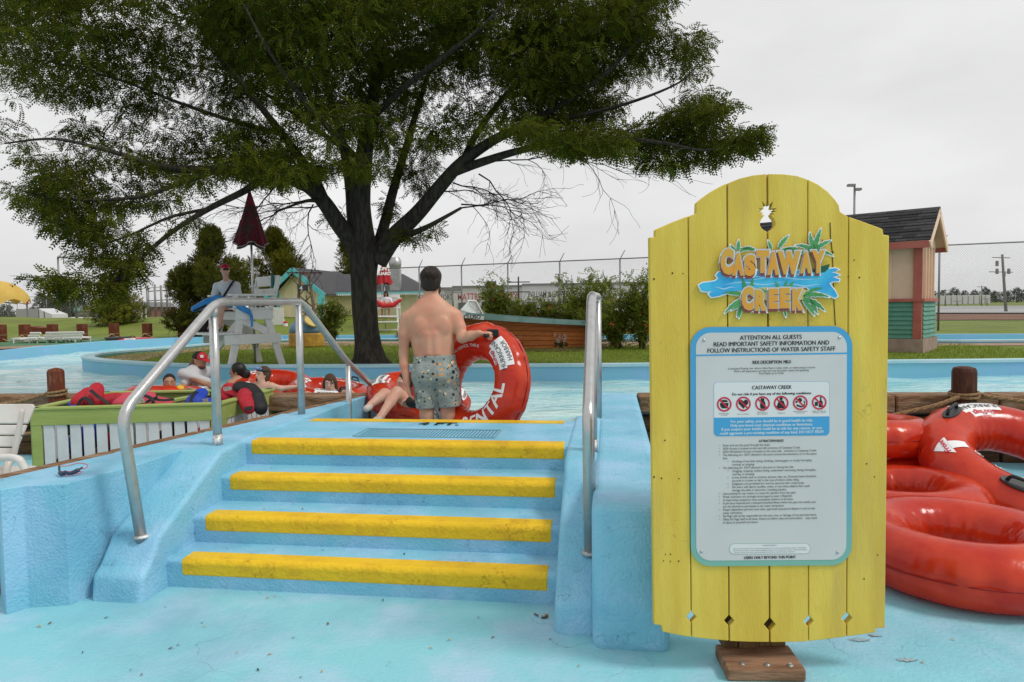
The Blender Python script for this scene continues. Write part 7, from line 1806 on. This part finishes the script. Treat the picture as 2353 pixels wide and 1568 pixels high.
# legs
for x0, x1, x2 in ((974, 981, 981), (1028, 1029, 1029)):
    hip = Mn(x0, 862); kn = Mn(x1, 952); an = Vector((kn.x, kn.y + .01, .42)); 
    mp += [cone(hip, kn, .098, .064, .04), cone(kn, kn.lerp(an, .4) - Vector((0, .015, 0)), .062, .060, .03), cone(kn.lerp(an, .4), an, .058, .040, .02), cone(an - Vector((0, .03, .055)), an + Vector((0, .15, -.065)), .038, .032, .03)]
mp += [ell(Mn(978, 858, -.05), (.115, .10, .12), None, .05), ell(Mn(1022, 858, -.05), (.115, .10, .12), None, .05)]
man = person('bare-backed bearded man in patterned grey shorts holding the upright tube', mp, SKIN, .0075, (Mn(995, 900).x, Mn(995, 900).y, .32))
f_, r__, u_ = axes(fwd)
soft('hair', [ell(hd + u_*.030 - f_*.014, (.097, .108, .106), (r__, f_, u_), .02), cone(hd - f_*.03 + u_*.05 - r__*.05, hd - f_*.05 - u_*.05 - r__*.055, .05, .035, .02), cone(hd - f_*.03 + u_*.05 + r__*.05, hd - f_*.05 - u_*.05 + r__*.055, .05, .035, .02), ell(hd - f_*.055 - u_*.025, (.074, .045, .072), (r__, f_, u_), .03), cone(hd - f_*.055 - u_*.07 - r__*.03, hd - f_*.055 - u_*.07 + r__*.03, .026, .026, .03)], HAIRD, man, h=.008, cuts=[(hd + f_*.055, f_)])
soft('beard', [ell(hd + f_*.055 - u_*.075, (.082, .058, .075), (r__, f_, u_), .02), cone(hd + f_*.06 - u_*.10, hd + f_*.055 - u_*.185, .068, .045, .03)], HAIRB, man, h=.008, cuts=[(hd + f_*.016, -f_)])
face_parts(man, hd, fwd, 1.04)
hs_ = MB(); rh = random.Random(3); hc_ = hd + u_*.030 - f_*.014
for k in range(190):
    al = rh.uniform(R(185), R(355)); pts = []; j0 = rh.uniform(-.06, .06); b0 = rh.uniform(.15, .9); b1 = b0 + rh.uniform(.7, 1.3)
    for i in range(6):
        be = min(b0 + (b1 - b0)*i/5, 2.25); a2 = al + j0*i*.4
        pts.append(hc_ + r__*(.0985*math.cos(a2)*math.sin(be)) + f_*(.1095*math.sin(a2)*math.sin(be)) + u_*(.1075*math.cos(be)))
    hs_.tube(pts, [.0012, .0030, .0032, .0030, .0024, .0010], 4, cap=False)
hs_.build('hair_strands', HAIRD, man, smooth=True, kind='stuff')
def shorts_mat():
    mt = bpy.data.materials.new('patterned_swim_shorts'); mt.use_nodes = True; t = mt.node_tree; L = t.links.new; b = t.nodes['Principled BSDF']; b.inputs['Roughness'].default_value = .8
    tcn = nn(t, 'ShaderNodeTexCoord'); cs = None
    def vor(sc, off):
        m_ = nn(t, 'ShaderNodeMapping'); m_.inputs['Location'].default_value = off; L(tcn.outputs['Object'], m_.inputs[0])
        v_ = nn(t, 'ShaderNodeTexVoronoi'); v_.inputs['Scale'].default_value = sc; L(m_.outputs[0], v_.inputs['Vector']); return v_
    def step(src, a, b_):
        r_ = nn(t, 'ShaderNodeMapRange'); r_.inputs['From Min'].default_value = a; r_.inputs['From Max'].default_value = b_; L(src, r_.inputs[0]); return r_.outputs[0]
    base = nn(t, 'ShaderNodeTexNoise'); base.inputs['Scale'].default_value = 9; base.inputs['Detail'].default_value = 4; L(tcn.outputs['Object'], base.inputs['Vector'])
    m0 = nn(t, 'ShaderNodeMix', data_type='RGBA'); m0.inputs[6].default_value = (.21, .25, .23, 1); m0.inputs[7].default_value = (.31, .34, .32, 1); L(step(base.outputs[0], .4, .62), m0.inputs[0]); cs = m0.outputs[2]
    for sc, off, col_, a, b_ in ((13, (0, 0, 0), (.75, .34, .09, 1), .20, .17), (15, (3, 1, 2), (.03, .04, .045, 1), .24, .20), (12, (7, 2, 5), (.62, .58, .40, 1), .18, .15), (24, (1, 9, 4), (.04, .06, .055, 1), .23, .19)):
        v_ = vor(sc, off); mm = nn(t, 'ShaderNodeMix', data_type='RGBA'); mm.inputs[7].default_value = col_; L(step(v_.outputs['Distance'], a, b_), mm.inputs[0]); L(cs, mm.inputs[6]); cs = mm.outputs[2]
    L(cs, b.inputs['Base Color']); bn = nn(t, 'ShaderNodeBump'); bn.inputs['Strength'].default_value = .7; bn.inputs['Distance'].default_value = .02
    n3 = nn(t, 'ShaderNodeTexNoise'); n3.inputs['Scale'].default_value = 14; n3.inputs['Distortion'].default_value = 1.5; L(tcn.outputs['Object'], n3.inputs['Vector']); L(n3.outputs[0], bn.inputs['Height']); L(bn.outputs[0], b.inputs['Normal'])
    return mt
SHORTS = shorts_mat()
sp_ = [cone(Mn(998, 820), Mn(1000, 850), .200, .205, .05, fwd, .70), ell(Mn(977, 862, -.05), (.128, .11, .13), None, .05), ell(Mn(1024, 862, -.05), (.128, .11, .13), None, .05), cone(Mn(975, 870), Mn(981, 945), .112, .098, .03), cone(Mn(1028, 870), Mn(1033, 945), .114, .112, .03)]
shorts = soft('shorts', sp_, SHORTS, man, h=.009, cuts=[(Mn(998, 816), (-.02, 0, 1)), (Mn(998, 936), (.05, 0, -1))])
MB().box((-.012, -.003, -.016), (.012, .003, .016), Matrix.Translation(Mn(1042, 855, -.155)) @ Matrix.Rotation(R(-20), 4, 'Z')).build('label_patch', BLACKP, man)
# his tube, held on edge
tn_ = Vector((-.60, -.75, .24)).normalized(); tx_ = Vector((.78, -.62, 0)).normalized(); ty_ = tn_.cross(tx_).normalized(); tx_ = ty_.cross(tn_).normalized()
tc_ = at(1097, 884, 6.50)
mt_ = tube('red rental inner tube held upright on its edge by the bare-backed man', (0, 0, 0), (0, 0, 0), ('sticker', 'rental'), 0, R(-32))
mt_.matrix_world = Matrix.Translation(tc_) @ Matrix((tx_, ty_, tn_)).transposed().to_4x4()
# handle in his hand
hb_ = HG + Vector((.075, -.03, -.02)); hbase = MB().tube([hb_ + Vector((-.02, -.10, .0)), hb_ + Vector((.0, -.075, .0)), hb_ + Vector((.03, .07, .01)), hb_ + Vector((.02, .11, .0))], [.02, .017, .017, .02], 10)
Minv = mt_.matrix_world.inverted(); hbase.v = [Minv @ p for p in hbase.v]; hbase.build('handle_grip', BLACKP, mt_, smooth=True, local=True)
hb2 = MB().box((-.055, -.02, -.035), (.055, .02, .035), Matrix.Translation(HG + Vector((.125, .0, .0)))); hb2.v = [Minv @ p for p in hb2.v]; hb2.build('handle_base', BLACKP, mt_, bevel=.012, local=True)

# ---- tubes and bathers in the river
tube('red inner tube carrying the boy with the yellow arm band', (at(392, 900, 9.5).x, at(392, 900, 9.5).y, WZ + .06), (R(8), 0, R(170)), ('sticker', 'arrow'), 1, R(-60))
tube('red inner tube floating behind the shouting girl', (at(630, 895, 9.9).x, at(630, 895, 9.9).y, WZ + .12), (R(12), R(3), R(20)), ('handles', 'sticker', 'arrow'), 2, R(60))
tube('red inner tube carrying the girl with wet brown hair', (at(755, 900, 9.6).x, at(755, 900, 9.6).y, WZ + .06), (R(8), 0, R(60)), ('handles', 'sticker', 'rental'), 0, R(150))
tube('red inner tube carrying the reclining woman beside the man', (at(962, 915, 7.9).x, at(962, 915, 7.9).y, WZ + .22), (R(14), R(8), R(10)), ('sticker',), 1, R(100))
def bust(label, hv, D, face, skin, s=1.0, lean=(0, 0), sh=.17, mouth=0, up=(0, 0, 1), arms=(), brow=None, h=.010, torso=True, turn=None, eyes=True):
    """bather: head, neck, shoulders, chest down into the water; arms as lists of points"""
    c = at(hv[0], hv[1], D); f, r_, u = axes(face, up); tf = Vector(turn or face); tf.z = 0; tf.normalize(); tr_ = tf.cross(Vector((0, 0, 1))).normalized()
    nk = c - u*.10*s + f*.0; ch = nk + Vector((lean[0], lean[1], -.20*s)); pr = head_prims(c, face, s, up)
    pr += [cone(c - u*.06*s - f*.015*s, nk - Vector((0, 0, .06*s)) + Vector((lean[0], lean[1], 0))*.3, .046*s, .052*s, .03)]
    shl = nk + Vector((lean[0], lean[1], 0))*.35 - tr_*sh*s - Vector((0, 0, .065*s)); shr = nk + Vector((lean[0], lean[1], 0))*.35 + tr_*sh*s - Vector((0, 0, .065*s))
    pr += [cone(shl, shr, .052*s, .052*s, .05), cone((shl + shr)/2 - Vector((0, 0, .05*s)), ch - Vector((0, 0, .12*s)), .135*s, .125*s, .06, tf, .65), cone(ch - Vector((0, 0, .12*s)), Vector((ch.x, ch.y, WZ - .25)), .125*s, .13*s, .05, tf, .7)]
    for which, pts, hd_, nr_ in arms:
        s0 = shl if which < 0 else shr; P = [s0] + [Vector(p) for p in pts]
        rad = [.050, .040, .027] if len(P) == 3 else [.05, .03]
        for i in range(len(P)-1): pr.append(cone(P[i], P[i+1], rad[i]*s, rad[i+1]*s, .02))
        if hd_ is not None: pr += hand_prims(P[-1], hd_, nr_, s, .7, which)
    o = person(label, pr, skin, h, (c.x, c.y, WZ))
    face_parts(o, c, face, s, up, mouth, eyes, brow)
    return o, c, f, r_, u, shl, shr, ch, tf, tr_
# boy
o, c, f, r_, u, shl, shr, ch, tf, tr_ = bust('boy with short dark hair lying in a tube with a yellow arm band', (389, 879), 9.25, (.45, -.85, .05), SKIN2, .92, (-.02, .12), .15, brow=HAIRK,
    arms=[(1, [at(408, 905, 9.15), at(436, 893, 9.1)], (.9, -.2, -.2), (0, -.3, -1)), (-1, [at(370, 912, 9.3), at(352, 905, 9.2)], None, None)])
soft('hair', [ell(c + u*.035 - f*.018, (.080, .095, .088), (r_, f, u), .02)], HAIRK, o, h=.008, cuts=[(c + u*.035 + f*.03, f*.8 - u*.6)])
soft('arm_band', [cone(at(404, 900, 9.18), at(414, 895, 9.13), .062, .058, .02)], pm('yellow_float', (.70, .42, .02), .4), o, h=.01)
# man in cap
o, c, f, r_, u, shl, shr, ch, tf, tr_ = bust('man in a red and black cap and light grey shirt leaning over the tubes', (459, 829), 9.9, (.92, -.35, -.18), SKIN2, 1.06, (-.10, .0), .19, brow=HAIRG, turn=(.8, -.6, 0), h=.011,
    arms=[(1, [at(478, 885, 9.7), at(500, 892, 9.4)], (.9, -.3, -.1), (0, 0, -1)), (-1, [at(420, 890, 9.7), at(410, 905, 9.5)], None, None)])
GREYS = pm('light_grey_shirt', (.52, .52, .53), .8, (.46, .46, .47), 4, bump=.3, bscale=14)
soft('shirt', [cone(shl, shr, .072, .072, .05), cone((shl + shr)/2 - Vector((0, 0, .03)), ch - Vector((0, 0, .10)), .165, .165, .06, tf, .72), cone(ch - Vector((0, 0, .10)), Vector((ch.x, ch.y, WZ - .1)), .165, .17, .05, tf, .75), cone(shl, at(426, 880, 9.75), .070, .062, .03), cone(shr, at(476, 878, 9.75), .070, .062, .03)], GREYS, o, h=.011)
soft('hair', [ell(c - f*.045 - u*.02, (.080, .075, .10), (r_, f, u), .02), cone(c - f*.09 - u*.03, c - f*.14 - u*.11, .05, .045, .03), cone(c - f*.05 - u*.09, c - f*.10 - u*.15, .045, .035, .03)], HAIRG, o, h=.01)
soft('beard', [ell(c + f*.045 - u*.082, (.062, .055, .045), (r_, f, u), .02)], HAIRG, o, h=.008)
cap = soft('cap', [ell(c + u*.045 - f*.008, (.092, .110, .092), (r_, f, u), .01)], pm('cap_black', (.015, .014, .015), .7), o, h=.008, cuts=[(c + u*.03, -u)])
soft('cap_front', [ell(c + u*.047 - f*.002, (.094, .112, .094), (r_, f, u), .01)], pm('cap_red', (.45, .015, .025), .7), o, h=.008, cuts=[(c + u*.03, -u), (c + f*.025, -f)])
soft('cap_brim', [cone(c + f*.085 + u*.04, c + f*.165 + u*.022, .072, .062, .01, u, .16)], pm('cap_red', (.45, .015, .025), .7), o, h=.008)
MB().box((-.022, -.002, -.02), (.022, .002, .02), Matrix.Translation(c + f*.085 + u*.085 - r_*-.045 + Vector((0, -.02, 0)))).build('cap_badge', WHITE, o)
# dark-haired woman
o, c, f, r_, u, shl, shr, ch, tf, tr_ = bust('woman with black hair in a low bun turned away to the side', (545, 853), 9.75, (-.95, -.15, -.05), SKIN2, .98, (.08, 0), .16, brow=HAIRK, turn=(-.8, .5, 0), arms=[(-1, [at(548, 905, 9.5), at(520, 900, 9.35)], None, None), (1, [at(580, 905, 9.7), at(575, 915, 9.5)], None, None)])
soft('hair', [ell(c + u*.025 - f*.02, (.092, .105, .104), (r_, f, u), .02), cone(c - f*.06 - u*.03, c - f*.10 - u*.09, .06, .05, .03), ell(c - f*.135 - u*.05, (.045, .045, .06), (r_, f, u), .02)], HAIRK, o, h=.009, cuts=[(c + f*.05, f*.85 + u*-.25)])
soft('swimsuit', [cone(ch + Vector((0, 0, .02)), Vector((ch.x, ch.y, WZ - .2)), .142, .145, .05, tf, .7), cone(shl + tr_*.07, ch - tr_*.03, .022, .022, .02), cone(shr - tr_*.07, ch + tr_*.03, .022, .022, .02)], JBLK, o, h=.011)
# girl with goggles
o, c, f, r_, u, shl, shr, ch, tf, tr_ = bust('shouting girl with blue goggles on her forehead and a black swimsuit', (603, 862), 8.95, (-.50, -.82, .20), SKIN3, .90, (.02, .02), .15, 1, turn=(-.2, -1, 0), brow=HAIRB,
    arms=[(1, [at(570, 892, 8.8), at(548, 889, 8.7)], (-.9, -.2, .1), (0, -.2, -1)), (-1, [at(645, 893, 9.0), at(682, 889, 9.05)], (.9, 0, -.1), (0, -.2, -1))])
soft('hair', [ell(c + u*.03 - f*.022, (.080, .096, .094), (r_, f, u), .02), cone(c - f*.04 - u*.02 - r_*.05, c - f*.05 - u*.16 - r_*.06, .035, .018, .02), cone(c - f*.02 + r_*-.075, c - u*.19 - r_*.075 + f*.01, .022, .010, .02), cone(c - f*.05 + r_*.05, c - f*.06 - u*.15 + r_*.06, .035, .015, .02)], HAIRB, o, h=.008, cuts=[(c + f*.045 + u*.03, f*.9 - u*.35)])
gg = soft('goggle_strap', [ell(c + u*.055 - f*.005, (.088, .104, .020), (r_, f, u), .01)], pm('goggle_black', (.02, .03, .03), .4), o, h=.006)
for sd in (1, -1): soft('goggle_lens', [ell(c + u*.075 + f*.085 + r_*sd*.036, (.032, .018, .022), (r_, f, u), .004)], pm('goggle_blue', (.03, .12, .55), .25, (.6, .62, .5), 40, .5, .55), o, h=.005)
soft('swimsuit', [cone(ch + Vector((0, 0, .03)), Vector((ch.x, ch.y, WZ - .2)), .132, .135, .05, tf, .7), cone(shl + tr_*.07 + tf*.04, ch - tr_*.05 + tf*.06, .020, .022, .02), cone(shr - tr_*.07 + tf*.04, ch + tr_*.05 + tf*.06, .020, .022, .02)], JBLK, o, h=.010)
# girl with wet hair
o, c, f, r_, u, shl, shr, ch, tf, tr_ = bust('girl with long wet brown hair frowning from a tube and reaching for the rail', (758, 880), 9.2, (.10, -.98, -.10), SKIN3, .90, (0, .08), .16, brow=HAIRB,
    arms=[(-1, [at(805, 903, 9.0), at(842, 925, 8.4)], (.6, -.4, -.6), (0, -1, 0)), (1, [at(722, 910, 9.1), at(705, 903, 9.0)], (-.9, -.1, -.2), (0, -.3, -1))])
soft('hair', [ell(c + u*.03 - f*.022, (.082, .096, .094), (r_, f, u), .02), cone(c - f*.01 - r_*.070 + u*.01, c - u*.19 - r_*.085, .030, .018, .02), cone(c - f*.01 + r_*.070 + u*.01, c - u*.17 + r_*.085, .032, .018, .02), cone(c + f*.07 + u*.07 - r_*.01, c + f*.085 + u*.0 - r_*.055, .012, .010, .01), cone(c + f*.075 + u*.06, c + f*.10 - u*.01 + r_*.012, .010, .006, .01)], HAIRB, o, h=.008, cuts=[(c + f*.11, f)], subs=[ell(c + f*.085 - u*.03, (.050, .05, .075), (r_, f, u), .01)])
soft('wristband', [cone(at(839, 921, 8.45), at(842, 926, 8.38), .036, .034, .01)], pm('orange_band', (.75, .16, .02), .5), o, h=.008)
soft('swimsuit', [cone(ch, Vector((ch.x, ch.y, WZ - .2)), .132, .135, .05, tf, .7)], pm('red_suit', (.35, .02, .03), .6), o, h=.011)
# reclining woman
wf = Vector((-.75, -.62, -.05)); wD = 7.62
c = at(930, 880, wD); f, r_, u = axes(wf, (.35, .1, 1))
pr = head_prims(c, wf, .95, (.35, .1, 1))
nk = c - u*.09; chs = at(962, 912, wD + .05); pel = at(960, 938, wD - .12)
pr += [cone(c - u*.06, nk - u*.07, .045, .05, .03), cone(nk - u*.09, chs, .12, .125, .06, wf, .7), cone(chs, pel, .125, .14, .06, wf, .75)]
for hp0, kn, an, tip_ in ((at(952, 940, wD - .18), at(912, 902, wD - .30), at(875, 957, wD - .62), at(862, 966, wD - .72)), (at(948, 930, wD + .0), at(884, 906, wD - .15), at(852, 930, wD - .35), at(842, 938, wD - .45))):
    pr += [cone(hp0, kn, .085, .060, .03), cone(kn, kn.lerp(an, .4), .058, .056, .03), cone(kn.lerp(an, .4), an, .055, .036, .02), cone(an, tip_, .034, .028, .02)]
sr = nk - u*.10 + r_*.13; sl = nk - u*.10 - r_*.13
pr += [cone(sl, sr, .045, .045, .04), cone(sl, at(968, 920, wD - .15), .043, .035, .02), cone(at(968, 920, wD - .15), at(948, 918, wD - .35), .034, .026, .02)] + hand_prims(at(948, 918, wD - .35), (-.9, -.3, -.1), (0, -.2, -1), .92, .5, 1)
pr += [cone(sr, at(930, 915, wD - .1), .043, .035, .02), cone(at(930, 915, wD - .1), at(938, 922, wD - .3), .034, .026, .02)]
wom = person('woman lounging in a tube with her legs over the side, behind the man', pr, SKIN3, .010, (pel.x, pel.y, WZ))
face_parts(wom, c, wf, .95, (.35, .1, 1), brow=HAIRK)
soft('hair', [ell(c + u*.03 - f*.022, (.085, .10, .10), (r_, f, u), .02), cone(c - f*.05 - r_*.05, c - u*.18 - r_*.07, .045, .025, .03), cone(c - f*.05 + r_*.05, c - u*.16 + r_*.07, .045, .025, .03)], HAIRD, wom, h=.009, cuts=[(c + f*.045 + u*.03, f*.9 - u*.35)])
soft('swimsuit', [cone(chs.lerp(nk, .35), chs, .132, .137, .05, wf, .72), cone(chs, pel, .137, .15, .05, wf, .77)], pm('red_suit', (.35, .02, .03), .6), wom, h=.011)
for an, tip_ in ((at(875, 957, wD - .62), at(862, 966, wD - .72)), (at(852, 930, wD - .35), at(842, 938, wD - .45))): soft('sandal', [cone(an.lerp(tip_, .4) - Vector((0, 0, .012)), tip_ - Vector((0, 0, .008)), .040, .036, .02)], pm('pale_sandal', (.55, .50, .46), .6), wom, h=.009)
soft('dry_bag', [cone(at(945, 924, wD - .4), at(962, 930, wD - .4), .06, .05, .03)], JBLK, None, h=.012, label='small black bag on the lap of the lounging woman', cat='bag')

# ---- lifeguard on the wooden chair
LD = 13.05
G_ = lambda x, y, dd=0.0: at(x, y, LD + dd)
lf_ = Vector((.55, -.80, .02)); lb = Vector((-.45, -.9, 0))
c = G_(517, 621); f, r_, u = axes(lf_)
pr = head_prims(c, lf_, 1.0) + [cone(c - u*.06, G_(520, 646), .045, .05, .03), cone(G_(500, 657, .05), G_(542, 655, .05), .06, .06, .05), cone(G_(521, 660, .05), G_(532, 692, .12), .135, .135, .06, lb, .7), ell(G_(534, 700, .12), (.17, .15, .12), None, .05)]
knA, anA = G_(509, 702, -.38), G_(506, 748, -.36); knB, anB = G_(488, 702, -.10), G_(486, 746, -.08)
pr += [cone(G_(543, 704, .05), knA, .085, .060, .03), cone(knA, knA.lerp(anA, .4), .058, .056, .03), cone(knA.lerp(anA, .4), anA, .054, .036, .02), cone(anA, G_(501, 757, -.50), .034, .03, .02)]
pr += [cone(G_(525, 702, .15), knB, .085, .060, .03), cone(knB, anB, .058, .036, .03), cone(anB, G_(480, 755, -.20), .034, .03, .02)]
elA, hA = G_(549, 686, -.02), G_(518, 690, -.22); elB, hB = G_(492, 688, .05), G_(508, 694, -.18)
pr += [cone(G_(542, 655, .05), elA, .05, .04, .03), cone(elA, hA, .038, .027, .02), cone(G_(500, 657, .05), elB, .05, .04, .03), cone(elB, hB, .038, .027, .02)] + hand_prims(hA, (-.9, -.1, -.1), (0, -.3, -1), .95, .6, 1) + hand_prims(hB, (.8, -.3, -.1), (0, -.3, -1), .95, .6, -1)
lg_ = person('lifeguard in a white shirt and red visor sitting on the wooden chair', pr, SKIN3, .0115, (G_(534, 700).x, G_(534, 700).y, 1.75))
SHW = pm('white_shirt', (.66, .66, .70), .8, (.60, .60, .65), 5, bump=.3, bscale=14)
shirt = soft('shirt', [cone(G_(499, 658, .05), G_(543, 656, .05), .072, .072, .05), cone(G_(521, 660, .05), G_(531, 690, .12), .158, .162, .06, lb, .75), cone(G_(543, 656, .05), G_(547, 676, .02), .068, .070, .03), cone(G_(499, 658, .05), G_(494, 676, .05), .068, .070, .03)], SHW, lg_, h=.012)
flat_text('*', .16, G_(531, 668, -.12), (1, .2, 0), (0, .1, 1), .004).build('shirt_badge', DGREY, lg_)
soft('shorts', [ell(G_(534, 701, .12), (.19, .165, .125), None, .05), cone(G_(543, 704, .05), G_(527, 704, -.15), .098, .09, .03), cone(G_(525, 702, .15), G_(508, 703, .02), .098, .09, .03)], pm('red_shorts', (.28, .012, .02), .7), lg_, h=.013)
soft('hair', [ell(c + u*.02 - f*.025, (.084, .09, .095), (r_, f, u), .02), cone(c - f*.05 - u*.03, c - f*.06 - u*.20, .055, .035, .03), cone(c - r_*.05 - f*.03 - u*.05, c - r_*.05 - u*.24 - f*.01, .04, .022, .03)], HAIRD, lg_, h=.009, cuts=[(c + f*.045, f*.95 - u*.2)])
VIS = pm('red_visor', (.40, .012, .03), .6)
soft('visor', [ell(c + u*.05 - f*.006, (.090, .108, .075), (r_, f, u), .01)], VIS, lg_, h=.008, cuts=[(c + u*.035, -u)]); soft('visor_brim', [cone(c + f*.085 + u*.042, c + f*.155 + u*.028, .075, .060, .01, u, .16)], VIS, lg_, h=.008)
soft('sunglasses', [cone(c + f*.086 + r_*.038 + u*.006, c + f*.086 - r_*.038 + u*.006, .019, .019, .005)], BLACKP, lg_, h=.006)
MB().tube(smooth_path([G_(537, 646, -.05), G_(530, 656, -.17), G_(518, 675, -.19), G_(508, 690, -.16)], 5), .022, 6).build('strap', JBLK, lg_, smooth=True)
MB().lathe([(.030, -.012), (.032, 0), (.030, .012)], 12, hA, Matrix.Rotation(R(90), 3, 'Y')).build('watch', WHITE, lg_, smooth=True)
for a_, b_ in ((anA, G_(501, 757, -.50)), (anB, G_(480, 755, -.20))): soft('flip_flop', [cone(a_ - Vector((0, 0, .03)), b_ - Vector((0, 0, .022)), .042, .040, .01, (0, 0, 1), .4)], BLACKP, lg_, h=.010)
BLF = pm('blue_foam', (.03, .22, .58), .45, (.05, .28, .66), 5)
rt_ = emp('rescue_tube', G_(520, 700), 'blue foam rescue tube laid across the lap of the lifeguard on the wooden chair', 'rescue tube')
soft('foam_body', [cone(G_(447, 710, -.45), G_(475, 696, -.42), .06, .075, .02), cone(G_(475, 696, -.42), G_(500, 686, -.40), .075, .07, .02), cone(G_(500, 686, -.40), G_(548, 703, -.34), .07, .07, .02), cone(G_(548, 703, -.34), G_(572, 717, -.30), .07, .045, .02)], BLF, rt_, h=.013)
MB().tube(smooth_path([G_(572, 717, -.30), G_(577, 726, -.30), G_(579, 742, -.30), G_(578, 752, -.30)], 4), [.035, .03, .022, .018], 6).build('tow_strap', BLF, rt_, smooth=True)
MB().tube([G_(446, 715, -.50), G_(474, 702, -.50)], .02, 6).build('webbing', JBLK, rt_)

# ---- lifeguard on the far chair
FD = 31.0; H_ = lambda x, y, dd=0.0: at(x, y, FD + dd)
ff = Vector((-.1, -1, 0)); c = H_(887, 674, .1); f, r_, u = axes(ff)
pr = head_prims(c, ff) + [cone(c - u*.06, H_(888, 684, .12), .045, .05, .03), cone(H_(879, 688, .12), H_(897, 688, .12), .06, .06, .05), cone(H_(888, 690, .12), H_(888, 705, .1), .14, .14, .06, ff, .7)]
for x in (883, 895):
    hp0 = Vector((H_(x, 705).x, H_(888, 705, .1).y, 1.93)); kn = Vector((H_(x - (2 if x < 888 else -2), 705).x, hp0.y - .48, 1.93)); an = Vector((kn.x, kn.y - .02, 1.28))
    pr += [cone(hp0, kn, .085, .06, .03), cone(kn, an, .058, .038, .03), cone(an - Vector((0, 0, .08)), an + Vector((0, -.14, -.10)), .035, .03, .02)]
for sx_, x in ((-1, 879), (1, 897)):
    e = H_(x + sx_*4, 702, -.02); w_ = H_(x + sx_*-3, 704, -.3); pr += [cone(H_(x, 688, .12), e, .05, .04, .03), cone(e, w_, .038, .028, .02)] + hand_prims(w_, (-sx_*.8, -.5, 0), (0, 0, -1), 1.0, .6, sx_)
fg = person('lifeguard in a white shirt holding a red rescue tube on the far chair', pr, SKIN2, .016, (c.x, c.y, 1.84))
soft('shirt', [cone(H_(879, 688, .12), H_(897, 688, .12), .075, .075, .05), cone(H_(888, 690, .12), H_(888, 704, .1), .165, .165, .06, ff, .75), cone(H_(879, 688, .12), H_(876, 697, .05), .07, .07, .03), cone(H_(897, 688, .12), H_(900, 697, .05), .07, .07, .03)], SHW, fg, h=.018)
soft('shorts', [cone(Vector((H_(883, 705).x, c.y + .02, 1.93)), Vector((H_(881, 705).x, c.y - .28, 1.93)), .10, .095, .04), cone(Vector((H_(895, 705).x, c.y + .02, 1.93)), Vector((H_(897, 705).x, c.y - .28, 1.93)), .10, .095, .04)], pm('orange_shorts', (.50, .10, .03), .7), fg, h=.018)
soft('hair', [ell(c + u*.025 - f*.02, (.09, .10, .105), (r_, f, u), .02), cone(c - r_*.07 - u*.03, c - r_*.08 - u*.32, .045, .03, .03), cone(c + r_*.07 - u*.03, c + r_*.08 - u*.32, .045, .03, .03)], HAIRD, fg, h=.013, cuts=[(c + f*.05, f)])
soft('visor', [ell(c + u*.055, (.092, .11, .07), (r_, f, u), .01), cone(c + f*.09 + u*.05, c + f*.15 + u*.04, .07, .06, .01, u, .25)], BLACKP, fg, h=.012, cuts=[(c + u*.03, -u)])
soft('sunglasses', [cone(c + f*.09 + r_*.036, c + f*.09 - r_*.036, .02, .02, .005)], BLACKP, fg, h=.008)
rt2 = emp('rescue_tube', H_(892, 700, -.45), 'red foam rescue tube across the lap of the far lifeguard', 'rescue tube')
soft('foam_body', [cone(H_(866, 694, -.42), H_(880, 703, -.48), .09, .10, .03), cone(H_(880, 703, -.48), H_(902, 702, -.48), .10, .10, .03), cone(H_(902, 702, -.48), H_(920, 690, -.42), .10, .07, .03)], pm('red_foam', (.50, .02, .025), .5), rt2, h=.018)
